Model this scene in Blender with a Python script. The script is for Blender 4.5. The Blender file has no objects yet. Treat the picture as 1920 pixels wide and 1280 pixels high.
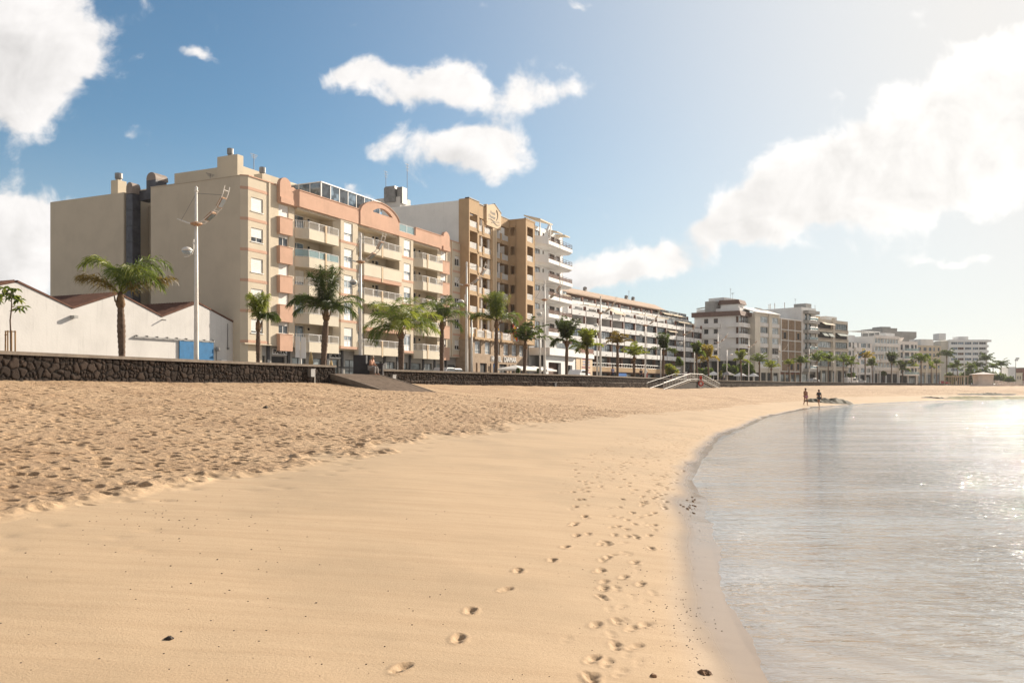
import bpy, math, random
import numpy as np
from mathutils import Vector, Matrix
R = math.radians
D = bpy.data
scene = bpy.context.scene
COL = scene.collection

# ---------------------------------------------------------------- camera
# eye level is z = 0; the sea lies at z = -2.1, the promenade at z = 0.75
F, CX, HY = 1590.0, 960.0, 724.3
cam_d = D.cameras.new('camera')
cam = D.objects.new('camera', cam_d)
COL.objects.link(cam)
cam.location = (0, 0, 0)
cam.rotation_euler = (R(90), 0, 0)
cam_d.sensor_width = 36.0
cam_d.lens = 36.0 * F / 1920.0
cam_d.shift_y = (HY - 640.0) / 1920.0
cam_d.clip_start = 0.1
cam_d.clip_end = 12000
scene.camera = cam
scene.view_settings.view_transform = 'Standard'
scene.view_settings.look = 'None'
scene.view_settings.gamma = 1.0
scene.view_settings.exposure = 0.95
scene.cycles.max_bounces = 6
scene.cycles.transparent_max_bounces = 12
scene.cycles.volume_bounces = 0
scene.cycles.use_denoising = True

SUN_AZ, SUN_EL = R(47), R(23.5)
sun_dir = Vector((math.sin(SUN_AZ) * math.cos(SUN_EL), math.cos(SUN_AZ) * math.cos(SUN_EL), math.sin(SUN_EL)))
sun_d = D.lights.new('sun', 'SUN')
sun_d.energy = 4.6
sun_d.angle = R(0.5)
sun_d.color = (1.0, 0.885, 0.735)
sun = D.objects.new('sun', sun_d)
COL.objects.link(sun)
sun.rotation_euler = (-sun_dir).to_track_quat('-Z', 'Y').to_euler()
sun.location = (60, 60, 60)


class NG:
    """small helper to write node graphs"""
    def __init__(s, tree):
        s.t = tree
        s.n = tree.nodes
        s.l = tree.links

    def put(s, sock, v):
        if v is None:
            return
        if isinstance(v, bpy.types.NodeSocket):
            s.l.new(v, sock)
        else:
            sock.default_value = v

    def node(s, kind, **kw):
        n = s.n.new(kind)
        for k, v in kw.items():
            setattr(n, k, v)
        return n

    def math(s, op, a, b=None, c=None, clamp=False):
        n = s.n.new('ShaderNodeMath')
        n.operation = op
        n.use_clamp = clamp
        for i, v in enumerate((a, b, c)):
            s.put(n.inputs[i], v)
        return n.outputs[0]

    def vmath(s, op, a, b=None):
        n = s.n.new('ShaderNodeVectorMath')
        n.operation = op
        s.put(n.inputs[0], a)
        if b is not None:
            s.put(n.inputs[1], b)
        return n.outputs['Value'] if op in ('LENGTH', 'DOT_PRODUCT', 'DISTANCE') else n.outputs[0]

    def ramp(s, v, a, b, c=0.0, d=1.0, smooth=True):
        n = s.n.new('ShaderNodeMapRange')
        n.interpolation_type = 'SMOOTHSTEP' if smooth else 'LINEAR'
        n.clamp = True
        for i, q in enumerate((v, a, b, c, d)):
            s.put(n.inputs[i], q)
        return n.outputs[0]

    def mix(s, f, a, b):
        n = s.n.new('ShaderNodeMix')
        n.data_type = 'RGBA'
        s.put(n.inputs[0], f)
        s.put(n.inputs[6], a)
        s.put(n.inputs[7], b)
        return n.outputs[2]

    def noise(s, vec, scale, detail=4.0, rough=0.55, dist=0.0):
        n = s.n.new('ShaderNodeTexNoise')
        s.put(n.inputs['Vector'], vec)
        n.inputs['Scale'].default_value = scale
        n.inputs['Detail'].default_value = detail
        n.inputs['Roughness'].default_value = rough
        n.inputs['Distortion'].default_value = dist
        return n.outputs[0]

    def mapping(s, vec, loc=(0, 0, 0), rot=(0, 0, 0), scale=(1, 1, 1)):
        n = s.n.new('ShaderNodeMapping')
        s.put(n.inputs[0], vec)
        n.inputs[1].default_value = loc
        n.inputs[2].default_value = rot
        n.inputs[3].default_value = scale
        return n.outputs[0]


# ---------------------------------------------------------------- sky with clouds
def build_world():
    w = D.worlds.new('World')
    scene.world = w
    w.use_nodes = True
    g = NG(w.node_tree)
    g.n.clear()
    out = g.node('ShaderNodeOutputWorld')
    bg = g.node('ShaderNodeBackground')
    sky = g.node('ShaderNodeTexSky', sky_type='NISHITA')
    sky.sun_disc = False
    sky.sun_elevation = SUN_EL
    sky.sun_rotation = SUN_AZ
    sky.altitude = 0
    sky.air_density = 1.0
    sky.dust_density = 0.5
    sky.ozone_density = 2.2
    tc = g.node('ShaderNodeTexCoord')
    d = tc.outputs['Generated']
    sep = g.node('ShaderNodeSeparateXYZ')
    g.l.new(d, sep.inputs[0])
    yy = g.math('MAXIMUM', sep.outputs[1], 0.05)
    cmb = g.node('ShaderNodeCombineXYZ')
    g.l.new(g.math('DIVIDE', sep.outputs[0], yy), cmb.inputs[0])
    g.l.new(g.math('DIVIDE', sep.outputs[2], yy), cmb.inputs[1])
    P = cmb.outputs[0]
    # domain warp gives the ragged cloud edges
    wn = g.node('ShaderNodeTexNoise')
    g.l.new(P, wn.inputs['Vector'])
    wn.inputs['Scale'].default_value = 9.0
    wn.inputs['Detail'].default_value = 5.0
    wv = g.node('ShaderNodeVectorMath', operation='SUBTRACT')
    g.l.new(wn.outputs['Color'], wv.inputs[0])
    wv.inputs[1].default_value = (0.5, 0.5, 0.5)
    ws = g.node('ShaderNodeVectorMath', operation='SCALE')
    g.l.new(wv.outputs[0], ws.inputs[0])
    ws.inputs['Scale'].default_value = 0.055
    Pw = g.vmath('ADD', P, ws.outputs[0])
    wn2 = g.node('ShaderNodeTexNoise')
    g.l.new(P, wn2.inputs['Vector'])
    wn2.inputs['Scale'].default_value = 34.0
    wn2.inputs['Detail'].default_value = 4.0
    wv2 = g.node('ShaderNodeVectorMath', operation='MULTIPLY_ADD')
    g.l.new(wn2.outputs['Color'], wv2.inputs[0])
    wv2.inputs[1].default_value = (0.030, 0.030, 0.0)
    wv2.inputs[2].default_value = (-0.015, -0.015, 0.0)
    Pw = g.vmath('ADD', Pw, wv2.outputs[0])
    # (x, y, rx, ry, tilt, strength): bearing and height of each cloud's lumps
    lumps = [
        (40, 50, 150, 120, 0, 1.25), (138, 90, 82, 85, 0, 1.1), (40, 190, 92, 50, 0, 1.0), (-90, 90, 140, 120, 0, 1.1),
        (10, 395, 115, 68, 0, 1.0), (60, 475, 100, 75, 0, 0.9), (-40, 530, 140, 110, 0, 1.0), (105, 400, 62, 46, 0, 0.75),
        (650, 130, 60, 26, 10, 0.62), (700, 138, 75, 34, -4, 0.74), (755, 175, 60, 36, -40, 0.70), (800, 150, 60, 30, 10, 0.62), (860, 142, 85, 40, 8, 0.72), (912, 168, 76, 34, -12, 0.66),
        (985, 178, 62, 34, 10, 0.66), (1065, 170, 62, 26, 15, 0.70), (975, 138, 34, 34, 0, 0.52), 
        (895, 264, 72, 50, 0, 1.15), (935, 296, 84, 48, 0, 1.1), (835, 275, 62, 40, 0, 0.95), (740, 262, 58, 32, 10, 0.62), (712, 292, 32, 30, 0, 0.48),
        (905, 345, 36, 20, -30, 0.46),
        (1358, 430, 54, 40, 10, 1.0), (1420, 400, 95, 72, 15, 1.3), (1490, 345, 95, 80, 15, 1.25), (1600, 345, 130, 88, 12, 1.35),
        (1700, 300, 130, 100, 25, 1.35), (1800, 250, 140, 115, 30, 1.4), (1900, 205, 150, 120, 25, 1.4), (2060, 150, 210, 150, 20, 1.4),
        (1185, 495, 90, 42, 8, 1.1), (1120, 514, 66, 32, 0, 0.95), (1250, 492, 40, 42, 0, 0.85), (1085, 525, 60, 24, 0, 0.9),
        (1790, 490, 95, 15, 2, 0.66), (365, 106, 34, 16, -15, 0.62), (312, 143, 38, 20, -20, 0.58), (262, 105, 48, 18, 30, 0.46),
        (648, 350, 26, 14, 20, 0.62), (690, 372, 46, 20, -25, 0.6), (240, 248, 24, 14, 10, 0.36), (1085, 12, 40, 18, -20, 0.6),
        (1360, 20, 60, 22, 10, 0.3), (1665, 190, 30, 40, 10, 0.5),
        (1500, -260, 420, 110, 12, 1.0), (900, -420, 380, 90, -8, 0.9), (2500, 380, 240, 120, 0, 1.2), (-700, 200, 330, 180, 0, 1.2),
    ]
    def density(V):
        tot = None
        for (px, py, rx, ry, tilt, st) in lumps:
            # each lump waits for the one before it, which keeps the shader's memory small
            Vi = V
            if tot is not None:
                q = g.node('ShaderNodeVectorMath', operation='MULTIPLY_ADD')
                g.l.new(tot, q.inputs[0])
                q.inputs[1].default_value = (1e-7, 1e-7, 0)
                g.l.new(V, q.inputs[2])
                Vi = q.outputs[0]
            m = g.mapping(Vi)
            mp = m.node
            mp.vector_type = 'TEXTURE'
            mp.inputs[1].default_value = ((px - CX) / F, (HY - py) / F, 0)
            mp.inputs[2].default_value = (0, 0, R(tilt))
            mp.inputs[3].default_value = (rx / F, ry / F, 1)
            e = g.math('MULTIPLY', g.math('EXPONENT', g.math('MULTIPLY', g.vmath('DOT_PRODUCT', m, m), -1.25)), st)
            tot = e if tot is None else g.math('ADD', tot, e)
        return tot
    dens = density(Pw)
    to_sun = (0.040, 0.022, 0)
    dens_s = density(g.vmath('ADD', Pw, to_sun))
    n1 = g.noise(P, 15.0, 10.0, 0.60, 0.35)
    n2 = g.noise(P, 5.5, 4.0, 0.55)
    dd = g.math('ADD', dens, g.math('MULTIPLY', g.math('SUBTRACT', n1, 0.5), 2.05))
    cover = g.ramp(dd, 0.28, 0.92)
    # light comes from the sun's side: what lies behind more cloud is greyer
    n3 = g.noise(g.vmath('ADD', P, (0.013, 0.008, 0)), 15.0, 10.0, 0.60, 0.35)
    relief = g.math('SUBTRACT', n1, n3)
    deep = g.ramp(g.math('ADD', dens_s, g.math('MULTIPLY', g.math('SUBTRACT', n2, 0.5), 1.6)), 0.55, 1.75)
    shade = g.math('SUBTRACT', 1.03, g.math('MULTIPLY', deep, 0.16))
    shade = g.math('ADD', shade, g.math('MULTIPLY', relief, 0.45))
    # aureole round the sun, part of the sky itself
    cosang = g.vmath('DOT_PRODUCT', d, tuple(sun_dir))
    glow = g.math('POWER', g.math('MAXIMUM', cosang, 0.0), 6.0)
    cl_base = g.mix(glow, (5.9, 5.7, 5.55, 1), (7.6, 7.4, 7.1, 1))
    cl = g.node('ShaderNodeVectorMath', operation='SCALE')
    g.l.new(cl_base, cl.inputs[0])
    g.l.new(shade, cl.inputs['Scale'])
    sk = g.node('ShaderNodeVectorMath', operation='MULTIPLY')
    g.l.new(sky.outputs[0], sk.inputs[0])
    sk.inputs[1].default_value = (0.58, 0.715, 0.725)
    # milky air near the sun and towards the horizon
    tt = g.ramp(cosang, 0.44, 0.955, 0.0, 1.0, False)
    hz = g.ramp(sep.outputs[2], 0.0, 0.30, 0.50, 0.0)
    milk = g.math('SUBTRACT', 1.0, g.math('MULTIPLY', g.math('SUBTRACT', 1.0, g.math('POWER', tt, 2.1)), g.math('SUBTRACT', 1.0, hz)))
    air = g.mix(g.ramp(cosang, 0.6, 0.98), (4.3, 4.45, 4.7, 1), (5.5, 5.4, 5.25, 1))
    skyc = g.mix(milk, sk.outputs[0], air)
    col = g.mix(g.math('MULTIPLY', cover, 0.97), skyc, cl.outputs[0])
    # bright aureole close round the sun
    au = g.math('MULTIPLY', g.math('POWER', g.math('MAXIMUM', cosang, 0.0), 190.0), 70.0)
    aur = g.node('ShaderNodeVectorMath', operation='SCALE')
    aur.inputs[0].default_value = (1.0, 0.93, 0.82)
    g.l.new(au, aur.inputs['Scale'])
    col = g.vmath('ADD', col, aur.outputs[0])
    # pale cover added to the unseen sky behind the camera, lifts the blue shade
    nb = g.noise(d, 2.2, 4.0, 0.55)
    fill_veil = g.math('MULTIPLY', g.ramp(sep.outputs[1], 0.12, -0.35), g.ramp(nb, 0.22, 0.55, 0.55, 1.0))
    col = g.mix(fill_veil, col, (3.35, 3.2, 3.1, 1))
    g.l.new(col, bg.inputs[0])
    bg.inputs[1].default_value = 0.085
    g.l.new(bg.outputs[0], out.inputs[0])


build_world()


# ---------------------------------------------------------------- materials
MATS = {}


def pmat(name, col, rough=0.85, var=0.10, scale=1.5, bump=0.0, bscale=40.0, metal=0.0, streak=0.0, spec=0.3, col2=None, trans=0.0):
    """painted / mineral surface with soft colour variation, dirt streaks and a little bump"""
    m = D.materials.new(name)
    m.use_nodes = True
    g = NG(m.node_tree)
    b = g.n['Principled BSDF']
    tc = g.node('ShaderNodeTexCoord')
    o = tc.outputs['Object']
    n = g.noise(o, scale, 6.0, 0.6)
    c2 = col2 or tuple(max(0.0, c * (1 - 2.2 * var)) for c in col)
    c = g.mix(g.ramp(n, 0.35, 0.75), (*col, 1), (*c2, 1))
    if streak:
        n2 = g.noise(g.mapping(o, scale=(2.2, 2.2, 0.16)), 1.6, 5.0, 0.65)
        c = g.mix(g.math('MULTIPLY', g.ramp(n2, 0.52, 0.8), streak), c, tuple([q * 0.55 for q in col] + [1]))
    g.l.new(c, b.inputs['Base Color'])
    b.inputs['Roughness'].default_value = rough
    b.inputs['Metallic'].default_value = metal
    b.inputs['Specular IOR Level'].default_value = spec
    if bump:
        bn = g.node('ShaderNodeBump')
        bn.inputs['Strength'].default_value = bump
        bn.inputs['Distance'].default_value = 0.02
        g.l.new(g.noise(o, bscale, 4.0, 0.6), bn.inputs['Height'])
        g.l.new(bn.outputs[0], b.inputs['Normal'])
    MATS[name] = m
    return m


def glassmat(name, col, rough=0.06, var=0.5, scale=0.9):
    """window glass seen from outside: dark room behind it, curtains here and there, sky on top"""
    m = D.materials.new(name)
    m.use_nodes = True
    g = NG(m.node_tree)
    b = g.n['Principled BSDF']
    tc = g.node('ShaderNodeTexCoord')
    geo = g.node('ShaderNodeObjectInfo')
    n = g.noise(g.vmath('ADD', tc.outputs['Object'], geo.outputs['Location']), scale, 2.0)
    c = g.mix(g.ramp(n, 0.42, 0.60), (*col, 1), tuple([min(1, q * (1 + 2.5 * var) + 0.02 * var) for q in col] + [1]))
    g.l.new(c, b.inputs['Base Color'])
    b.inputs['Roughness'].default_value = rough
    b.inputs['Specular IOR Level'].default_value = 0.8
    bn = g.node('ShaderNodeBump')
    bn.inputs['Strength'].default_value = 0.05
    bn.inputs['Distance'].default_value = 0.05
    g.l.new(g.noise(tc.outputs['Object'], 0.8, 1.0), bn.inputs['Height'])
    g.l.new(bn.outputs[0], b.inputs['Normal'])
    MATS[name] = m
    return m


def leafmat(name, col, col2):
    m = D.materials.new(name)
    m.use_nodes = True
    g = NG(m.node_tree)
    b = g.n['Principled BSDF']
    out = g.n['Material Output']
    tc = g.node('ShaderNodeTexCoord')
    n = g.noise(tc.outputs['Object'], 2.3, 3.0, 0.6)
    c = g.mix(g.ramp(n, 0.35, 0.68), (*col, 1), (*col2, 1))
    g.l.new(c, b.inputs['Base Color'])
    b.inputs['Roughness'].default_value = 0.45
    b.inputs['Specular IOR Level'].default_value = 0.4
    tr = g.node('ShaderNodeBsdfTranslucent')
    tcol = g.mix(0.5, c, (col2[0] * 1.6, col2[1] * 1.7, col2[2], 1))
    g.l.new(tcol, tr.inputs[0])
    mx = g.node('ShaderNodeMixShader')
    mx.inputs[0].default_value = 0.48
    g.l.new(b.outputs[0], mx.inputs[1])
    g.l.new(tr.outputs[0], mx.inputs[2])
    g.l.new(mx.outputs[0], out.inputs[0])
    MATS[name] = m
    return m


pmat('cream', (0.60, 0.518, 0.40), var=0.04, scale=0.5, bump=0.15, bscale=30, streak=0.10, spec=0.08)
pmat('cream_light', (0.64, 0.57, 0.45), var=0.05, scale=0.5, streak=0.15)
pmat('salmon', (0.575, 0.365, 0.265), var=0.06, scale=0.6, bump=0.12, bscale=30, streak=0.2, spec=0.08)
pmat('white', (0.78, 0.77, 0.75), var=0.05, scale=0.35, bump=0.12, bscale=18, streak=0.22)
pmat('white_wash', (0.63, 0.605, 0.575), var=0.05, scale=0.5, bump=0.5, bscale=6, streak=0.42, spec=0.08)
pmat('white_old', (0.74, 0.73, 0.71), var=0.08, scale=0.3, streak=0.3)
pmat('tan', (0.475, 0.335, 0.205), var=0.06, scale=0.6, bump=0.15, bscale=30, streak=0.18, spec=0.08)
pmat('tan_light', (0.60, 0.46, 0.31), var=0.05, scale=0.6)
pmat('tan_stone', (0.40, 0.30, 0.215), var=0.14, scale=1.6, streak=0.15, spec=0.08)
pmat('beige', (0.60, 0.555, 0.475), var=0.07, scale=0.4, streak=0.25)
pmat('screen_beige', (0.43, 0.345, 0.25), var=0.06, scale=0.5)
pmat('concrete', (0.38, 0.37, 0.35), var=0.12, scale=0.4, streak=0.4)
pmat('grey_stone', (0.36, 0.34, 0.31), var=0.12, scale=0.8, streak=0.2)
pmat('coping', (0.205, 0.170, 0.138), var=0.14, scale=2.0, bump=0.4, bscale=25, spec=0.08)
pmat('ramp_stone', (0.165, 0.122, 0.092), var=0.22, scale=3.0, bump=0.8, bscale=18, spec=0.08)
pmat('brown_tile', (0.16, 0.085, 0.062), var=0.18, scale=3.0, bump=0.5, bscale=10, spec=0.08)
pmat('roof_tan', (0.43, 0.31, 0.225), var=0.1, scale=0.6)
pmat('mansard', (0.17, 0.105, 0.085), var=0.12, scale=1.2)
pmat('brown_wood', (0.13, 0.07, 0.05), var=0.15, scale=3.0)
pmat('red_brown', (0.22, 0.105, 0.075), var=0.15, scale=2.0)
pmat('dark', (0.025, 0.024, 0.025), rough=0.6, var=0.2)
pmat('dark_metal', (0.045, 0.042, 0.045), rough=0.5, var=0.2)
pmat('duct_slate', (0.085, 0.085, 0.10), rough=0.5, var=0.25, scale=1.2, spec=0.5)
pmat('duct_hood', (0.30, 0.24, 0.20), rough=0.6, var=0.1)
pmat('zinc', (0.28, 0.27, 0.26), rough=0.5, var=0.15, scale=2, metal=0.3)
pmat('shutter', (0.70, 0.68, 0.64), rough=0.6, var=0.04, scale=3)
pmat('white_frame', (0.78, 0.77, 0.75), rough=0.5, var=0.03)
pmat('rail_white', (0.75, 0.74, 0.72), rough=0.45, var=0.03, spec=0.5)
pmat('lamp_white', (0.72, 0.68, 0.62), rough=0.45, var=0.07, scale=4, spec=0.5)
pmat('lamp_rust', (0.50, 0.30, 0.18), rough=0.6, var=0.2, scale=8)
pmat('blue_door', (0.035, 0.20, 0.42), rough=0.5, var=0.1, scale=3, streak=0.2)
pmat('awning', (0.68, 0.58, 0.44), var=0.06)
pmat('awning_green', (0.24, 0.27, 0.25), var=0.08)
pmat('parasol_white', (0.82, 0.79, 0.74), var=0.04)
pmat('parasol_tan', (0.50, 0.35, 0.17), var=0.15, scale=6)
pmat('plaza', (0.30, 0.27, 0.24), var=0.1, scale=0.8, spec=0.08)
pmat('asphalt', (0.055, 0.055, 0.056), var=0.15, scale=2)
pmat('trunk_brown', (0.15, 0.10, 0.07), var=0.25, scale=6, bump=0.9, bscale=14)
pmat('trunk_sheath', (0.21, 0.13, 0.07), var=0.3, scale=5, bump=0.8, bscale=16)
pmat('stake', (0.34, 0.21, 0.10), var=0.2, scale=4)
pmat('skin_tan', (0.42, 0.21, 0.13), rough=0.55, var=0.05)
pmat('skin_dark', (0.30, 0.15, 0.09), rough=0.55, var=0.05)
pmat('hair_brown', (0.07, 0.04, 0.025), rough=0.6, var=0.2)
pmat('hair_grey', (0.30, 0.22, 0.15), rough=0.6, var=0.2)
pmat('cloth_pink', (0.45, 0.20, 0.28), var=0.1)
pmat('cloth_dark', (0.045, 0.05, 0.06), var=0.2)
pmat('cloth_blue', (0.30, 0.30, 0.42), var=0.1)
pmat('cloth_grey', (0.33, 0.30, 0.28), var=0.1)
pmat('cloth_navy', (0.03, 0.035, 0.06), var=0.1)
pmat('cloth_white', (0.72, 0.66, 0.58), var=0.06)
pmat('flag_red', (0.62, 0.03, 0.02), var=0.05)
pmat('flag_yellow', (0.80, 0.42, 0.02), var=0.05)
pmat('flag_blue', (0.06, 0.26, 0.50), var=0.08)
pmat('buoy_red', (0.45, 0.06, 0.04), var=0.1)
pmat('pink_wall', (0.30, 0.10, 0.14), var=0.1)
pmat('sign_blue', (0.03, 0.14, 0.42), var=0.05)
pmat('car_white', (0.78, 0.77, 0.75), rough=0.4, var=0.02, spec=0.6)
pmat('car_silver', (0.40, 0.40, 0.41), rough=0.45, var=0.02, spec=0.4)
pmat('car_red', (0.35, 0.03, 0.03), rough=0.25, var=0.02, spec=0.6)
pmat('tyre', (0.02, 0.02, 0.02), var=0.1)
pmat('reef', (0.085, 0.075, 0.045), var=0.4, scale=2.5, bump=0.8, bscale=8, col2=(0.035, 0.03, 0.022))
pmat('reef_moss', (0.20, 0.18, 0.065), var=0.3, scale=1.0, bump=0.6, bscale=5, col2=(0.09, 0.075, 0.04))
pmat('pebble', (0.060, 0.045, 0.035), var=0.3, scale=20)
pmat('weed', (0.24, 0.13, 0.065), var=0.4, scale=20)
pmat('hut_white', (0.74, 0.66, 0.60), var=0.06, scale=1.0)
pmat('rail_grey', (0.36, 0.34, 0.31), rough=0.5, var=0.06)
pmat('stair_stone', (0.055, 0.045, 0.038), var=0.2, scale=3.0, bump=0.8, bscale=18, spec=0.08)
pmat('wood_pale', (0.42, 0.36, 0.28), var=0.1, scale=2)
pmat('mast_metal', (0.20, 0.18, 0.17), rough=0.5, var=0.1)
glassmat('glass', (0.030, 0.036, 0.042))
glassmat('glass_blue', (0.06, 0.085, 0.11), var=0.9)
glassmat('glass_pale', (0.22, 0.25, 0.27), var=0.4)
glassmat('glass_shop', (0.10, 0.115, 0.12), var=0.6, scale=0.4)
leafmat('leaf_green', (0.078, 0.112, 0.026), (0.135, 0.168, 0.036))
leafmat('leaf_lime', (0.150, 0.190, 0.032), (0.25, 0.265, 0.05))
leafmat('leaf_dark', (0.040, 0.058, 0.018), (0.075, 0.098, 0.026))
leafmat('leaf_brown', (0.1215, 0.0837, 0.027), (0.2025, 0.1418, 0.0405))
leafmat('leaf_gold', (0.216, 0.1755, 0.0338), (0.351, 0.2565, 0.0473))
leafmat('leaf_bush', (0.0675, 0.108, 0.0216), (0.135, 0.1688, 0.027))


def rail_glass():
    m = D.materials.new('rail_glass')
    m.use_nodes = True
    g = NG(m.node_tree)
    out = g.n['Material Output']
    b = g.n['Principled BSDF']
    b.inputs['Base Color'].default_value = (0.45, 0.60, 0.62, 1)
    b.inputs['Roughness'].default_value = 0.05
    t = g.node('ShaderNodeBsdfTransparent')
    t.inputs[0].default_value = (0.80, 0.88, 0.90, 1)
    mx = g.node('ShaderNodeMixShader')
    mx.inputs[0].default_value = 0.40
    g.l.new(t.outputs[0], mx.inputs[1])
    g.l.new(b.outputs[0], mx.inputs[2])
    g.l.new(mx.outputs[0], out.inputs[0])
    MATS['rail_glass'] = m


rail_glass()


# ---------------------------------------------------------------- mesh helpers
class MB:
    def __init__(s):
        s.v = []
        s.f = []
        s.m = []

    def add(s, vs, fs, mi=0):
        o = len(s.v)
        s.v += [tuple(p) for p in vs]
        for f in fs:
            s.f.append(tuple(i + o for i in f))
            s.m.append(mi)

    def box(s, x0, x1, y0, y1, z0, z1, mi=0):
        s.add([(x0, y0, z0), (x1, y0, z0), (x1, y1, z0), (x0, y1, z0), (x0, y0, z1), (x1, y0, z1), (x1, y1, z1), (x0, y1, z1)],
              [(0, 3, 2, 1), (4, 5, 6, 7), (0, 1, 5, 4), (1, 2, 6, 5), (2, 3, 7, 6), (3, 0, 4, 7)], mi)
        return s

    def poly(s, pts, mi=0):
        s.add(pts, [tuple(range(len(pts)))], mi)
        return s

    def prism(s, poly, z0, z1, mi=0):
        """footprint polygon (x, y), counter-clockwise, raised from z0 to z1"""
        n = len(poly)
        a = sum(poly[i][0] * poly[(i + 1) % n][1] - poly[(i + 1) % n][0] * poly[i][1] for i in range(n))
        if a < 0:
            poly = poly[::-1]
        vs = [(x, y, z0) for x, y in poly] + [(x, y, z1) for x, y in poly]
        fs = [tuple(range(n))[::-1], tuple(range(n, 2 * n))]
        fs += [(i, (i + 1) % n, n + (i + 1) % n, n + i) for i in range(n)]
        s.add(vs, fs, mi)
        return s

    def slab_y(s, poly, y0, y1, mi=0):
        """profile polygon (x, z) extruded from y0 (front) to y1"""
        n = len(poly)
        a = sum(poly[i][0] * poly[(i + 1) % n][1] - poly[(i + 1) % n][0] * poly[i][1] for i in range(n))
        if a < 0:
            poly = poly[::-1]
        vs = [(x, y0, z) for x, z in poly] + [(x, y1, z) for x, z in poly]
        fs = [tuple(range(n)), tuple(range(n, 2 * n))[::-1]]
        fs += [(i, n + i, n + (i + 1) % n, (i + 1) % n) for i in range(n)]
        s.add(vs, fs, mi)
        return s

    def slab_x(s, poly, x0, x1, mi=0):
        """profile polygon (y, z) extruded from x0 to x1"""
        n = len(poly)
        a = sum(poly[i][0] * poly[(i + 1) % n][1] - poly[(i + 1) % n][0] * poly[i][1] for i in range(n))
        if a < 0:
            poly = poly[::-1]
        vs = [(x0, y, z) for y, z in poly] + [(x1, y, z) for y, z in poly]
        fs = [tuple(range(n))[::-1], tuple(range(n, 2 * n))]
        fs += [(i, (i + 1) % n, n + (i + 1) % n, n + i) for i in range(n)]
        s.add(vs, fs, mi)
        return s

    def tube(s, pts, r, n=8, mi=0, cap=True):
        pts = [Vector(p) for p in pts]
        rs = r if isinstance(r, (list, tuple)) else [r] * len(pts)
        o = len(s.v)
        up = Vector((0, 0, 1))
        prev = None
        for i, p in enumerate(pts):
            t = (pts[min(i + 1, len(pts) - 1)] - pts[max(i - 1, 0)]).normalized()
            a = t.cross(up)
            if a.length < 1e-3:
                a = t.cross(Vector((0, 1, 0)))
            a.normalize()
            if prev is not None:
                a = (prev - t * prev.dot(t)).normalized()
            prev = a
            b = t.cross(a)
            for k in range(n):
                q = p + (a * math.cos(2 * math.pi * k / n) + b * math.sin(2 * math.pi * k / n)) * rs[i]
                s.v.append(tuple(q))
        for i in range(len(pts) - 1):
            for k in range(n):
                s.f.append((o + i * n + k, o + i * n + (k + 1) % n, o + (i + 1) * n + (k + 1) % n, o + (i + 1) * n + k))
                s.m.append(mi)
        if cap:
            s.f.append(tuple(o + k for k in range(n))[::-1])
            s.m.append(mi)
            e = o + (len(pts) - 1) * n
            s.f.append(tuple(e + k for k in range(n)))
            s.m.append(mi)
        return s

    def lathe(s, prof, c=(0, 0, 0), n=14, mi=0, sx=1.0, sy=1.0):
        o = len(s.v)
        for r, z in prof:
            for k in range(n):
                a = 2 * math.pi * k / n
                s.v.append((c[0] + r * math.cos(a) * sx, c[1] + r * math.sin(a) * sy, c[2] + z))
        for i in range(len(prof) - 1):
            for k in range(n):
                s.f.append((o + i * n + k, o + i * n + (k + 1) % n, o + (i + 1) * n + (k + 1) % n, o + (i + 1) * n + k))
                s.m.append(mi)
        s.f.append(tuple(o + k for k in range(n))[::-1])
        s.m.append(mi)
        e = o + (len(prof) - 1) * n
        s.f.append(tuple(e + k for k in range(n)))
        s.m.append(mi)
        return s

    def wall(s, x0, x1, z0, z1, y, holes, depth=0.2, mi=0):
        """front sheet facing -y with rectangular openings (xa, xb, za, zb) and their reveals"""
        hs = [(max(a, x0), min(b, x1), max(c, z0), min(d, z1)) for a, b, c, d in holes if b > x0 and a < x1 and d > z0 and c < z1]
        xs = sorted({round(q, 4) for q in [x0, x1] + [h[0] for h in hs] + [h[1] for h in hs]})
        zs = sorted({round(q, 4) for q in [z0, z1] + [h[2] for h in hs] + [h[3] for h in hs]})
        for i in range(len(xs) - 1):
            for j in range(len(zs) - 1):
                cx, cz = (xs[i] + xs[i + 1]) / 2, (zs[j] + zs[j + 1]) / 2
                if any(h[0] < cx < h[1] and h[2] < cz < h[3] for h in hs):
                    continue
                s.poly([(xs[i], y, zs[j]), (xs[i + 1], y, zs[j]), (xs[i + 1], y, zs[j + 1]), (xs[i], y, zs[j + 1])], mi)
        for a, b, c, d in hs:
            e = y + depth
            s.poly([(a, y, c), (a, e, c), (b, e, c), (b, y, c)][::-1], mi)
            s.poly([(a, y, d), (a, e, d), (b, e, d), (b, y, d)], mi)
            s.poly([(a, y, c), (a, y, d), (a, e, d), (a, e, c)][::-1], mi)
            s.poly([(b, y, c), (b, y, d), (b, e, d), (b, e, c)], mi)
        return s

    def xform(s, M):
        s.v = [tuple(M @ Vector(p)) for p in s.v]
        return s

    def build(s, name, mats, parent=None, smooth=False):
        if isinstance(mats, str):
            mats = [mats]
        z = 0.0
        if parent is not None:
            q = parent
            while q.parent is not None:
                q = q.parent
            z = q.location.z if q.get('base_z') is None else q['base_z']
        me = D.meshes.new(name)
        me.from_pydata([(a, b, c - z) for a, b, c in s.v], [], s.f)
        for m in mats:
            me.materials.append(MATS[m])
        if len(mats) > 1:
            me.polygons.foreach_set('material_index', s.m)
        if smooth:
            me.polygons.foreach_set('use_smooth', [True] * len(me.polygons))
        me.update()
        o = D.objects.new(name, me)
        COL.objects.link(o)
        if parent is not None:
            o.parent = parent
        return o


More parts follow.
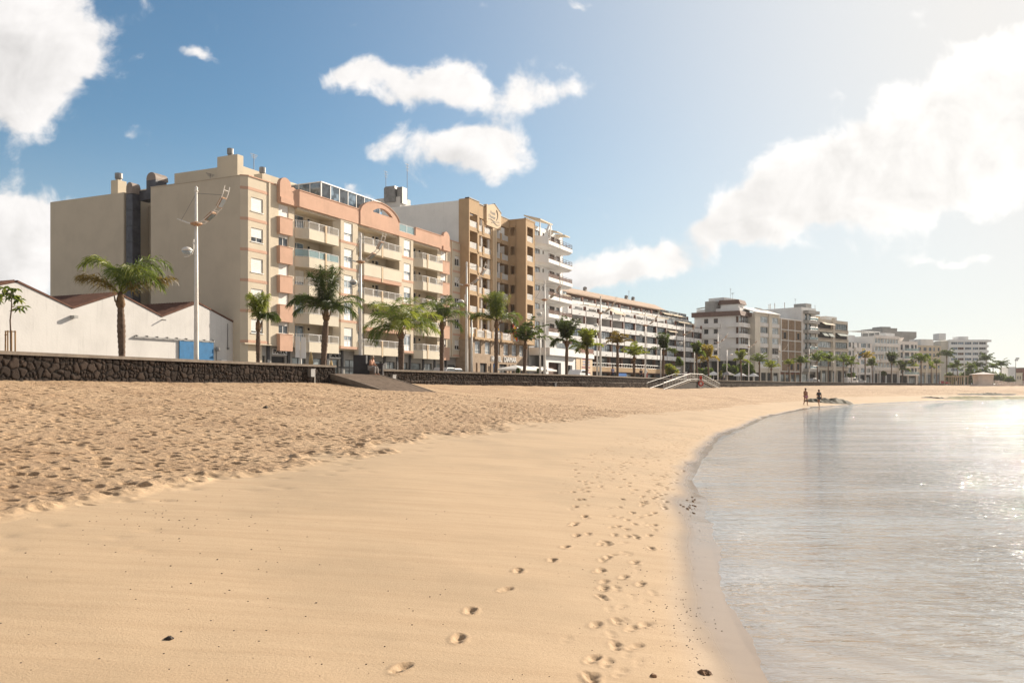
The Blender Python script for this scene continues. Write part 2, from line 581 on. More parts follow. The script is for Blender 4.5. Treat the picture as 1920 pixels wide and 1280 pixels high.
def build_each(mb, name, mats, parent):
    """every separate piece of the builder becomes a part of its own"""
    p = list(range(len(mb.v)))

    def find(i):
        while p[i] != i:
            p[i] = p[p[i]]
            i = p[i]
        return i
    for f in mb.f:
        r = find(f[0])
        for i in f[1:]:
            p[find(i)] = r
    grp = {}
    for k, f in enumerate(mb.f):
        grp.setdefault(find(f[0]), []).append(k)
    for fs in grp.values():
        q = MB()
        mp = {}
        for k in fs:
            q.f.append(tuple(mp.setdefault(i, len(mp)) for i in mb.f[k]))
            q.m.append(mb.m[k])
        q.v = [mb.v[i] for i in mp]
        q.build(name, mats, parent)


def tag(o, label=None, cat=None, group=None, kind=None):
    if label:
        o['label'] = label
    if cat:
        o['category'] = cat
    if group:
        o['group'] = group
    if kind:
        o['kind'] = kind
    return o


def thing(name, label, cat, loc=(0, 0, 0), rz=0.0, group=None):
    o = D.objects.new(name, None)
    o.empty_display_size = 0.3
    COL.objects.link(o)
    o.location = loc
    o.rotation_euler = (0, 0, rz)
    return tag(o, label, cat, group)


def copy_tree(o, parent=None):
    c = o.copy()
    COL.objects.link(c)
    if parent is not None:
        c.parent = parent
    for ch in list(o.children):
        copy_tree(ch, c)
    return c


GZ = 0.75            # promenade level


class Fr:
    """a facade plane: origin on the plane, x along the facade (to the right), y into the building"""
    def __init__(s, O, d):
        n = math.hypot(*d)
        s.ux = (d[0] / n, d[1] / n)
        s.vy = (-s.ux[1], s.ux[0])
        s.O = O
        s.rz = math.atan2(s.ux[1], s.ux[0])

    @staticmethod
    def at(px, Y, d):
        return Fr(((px - CX) / F * Y, Y), d)

    def pt(s, u, y=0.0):
        return (s.O[0] + u * s.ux[0] + y * s.vy[0], s.O[1] + u * s.ux[1] + y * s.vy[1])

    def u(s, px, y=0.0):
        k = (px - CX) / F
        bx, by = s.pt(0, y)
        return (k * by - bx) / (s.ux[0] - k * s.ux[1])

    def yat(s, px, u=0.0):
        k = (px - CX) / F
        bx, by = s.pt(u, 0)
        return (k * by - bx) / (s.vy[0] - k * s.vy[1])

    def z(s, px, py, y=0.0):
        return (HY - py) * s.pt(s.u(px, y), y)[1] / F

    def thing(s, name, label, cat, group=None, u=0.0, y=0.0):
        x, yy = s.pt(u, y)
        o = thing(name, label, cat, (x, yy, GZ), s.rz, group)
        return o


# ---------------------------------------------------------------- noise in numpy
def _h(ix, iy, seed):
    h = (ix.astype(np.int64) * 374761393 + iy.astype(np.int64) * 668265263 + seed * 974634777) & 0xFFFFFFFF
    h = ((h ^ (h >> 13)) * 1274126177) & 0xFFFFFFFF
    h = h ^ (h >> 16)
    return (h & 0xFFFFFF) / float(0xFFFFFF)


def vnoise(x, y, seed=0):
    ix, iy = np.floor(x), np.floor(y)
    fx, fy = x - ix, y - iy
    fx = fx * fx * (3 - 2 * fx)
    fy = fy * fy * (3 - 2 * fy)
    a, b = _h(ix, iy, seed), _h(ix + 1, iy, seed)
    c, d = _h(ix, iy + 1, seed), _h(ix + 1, iy + 1, seed)
    return (a * (1 - fx) + b * fx) * (1 - fy) + (c * (1 - fx) + d * fx) * fy


def fbm(x, y, seed=0, n=4):
    t, a, s = 0.0, 0.5, 0.0
    for i in range(n):
        t = t + a * vnoise(x, y, seed + i * 17)
        s += a
        x, y, a = x * 2.03 + 11.3, y * 2.03 + 5.7, a * 0.5
    return t / s


def worley(x, y, seed=0):
    ix, iy = np.floor(x), np.floor(y)
    f1 = np.full(x.shape, 9.0)
    f2 = np.full(x.shape, 9.0)
    cid = np.zeros(x.shape)
    for i in (-1, 0, 1):
        for j in (-1, 0, 1):
            cx, cy = ix + i, iy + j
            px = cx + 0.15 + 0.7 * _h(cx, cy, seed)
            py = cy + 0.15 + 0.7 * _h(cx, cy, seed + 5)
            dd = np.hypot(px - x, py - y)
            nid = _h(cx, cy, seed + 9)
            m = dd < f1
            f2 = np.where(m, f1, np.minimum(f2, dd))
            cid = np.where(m, nid, cid)
            f1 = np.where(m, dd, f1)
    return f1, f2, cid


def sstep(a, b, x):
    t = np.clip((x - a) / (b - a), 0, 1)
    return t * t * (3 - 2 * t)


def grid_mesh(name, X, Y, Z, mat, attrs=None, kind=None, smooth=True):
    r, c = X.shape
    idx = np.arange(r * c).reshape(r, c)
    q = np.stack([idx[:-1, :-1], idx[:-1, 1:], idx[1:, 1:], idx[1:, :-1]], -1).reshape(-1, 4)
    me = D.meshes.new(name)
    me.vertices.add(r * c)
    me.vertices.foreach_set('co', np.stack([X, Y, Z], -1).astype(np.float32).ravel())
    n = len(q)
    me.loops.add(n * 4)
    me.loops.foreach_set('vertex_index', q.astype(np.int32).ravel())
    me.polygons.add(n)
    me.polygons.foreach_set('loop_start', (np.arange(n) * 4).astype(np.int32))
    me.polygons.foreach_set('use_smooth', np.full(n, smooth))
    me.update(calc_edges=True)
    for k, a in (attrs or {}).items():
        at = me.attributes.new(k, 'FLOAT', 'POINT')
        at.data.foreach_set('value', a.astype(np.float32).ravel())
    me.materials.append(MATS[mat])
    o = D.objects.new(name, me)
    COL.objects.link(o)
    if kind:
        o['kind'] = kind
    return o

# ================================================================ SHORE, SAND, SEA
SH_Y = np.array([-20, 0, 3, 6.0, 6.9, 8.2, 9.95, 12.1, 17.06, 19, 24.6, 34.9, 44.1, 58.9, 86.3, 105, 120.5, 141, 150, 160, 175, 400, 3000])
SH_X = np.array([1.5, 1.64, 1.74, 1.83, 1.89, 2.06, 2.39, 2.80, 3.75, 4.06, 5.57, 8.56, 12.2, 17.8, 30.9, 45, 59, 85, 118, 190, 420, 4000, 4000])
WL = [(-30.5, -20), (-27.0, 0), (-23.6, 12), (-18.66, 30.9), (-16.77, 37.0), (-13.77, 45.6), (-11.1, 52.0), (-9.1, 56.4), (-3.4, 67.6),
      (6.98, 85.3), (12.2, 97), (17.2, 110), (37.5, 155), (71, 212), (109, 263), (168, 330), (260, 400)]
WX = np.array([p[0] for p in WL], float)
WY = np.array([p[1] for p in WL], float)


def wall_at(px):
    """where the sight line through column px meets the sea wall"""
    k = (px - CX) / F
    for i in range(len(WL) - 1):
        a, b = WL[i], WL[i + 1]
        fa, fb = a[0] - k * a[1], b[0] - k * b[1]
        if fa * fb <= 0 and fa != fb:
            t = fa / (fa - fb)
            return (a[0] + t * (b[0] - a[0]), a[1] + t * (b[1] - a[1]))
    return (k * 330, 330.0)


def behind(px, b):
    x, y = wall_at(px)
    return ((px - CX) / F * (y + b), y + b)


def wall_dir(px):
    y = wall_at(px)[1]
    i = int(np.clip(np.searchsorted(WY, y) - 1, 0, len(WL) - 2))
    return math.atan2(WY[i + 1] - WY[i], WX[i + 1] - WX[i])


def shore_coords(X, Y):
    xw = np.interp(Y, SH_Y, SH_X)
    dx = (np.interp(Y + 1.5, SH_Y, SH_X) - np.interp(Y - 1.5, SH_Y, SH_X)) / 3.0
    cs = 1.0 / np.sqrt(1 + dx * dx)
    xl = np.interp(Y, WY, WX)
    return (xw - X) * cs, np.maximum((xw - xl) * cs, 10.0)


def sand_base(X, Y):
    dn, W = shore_coords(X, Y)
    zw = np.interp(Y, [0, 30, 57, 85, 110, 155, 200, 260, 400], [0.05, 0.05, 0.05, -0.2, -0.32, -0.3, -0.1, 0.15, 0.25])
    wob = 0.05 * (fbm(X * 0.35, Y * 0.12, 3, 3) - 0.5)
    lap = 0.020 * (fbm(X * 0.9, Y * 0.7, 71, 4) - 0.5)
    fore = -2.1 + 0.70 * (1 - np.exp(-np.maximum(dn, 0) / 5.2)) + wob * sstep(0.0, 3.0, dn)
    t = np.clip((dn - 7.0) / np.maximum(W - 7.0, 4.0), 0, 1.3)
    back = (zw + 1.58) * np.power(t, 1.35)
    z = fore + back
    return np.where(dn < 0, -2.1 + dn * 0.045, z) + lap * np.exp(-(dn / 1.3) ** 2), dn, W


def ground(px, py):
    """point of the beach seen at image position (px, py)"""
    Y = np.geomspace(3, 320, 4000)
    X = (px - CX) / F * Y
    z = sand_base(X, Y)[0]
    ray = (HY - py) / F * Y
    i = int(np.argmax(ray <= z))
    return (float(X[i]), float(Y[i]), float(z[i]))


# footprints: walkers' trails along the firm sand, listed by where each print lies
PRINTS = []
rnd = random.Random(5)
trail_a = [(752, 1252), (860, 1197), (882, 1145), (948, 1106), (972, 1070), (1036, 1050), (1060, 1025), (1082, 1004), (1078, 981), (1096, 968), (1080, 950), (1094, 936), (1075, 922), (1100, 914), (1108, 905)]
trail_b = [(1108, 1272), (1112, 1236), (1155, 1212), (1118, 1172), (1158, 1165), (1130, 1120), (1133, 1104), (1125, 1071), (1170, 1082), (1140, 1045), (1127, 1020), (1153, 1003), (1158, 987), (1176, 975), (1186, 961), (1210, 940), (1205, 930), (1193, 918)]
trail_c = [(1208, 1172), (1202, 1095), (1190, 1054), (1222, 1028), (1218, 1004), (1228, 984), (1215, 966), (1245, 950), (1238, 935), (1250, 918), (1232, 908)]
for tr in (trail_a, trail_b, trail_c):
    for i, (px, py) in enumerate(tr):
        a, b = tr[max(i - 1, 0)], tr[min(i + 1, len(tr) - 1)]
        g0, g1 = ground(*a), ground(*b)
        ang = math.atan2(g1[1] - g0[1], g1[0] - g0[0]) + rnd.uniform(-.25, .25)
        x, y, z = ground(px, py)
        PRINTS.append((x, y, ang, rnd.uniform(0.9, 1.1) * (1.0 if tr is trail_a else 0.72)))
for off, y0, y1, st in ((1.15, 17, 62, 0.55), (0.75, 17, 75, 0.5), (1.9, 15, 75, 0.62), (2.2, 16, 40, 0.55), (3.0, 20, 60, 0.7), (1.5, 30, 78, 0.6), (1.35, 9, 40, 0.5), (0.95, 10, 50, 0.55), (1.7, 11, 48, 0.6), (2.5, 14, 52, 0.65), (0.6, 14, 60, 0.5)):
    y = y0
    side = 1
    while y < y1:
        xw = float(np.interp(y, SH_Y, SH_X))
        dx = float(np.interp(y + 1, SH_Y, SH_X) - np.interp(y - 1, SH_Y, SH_X)) / 2
        n = math.hypot(1, dx)
        x = xw - off * n + side * 0.11 + rnd.uniform(-.12, .12) - 0.25 * math.sin(y * 0.35 + off * 5)
        PRINTS.append((x, y, math.atan2(1, dx) + rnd.uniform(-.25, .25), rnd.choice((.25, .4, .6, .9))))
        y += st / n * rnd.uniform(0.85, 1.15)
        side = -side


for _ in range(48):                          # older, half-erased prints between the trails
    py_ = 880 + 400 * rnd.random() ** 1.6
    px_ = rnd.gauss(1150 + (1280 - py_) * 0.10, 45)
    x, y, z = ground(px_, py_)
    PRINTS.append((x, y, 1.35 + rnd.uniform(-.4, .4), rnd.choice((.15, .25, .4, .6))))


def build_sand():
    cols = 900
    yy = np.concatenate([np.linspace(2.2, 3.0, 10)[:-1], np.geomspace(3.0, 8.0, 280)[:-1], np.geomspace(8.0, 55, 1350)[:-1], np.geomspace(55, 330, 330)])
    c = np.linspace(0, 1, cols)
    xl = np.maximum(np.interp(yy, WY, WX) - 0.6, -0.66 * yy - 4.5)
    xr = np.minimum(np.interp(yy, SH_Y, SH_X) + 7 + 0.05 * yy, 0.72 * yy + 6)
    Y = np.repeat(yy[:, None], cols, 1)
    X = xl[:, None] + (xr - xl)[:, None] * c[None, :]
    Z, dn, W = sand_base(X, Y)
    nz = fbm(X * 0.9, Y * 0.5, 21, 4)
    edge = 7.6 - 3.2 * sstep(30, 65, Y) + 4.0 * sstep(90, 130, Y) + (nz - 0.5) * 2.6
    rough = sstep(edge - 0.35, edge + 0.65, dn)
    # trampled dry sand: pits left by feet, each with a raised lip
    f1, f2, cid = worley(X / 0.31 + 0.9 * (fbm(X * .9, Y * .9, 2, 2) - .5), Y / 0.31 + 0.9 * fbm(X * 1.1 + 7, Y * 1.1, 14, 2), 31)
    pit = -0.11 * np.maximum(cid - 0.30, 0) / .70 * np.exp(-(f1 / (0.19 + 0.17 * cid)) ** 4) + 0.016 * cid * np.exp(-((f1 - 0.46) / 0.12) ** 2)
    g1, g2, gid = worley(X / 0.21 + 40, Y / 0.21 + 7, 77)
    pit2 = -0.020 * gid * np.exp(-(g1 / 0.33) ** 2)
    lump = 0.045 * (fbm(X * 4.6, Y * 4.6, 9, 4) - 0.5) + 0.09 * (fbm(X * 0.35, Y * 0.35, 4, 3) - 0.5)
    hgt = (pit + pit2 + lump) * (0.65 + 0.7 * fbm(X * 0.25, Y * 0.2, 8, 2))
    # the broken step where the trampled sand begins
    step = 0.085 * np.exp(-((dn - edge - 0.25) / 0.5) ** 2) * (fbm(X * 3.2, Y * 3.2, 15, 3) - 0.25) * 2.4 * (1 - sstep(25, 60, Y))
    # firm sand: broad low swells and a few shallow dents next to the trampled part
    firm = 0.010 * (fbm(X * 0.7 + Y * 0.25, Y * 0.5, 12, 3) - 0.5) + 0.0035 * (vnoise((X * 0.8 + Y * 0.6) * 3.0, (Y * 0.8 - X * 0.6) * 0.55, 6) - .5)
    d1, d2, did = worley(X / 0.62 + 9, Y / 0.62, 55)
    dent = -0.028 * (did > 0.62) * np.exp(-(d1 / 0.20) ** 2) * np.exp(-((dn - edge) / 1.3) ** 2)
    land = sstep(-0.1, 0.8, dn)
    Z = Z + rough * (hgt + step) + (1 - rough) * land * (firm + dent)
    # ripples of the shallow bed
    Z = Z + (dn < 0) * 0.010 * np.sin((X * 0.75 + Y * 0.9) * 9 + 3 * fbm(X, Y, 3, 2)) * sstep(0, -1, dn)
    dug = np.zeros_like(Z)
    for (px, py, a, s) in PRINTS:
        j0, j1 = np.searchsorted(yy, [py - 0.45, py + 0.45])
        if j1 <= j0:
            continue
        sl = slice(j0, j1)
        dx, dy = (X[sl] - px) / 0.70, (Y[sl] - py) / 0.70
        t = dx * math.cos(a) + dy * math.sin(a)
        w = -dx * math.sin(a) + dy * math.cos(a)
        ball = np.exp(-(((t - 0.075) / 0.085) ** 2 + (w / 0.052) ** 2) ** 2)
        heel = np.exp(-(((t + 0.095) / 0.055) ** 2 + (w / 0.040) ** 2) ** 2)
        toes = np.exp(-(((t - 0.175) / 0.022) ** 2 + (w / 0.05) ** 2) ** 2) * (0.5 + 0.5 * np.cos(w / 0.0165 * 3.14))
        arch = np.exp(-((t / 0.12) ** 2 + ((w - 0.012) / 0.030) ** 2) ** 2)
        rim = np.exp(-((np.sqrt((t / 0.17) ** 2 + (w / 0.085) ** 2) - 1.0) / 0.22) ** 2)
        dep = np.maximum(np.maximum(np.maximum(ball, 0.9 * heel), 0.55 * arch), 0.7 * toes)
        dep = dep * (0.75 + 0.5 * vnoise(X[sl] * 40, Y[sl] * 40, 5))
        rim = rim * (0.3 + 1.4 * vnoise(X[sl] * 14, Y[sl] * 14, 8))
        Z[sl] += s * (-0.030 * dep + 0.007 * rim * (1 - dep))
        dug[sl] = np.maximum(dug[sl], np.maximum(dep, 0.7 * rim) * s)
    wet = 1 - sstep(0.10, 0.70, dn + 0.5 * (fbm(X * 0.8, Y * 0.4, 40, 3) - 0.5))
    damp = (1 - sstep(1.2, 8.5, dn + 1.5 * (fbm(X * 0.5, Y * 0.3, 41, 3) - 0.5))) * (1 - wet)
    m = D.materials.new('sand')
    MATS['sand'] = m
    m.use_nodes = True
    g = NG(m.node_tree)
    b = g.n['Principled BSDF']
    tc = g.node('ShaderNodeTexCoord')
    o = tc.outputs['Object']

    def at(n):
        q = g.node('ShaderNodeAttribute')
        q.attribute_name = n
        return q.outputs['Fac']
    ro, we, da, du = at('rough'), at('wet'), at('damp'), at('dug')
    big = g.noise(o, 0.45, 5.0, 0.6)
    fine = g.noise(o, 55.0, 4.0, 0.7)
    st = g.noise(g.mapping(o, (0, 0, 0), (0, 0, R(-22)), (0.35, 4.5, 1)), 1.3, 5.0, 0.6)
    firmc = g.mix(g.ramp(st, 0.35, 0.75), (0.485, 0.352, 0.222, 1), (0.430, 0.303, 0.185, 1))
    firmc = g.mix(g.math('MULTIPLY', g.ramp(big, 0.40, 0.72), 0.62), firmc, (0.345, 0.255, 0.160, 1))
    dryc = g.mix(g.ramp(big, 0.32, 0.70), (0.475, 0.328, 0.200, 1), (0.370, 0.243, 0.142, 1))
    med = g.noise(o, 5.0, 5.0, 0.65)
    dryc = g.mix(g.math('MULTIPLY', g.ramp(med, 0.52, 0.78), 0.45), dryc, (0.27, 0.165, 0.088, 1))
    c = g.mix(ro, firmc, dryc)
    c = g.mix(g.math('MULTIPLY', g.ramp(fine, 0.42, 0.66), 0.22), c, (0.24, 0.155, 0.085, 1))
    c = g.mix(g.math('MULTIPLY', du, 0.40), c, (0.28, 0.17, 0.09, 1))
    c = g.mix(g.math('MULTIPLY', da, 0.12), c, (0.42, 0.27, 0.15, 1))
    c = g.mix(g.math('MULTIPLY', we, 0.75), c, (0.240, 0.180, 0.130, 1))
    c = g.mix(at('under'), c, (0.37, 0.29, 0.215, 1))
    g.l.new(c, b.inputs['Base Color'])
    rgh = g.math('ADD', g.math('MULTIPLY', we, -0.78), 0.92)
    g.l.new(rgh, b.inputs['Roughness'])
    b.inputs['Specular IOR Level'].default_value = 0.35
    hn = g.math('ADD', g.math('MULTIPLY', fine, 0.15), g.math('MULTIPLY', g.noise(o, 9.0, 6.0, 0.7), g.math('ADD', 0.10, g.math('MULTIPLY', ro, 2.4))))
    hn = g.math('ADD', hn, g.math('MULTIPLY', st, 0.16))
    bn = g.node('ShaderNodeBump')
    bn.inputs['Distance'].default_value = 0.03
    g.l.new(g.math('MULTIPLY', g.math('SUBTRACT', 1.0, we), 0.9), bn.inputs['Strength'])
    g.l.new(hn, bn.inputs['Height'])
    g.l.new(bn.outputs[0], b.inputs['Normal'])
    grid_mesh('beach_sand', X, Y, Z, 'sand', {'rough': rough, 'wet': wet, 'damp': damp, 'dug': dug, 'under': 1 - sstep(-0.55, 0.03, dn)}, 'structure')


def build_sea():
    m = D.materials.new('sea')
    MATS['sea'] = m
    m.use_nodes = True
    g = NG(m.node_tree)
    g.n.remove(g.n['Principled BSDF'])
    out = g.n['Material Output']
    tc = g.node('ShaderNodeTexCoord')
    o = tc.outputs['Object']
    q = g.node('ShaderNodeAttribute')
    q.attribute_name = 'depth'
    dep = q.outputs['Fac']
    w1 = g.noise(g.mapping(o, (0, 0, 0), (0, 0, R(-24)), (1.3, 5.0, 1)), 1.0, 3.0, 0.55, 0.6)
    w2 = g.noise(g.mapping(o, (3, 1, 0), (0, 0, R(14)), (4.0, 9.5, 1)), 1.0, 3.0, 0.6, 0.4)
    w3 = g.noise(g.mapping(o, (3, 1, 0), (0, 0, R(-10)), (0.10, 0.45, 1)), 1.0, 3.0, 0.6)
    calm = g.ramp(w3, 0.34, 0.66, 0.40, 1.35)
    h = g.math('ADD', g.math('MULTIPLY', w1, 1.0), g.math('MULTIPLY', w2, 0.60))
    h = g.math('MULTIPLY', h, g.math('MULTIPLY', calm, g.math('ADD', 0.16, g.math('MULTIPLY', dep, 0.84))))
    bn = g.node('ShaderNodeBump')
    bn.inputs['Strength'].default_value = 1.0
    bn.inputs['Distance'].default_value = 0.16
    g.l.new(h, bn.inputs['Height'])
    gl = g.node('ShaderNodeBsdfGlossy')
    gl.inputs[0].default_value = (0.955, 0.975, 0.99, 1)
    gl.inputs[1].default_value = 0.035
    g.l.new(bn.outputs[0], gl.inputs['Normal'])
    # Schlick reflectance, the same from above and from below the sheet
    ge = g.node('ShaderNodeNewGeometry')
    cosv = g.math('ABSOLUTE', g.vmath('DOT_PRODUCT', ge.outputs['Incoming'], bn.outputs[0]))
    frv = g.math('ADD', 0.022, g.math('MULTIPLY', 0.978, g.math('POWER', g.math('SUBTRACT', 1.0, cosv, None, True), 3.6)))
    tr = g.node('ShaderNodeBsdfTransparent')
    tr.inputs[0].default_value = (0.99, 0.985, 0.96, 1)
    df = g.node('ShaderNodeBsdfDiffuse')
    df.inputs[0].default_value = (0.20, 0.23, 0.24, 1)
    body = g.node('ShaderNodeMixShader')
    g.l.new(g.math('MULTIPLY', dep, 0.70), body.inputs[0])
    g.l.new(tr.outputs[0], body.inputs[1])
    g.l.new(df.outputs[0], body.inputs[2])
    mx = g.node('ShaderNodeMixShader')
    g.l.new(g.math('ADD', frv, g.math('MULTIPLY', dep, 0.30), None, True), mx.inputs[0])
    g.l.new(body.outputs[0], mx.inputs[1])
    g.l.new(gl.outputs[0], mx.inputs[2])
    # lapping edge: a broken line of foam where the film of water ends
    q2 = g.node('ShaderNodeAttribute')
    q2.attribute_name = 'foam'
    fo = g.math('MULTIPLY', q2.outputs['Fac'], g.ramp(g.noise(o, 16.0, 5.0, 0.7), 0.48, 0.62))
    fd = g.node('ShaderNodeBsdfDiffuse')
    fd.inputs[0].default_value = (0.75, 0.72, 0.68, 1)
    m2 = g.node('ShaderNodeMixShader')
    g.l.new(g.math('MULTIPLY', fo, 0.8), m2.inputs[0])
    g.l.new(mx.outputs[0], m2.inputs[1])
    g.l.new(fd.outputs[0], m2.inputs[2])
    g.l.new(m2.outputs[0], out.inputs[0])
    yy = np.concatenate([[-60, -20, -5], np.geomspace(1.0, 300, 420), np.geomspace(310, 4000, 30)])
    c = np.linspace(0, 1, 150)
    x0 = np.minimum(np.interp(yy, SH_Y, SH_X) - 2.0, 0.9 * np.abs(yy) + 60)
    Y = np.repeat(yy[:, None], len(c), 1)
    X = x0[:, None] + (c ** 3)[None, :] * (3000 + 0 * x0)[:, None]
    dn, W = shore_coords(X, Y)
    depth = sstep(0.3, 7.0, -dn)
    film = -2.1 - sand_base(X, Y)[0]
    foam = np.exp(-((film - 0.010) / 0.011) ** 2) * sstep(0.40, 0.62, fbm(X * 0.35, Y * 0.22, 91, 3)) * (dn > -1.5)
    foam = np.maximum(foam, 0.8 * np.exp(-((dn + 1.0 + 0.6 * fbm(X * .5, Y * .4, 17, 2)) / 0.05) ** 2) * sstep(.55, .7, fbm(X * .3, Y * .2, 93, 3)))
    grid_mesh('sea_water', X, Y, np.full(X.shape, -2.1), 'sea', {'depth': depth, 'foam': foam}, 'structure')


build_sand()
build_sea()


# ---------------------------------------------------------------- promenade and road behind the wall
def build_promenade():
    b = MB()
    pts = [(x - 0.45, y) for x, y in WL[1:]]
    ring = pts + [(420, 470), (900, 900), (900, 2600), (-1500, 2600), (-1500, 0)]
    b.poly([(x, y, GZ) for x, y in ring])
    o = b.build('promenade_paving', 'plaza')
    o['kind'] = 'structure'
    # the road along the house fronts, a strip with a kerb on the sea side
    d = (0.4220, 0.9066)
    n = (0.9066, -0.4220)
    P = lambda u, w: (-24.97 + d[0] * u + n[0] * w, 80.2 + d[1] * u + n[1] * w)
    rd = MB()
    rd.poly([(*P(-70, 3.5), GZ + 0.004), (*P(-70, 10), GZ + 0.004), (*P(120, 10), GZ + 0.004), (*P(120, 3.5), GZ + 0.004)])
    rd.build('road', 'asphalt')['kind'] = 'structure'
    kb = MB()
    kb.prism([P(-70, 10), P(-70, 10.2), P(120, 10.2), P(120, 10)], GZ, GZ + 0.13)
    kb.build('kerb', 'coping')['kind'] = 'structure'


build_promenade()


# ---------------------------------------------------------------- the lava-stone sea wall
def stone_mat():
    m = D.materials.new('lava_stone')
    MATS['lava_stone'] = m
    m.use_nodes = True
    g = NG(m.node_tree)
    b = g.n['Principled BSDF']
    tc = g.node('ShaderNodeTexCoord')
    o = tc.outputs['Object']

    def at(n):
        q = g.node('ShaderNodeAttribute')
        q.attribute_name = n
        return q.outputs['Fac']
    c = g.mix(at('cell'), (0.028, 0.022, 0.019, 1), (0.074, 0.054, 0.043, 1))
    c = g.mix(g.math('MULTIPLY', g.ramp(g.noise(o, 14.0, 5.0, 0.7), 0.45, 0.75), 0.6), c, (0.045, 0.036, 0.030, 1))
    c = g.mix(g.ramp(g.noise(o, 1.1, 4.0, 0.7), 0.66, 0.80), c, (0.13, 0.10, 0.08, 1))
    c = g.mix(at('joint'), c, (0.012, 0.010, 0.009, 1))
    c = g.mix(at('salt'), c, (0.30, 0.26, 0.22, 1))
    g.l.new(c, b.inputs['Base Color'])
    b.inputs['Roughness'].default_value = 0.95
    b.inputs['Specular IOR Level'].default_value = 0.04
    bn = g.node('ShaderNodeBump')
    bn.inputs['Strength'].default_value = 0.8
    bn.inputs['Distance'].default_value = 0.03
    g.l.new(g.noise(o, 22.0, 5.0, 0.7), bn.inputs['Height'])
    g.l.new(bn.outputs[0], b.inputs['Normal'])


stone_mat()


def poly_walk(pts, step):
    out = []
    s = 0.0
    for i in range(len(pts) - 1):
        a, b = np.array(pts[i]), np.array(pts[i + 1])
        L = np.linalg.norm(b - a)
        n = max(1, int(L / step(0.5 * (a[1] + b[1]))))
        for k in range(n):
            out.append((*(a + (b - a) * k / n), s + L * k / n))
        s += L
    out.append((*pts[-1], s))
    return np.array(out)


def sea_wall(label, pts, ztop, plinth, size, courses):
    root = thing('sea_wall', label, 'wall', (pts[0][0], pts[0][1], GZ))
    W_ = poly_walk(pts, lambda y: 0.028 * max(1.0, y / 40.0))
    x, y, s = W_[:, 0], W_[:, 1], W_[:, 2]
    tx, ty = np.gradient(x), np.gradient(y)
    # soften the corners of the line so the face is one even curve
    k = np.ones(9) / 9
    tx, ty = np.convolve(np.pad(tx, 4, 'edge'), k, 'valid'), np.convolve(np.pad(ty, 4, 'edge'), k, 'valid')
    n = np.hypot(tx, ty)
    nx, ny = ty / n, -tx / n
    zz = np.linspace(-0.75, ztop - 0.13, 60)
    S = np.repeat(s[None, :], len(zz), 0)
    Zg = np.repeat(zz[:, None], len(s), 1)
    f1, f2, cid = worley(S / size + 0.9 * (fbm(S * 2.6, Zg * 2.6, 5, 3) - .5), Zg / (size * 0.9) + 0.9 * (fbm(S * 2.6 + 9, Zg * 2.6, 6, 3) - .5), 13)
    gap = f2 - f1
    s1, s2, sid = worley(S / (size * .5) + 0.8 * fbm(S * 3.1, Zg * 3.1, 25, 2), Zg / (size * .5), 23)
    sub = cid > 0.60
    gap = np.where(sub, np.minimum(gap, 0.8 * (s2 - s1)), gap)
    cid = np.where(sub, sid, cid)
    pl = (Zg < plinth)
    if courses:
        f1b, f2b, cidb = worley(S / (size * .8) + 0.7 * fbm(S * 3, Zg * 3, 7, 3), Zg / (size * .8), 19)
        gapb = f2b - f1b
    else:
        f1b, f2b, cidb, gapb = worley(S / (size * 1.1), (Zg - plinth) / 0.3 + 0.05, 19) + (None,)
        gapb = f2b - f1b
    gap = np.where(pl, gapb, gap)
    cid = np.where(pl, cidb, cid)
    disp = 0.085 * np.sqrt(np.clip(gap / 0.35, 0, 1)) + 0.04 * (cid - .5) + 0.02 * fbm(S * 9, Zg * 9, 3, 3) + np.where(pl, 0.03 if courses else 0.05, 0.0)
    joint = 1 - sstep(0.05, 0.20, gap + 0.10 * (fbm(S * 7, Zg * 7, 61, 3) - .5))
    salt = np.where(pl, 1.0, 0.0) * sstep(0.62, 0.75, fbm(S * 0.9, Zg * 2, 44, 3)) * (0.8 if not courses else 0.25)
    salt = np.maximum(salt, (np.abs(Zg - plinth) < 0.03) * (0.45 if courses else 0.1) * sstep(.4, .6, fbm(S * .6, Zg, 4, 2)))
    # the first vertex lies at the root's own place: keep local coordinates
    X = x[None, :] + nx[None, :] * disp - pts[0][0]
    Y = y[None, :] + ny[None, :] * disp - pts[0][1]
    f = grid_mesh('stone_face', X, Y, Zg - GZ, 'lava_stone', {'joint': joint, 'cell': cid, 'salt': salt})
    f.parent = root
    core, cap = MB(), MB()
    q = poly_walk(pts, lambda yy: 2.5)
    qx, qy = q[:, 0], q[:, 1]
    tx, ty = np.gradient(qx), np.gradient(qy)
    n = np.hypot(tx, ty)
    nx, ny = ty / n, -tx / n
    A = lambda i, w: (qx[i] + nx[i] * w - pts[0][0], qy[i] + ny[i] * w - pts[0][1])
    N = len(qx)

    def strip(mb, w0, w1, z0, z1):
        vs = []
        for i in range(N):
            (ax, ay), (bx, by) = A(i, w0), A(i, w1)
            vs += [(ax, ay, z0), (bx, by, z0), (bx, by, z1), (ax, ay, z1)]
        fs = []
        for i in range(N - 1):
            for k in range(4):
                fs.append((4 * i + k, 4 * i + (k + 1) % 4, 4 * i + 4 + (k + 1) % 4, 4 * i + 4 + k))
        fs += [(3, 2, 1, 0), tuple(4 * (N - 1) + k for k in range(4))]
        mb.add(vs, fs)
    strip(core, -0.45, -0.02, -0.75, ztop - 0.13)
    strip(cap, -0.50, 0.17, ztop - 0.13, ztop)
    core.build('wall_core', 'ramp_stone', root)
    cap.build('coping', 'coping', root)
    return root


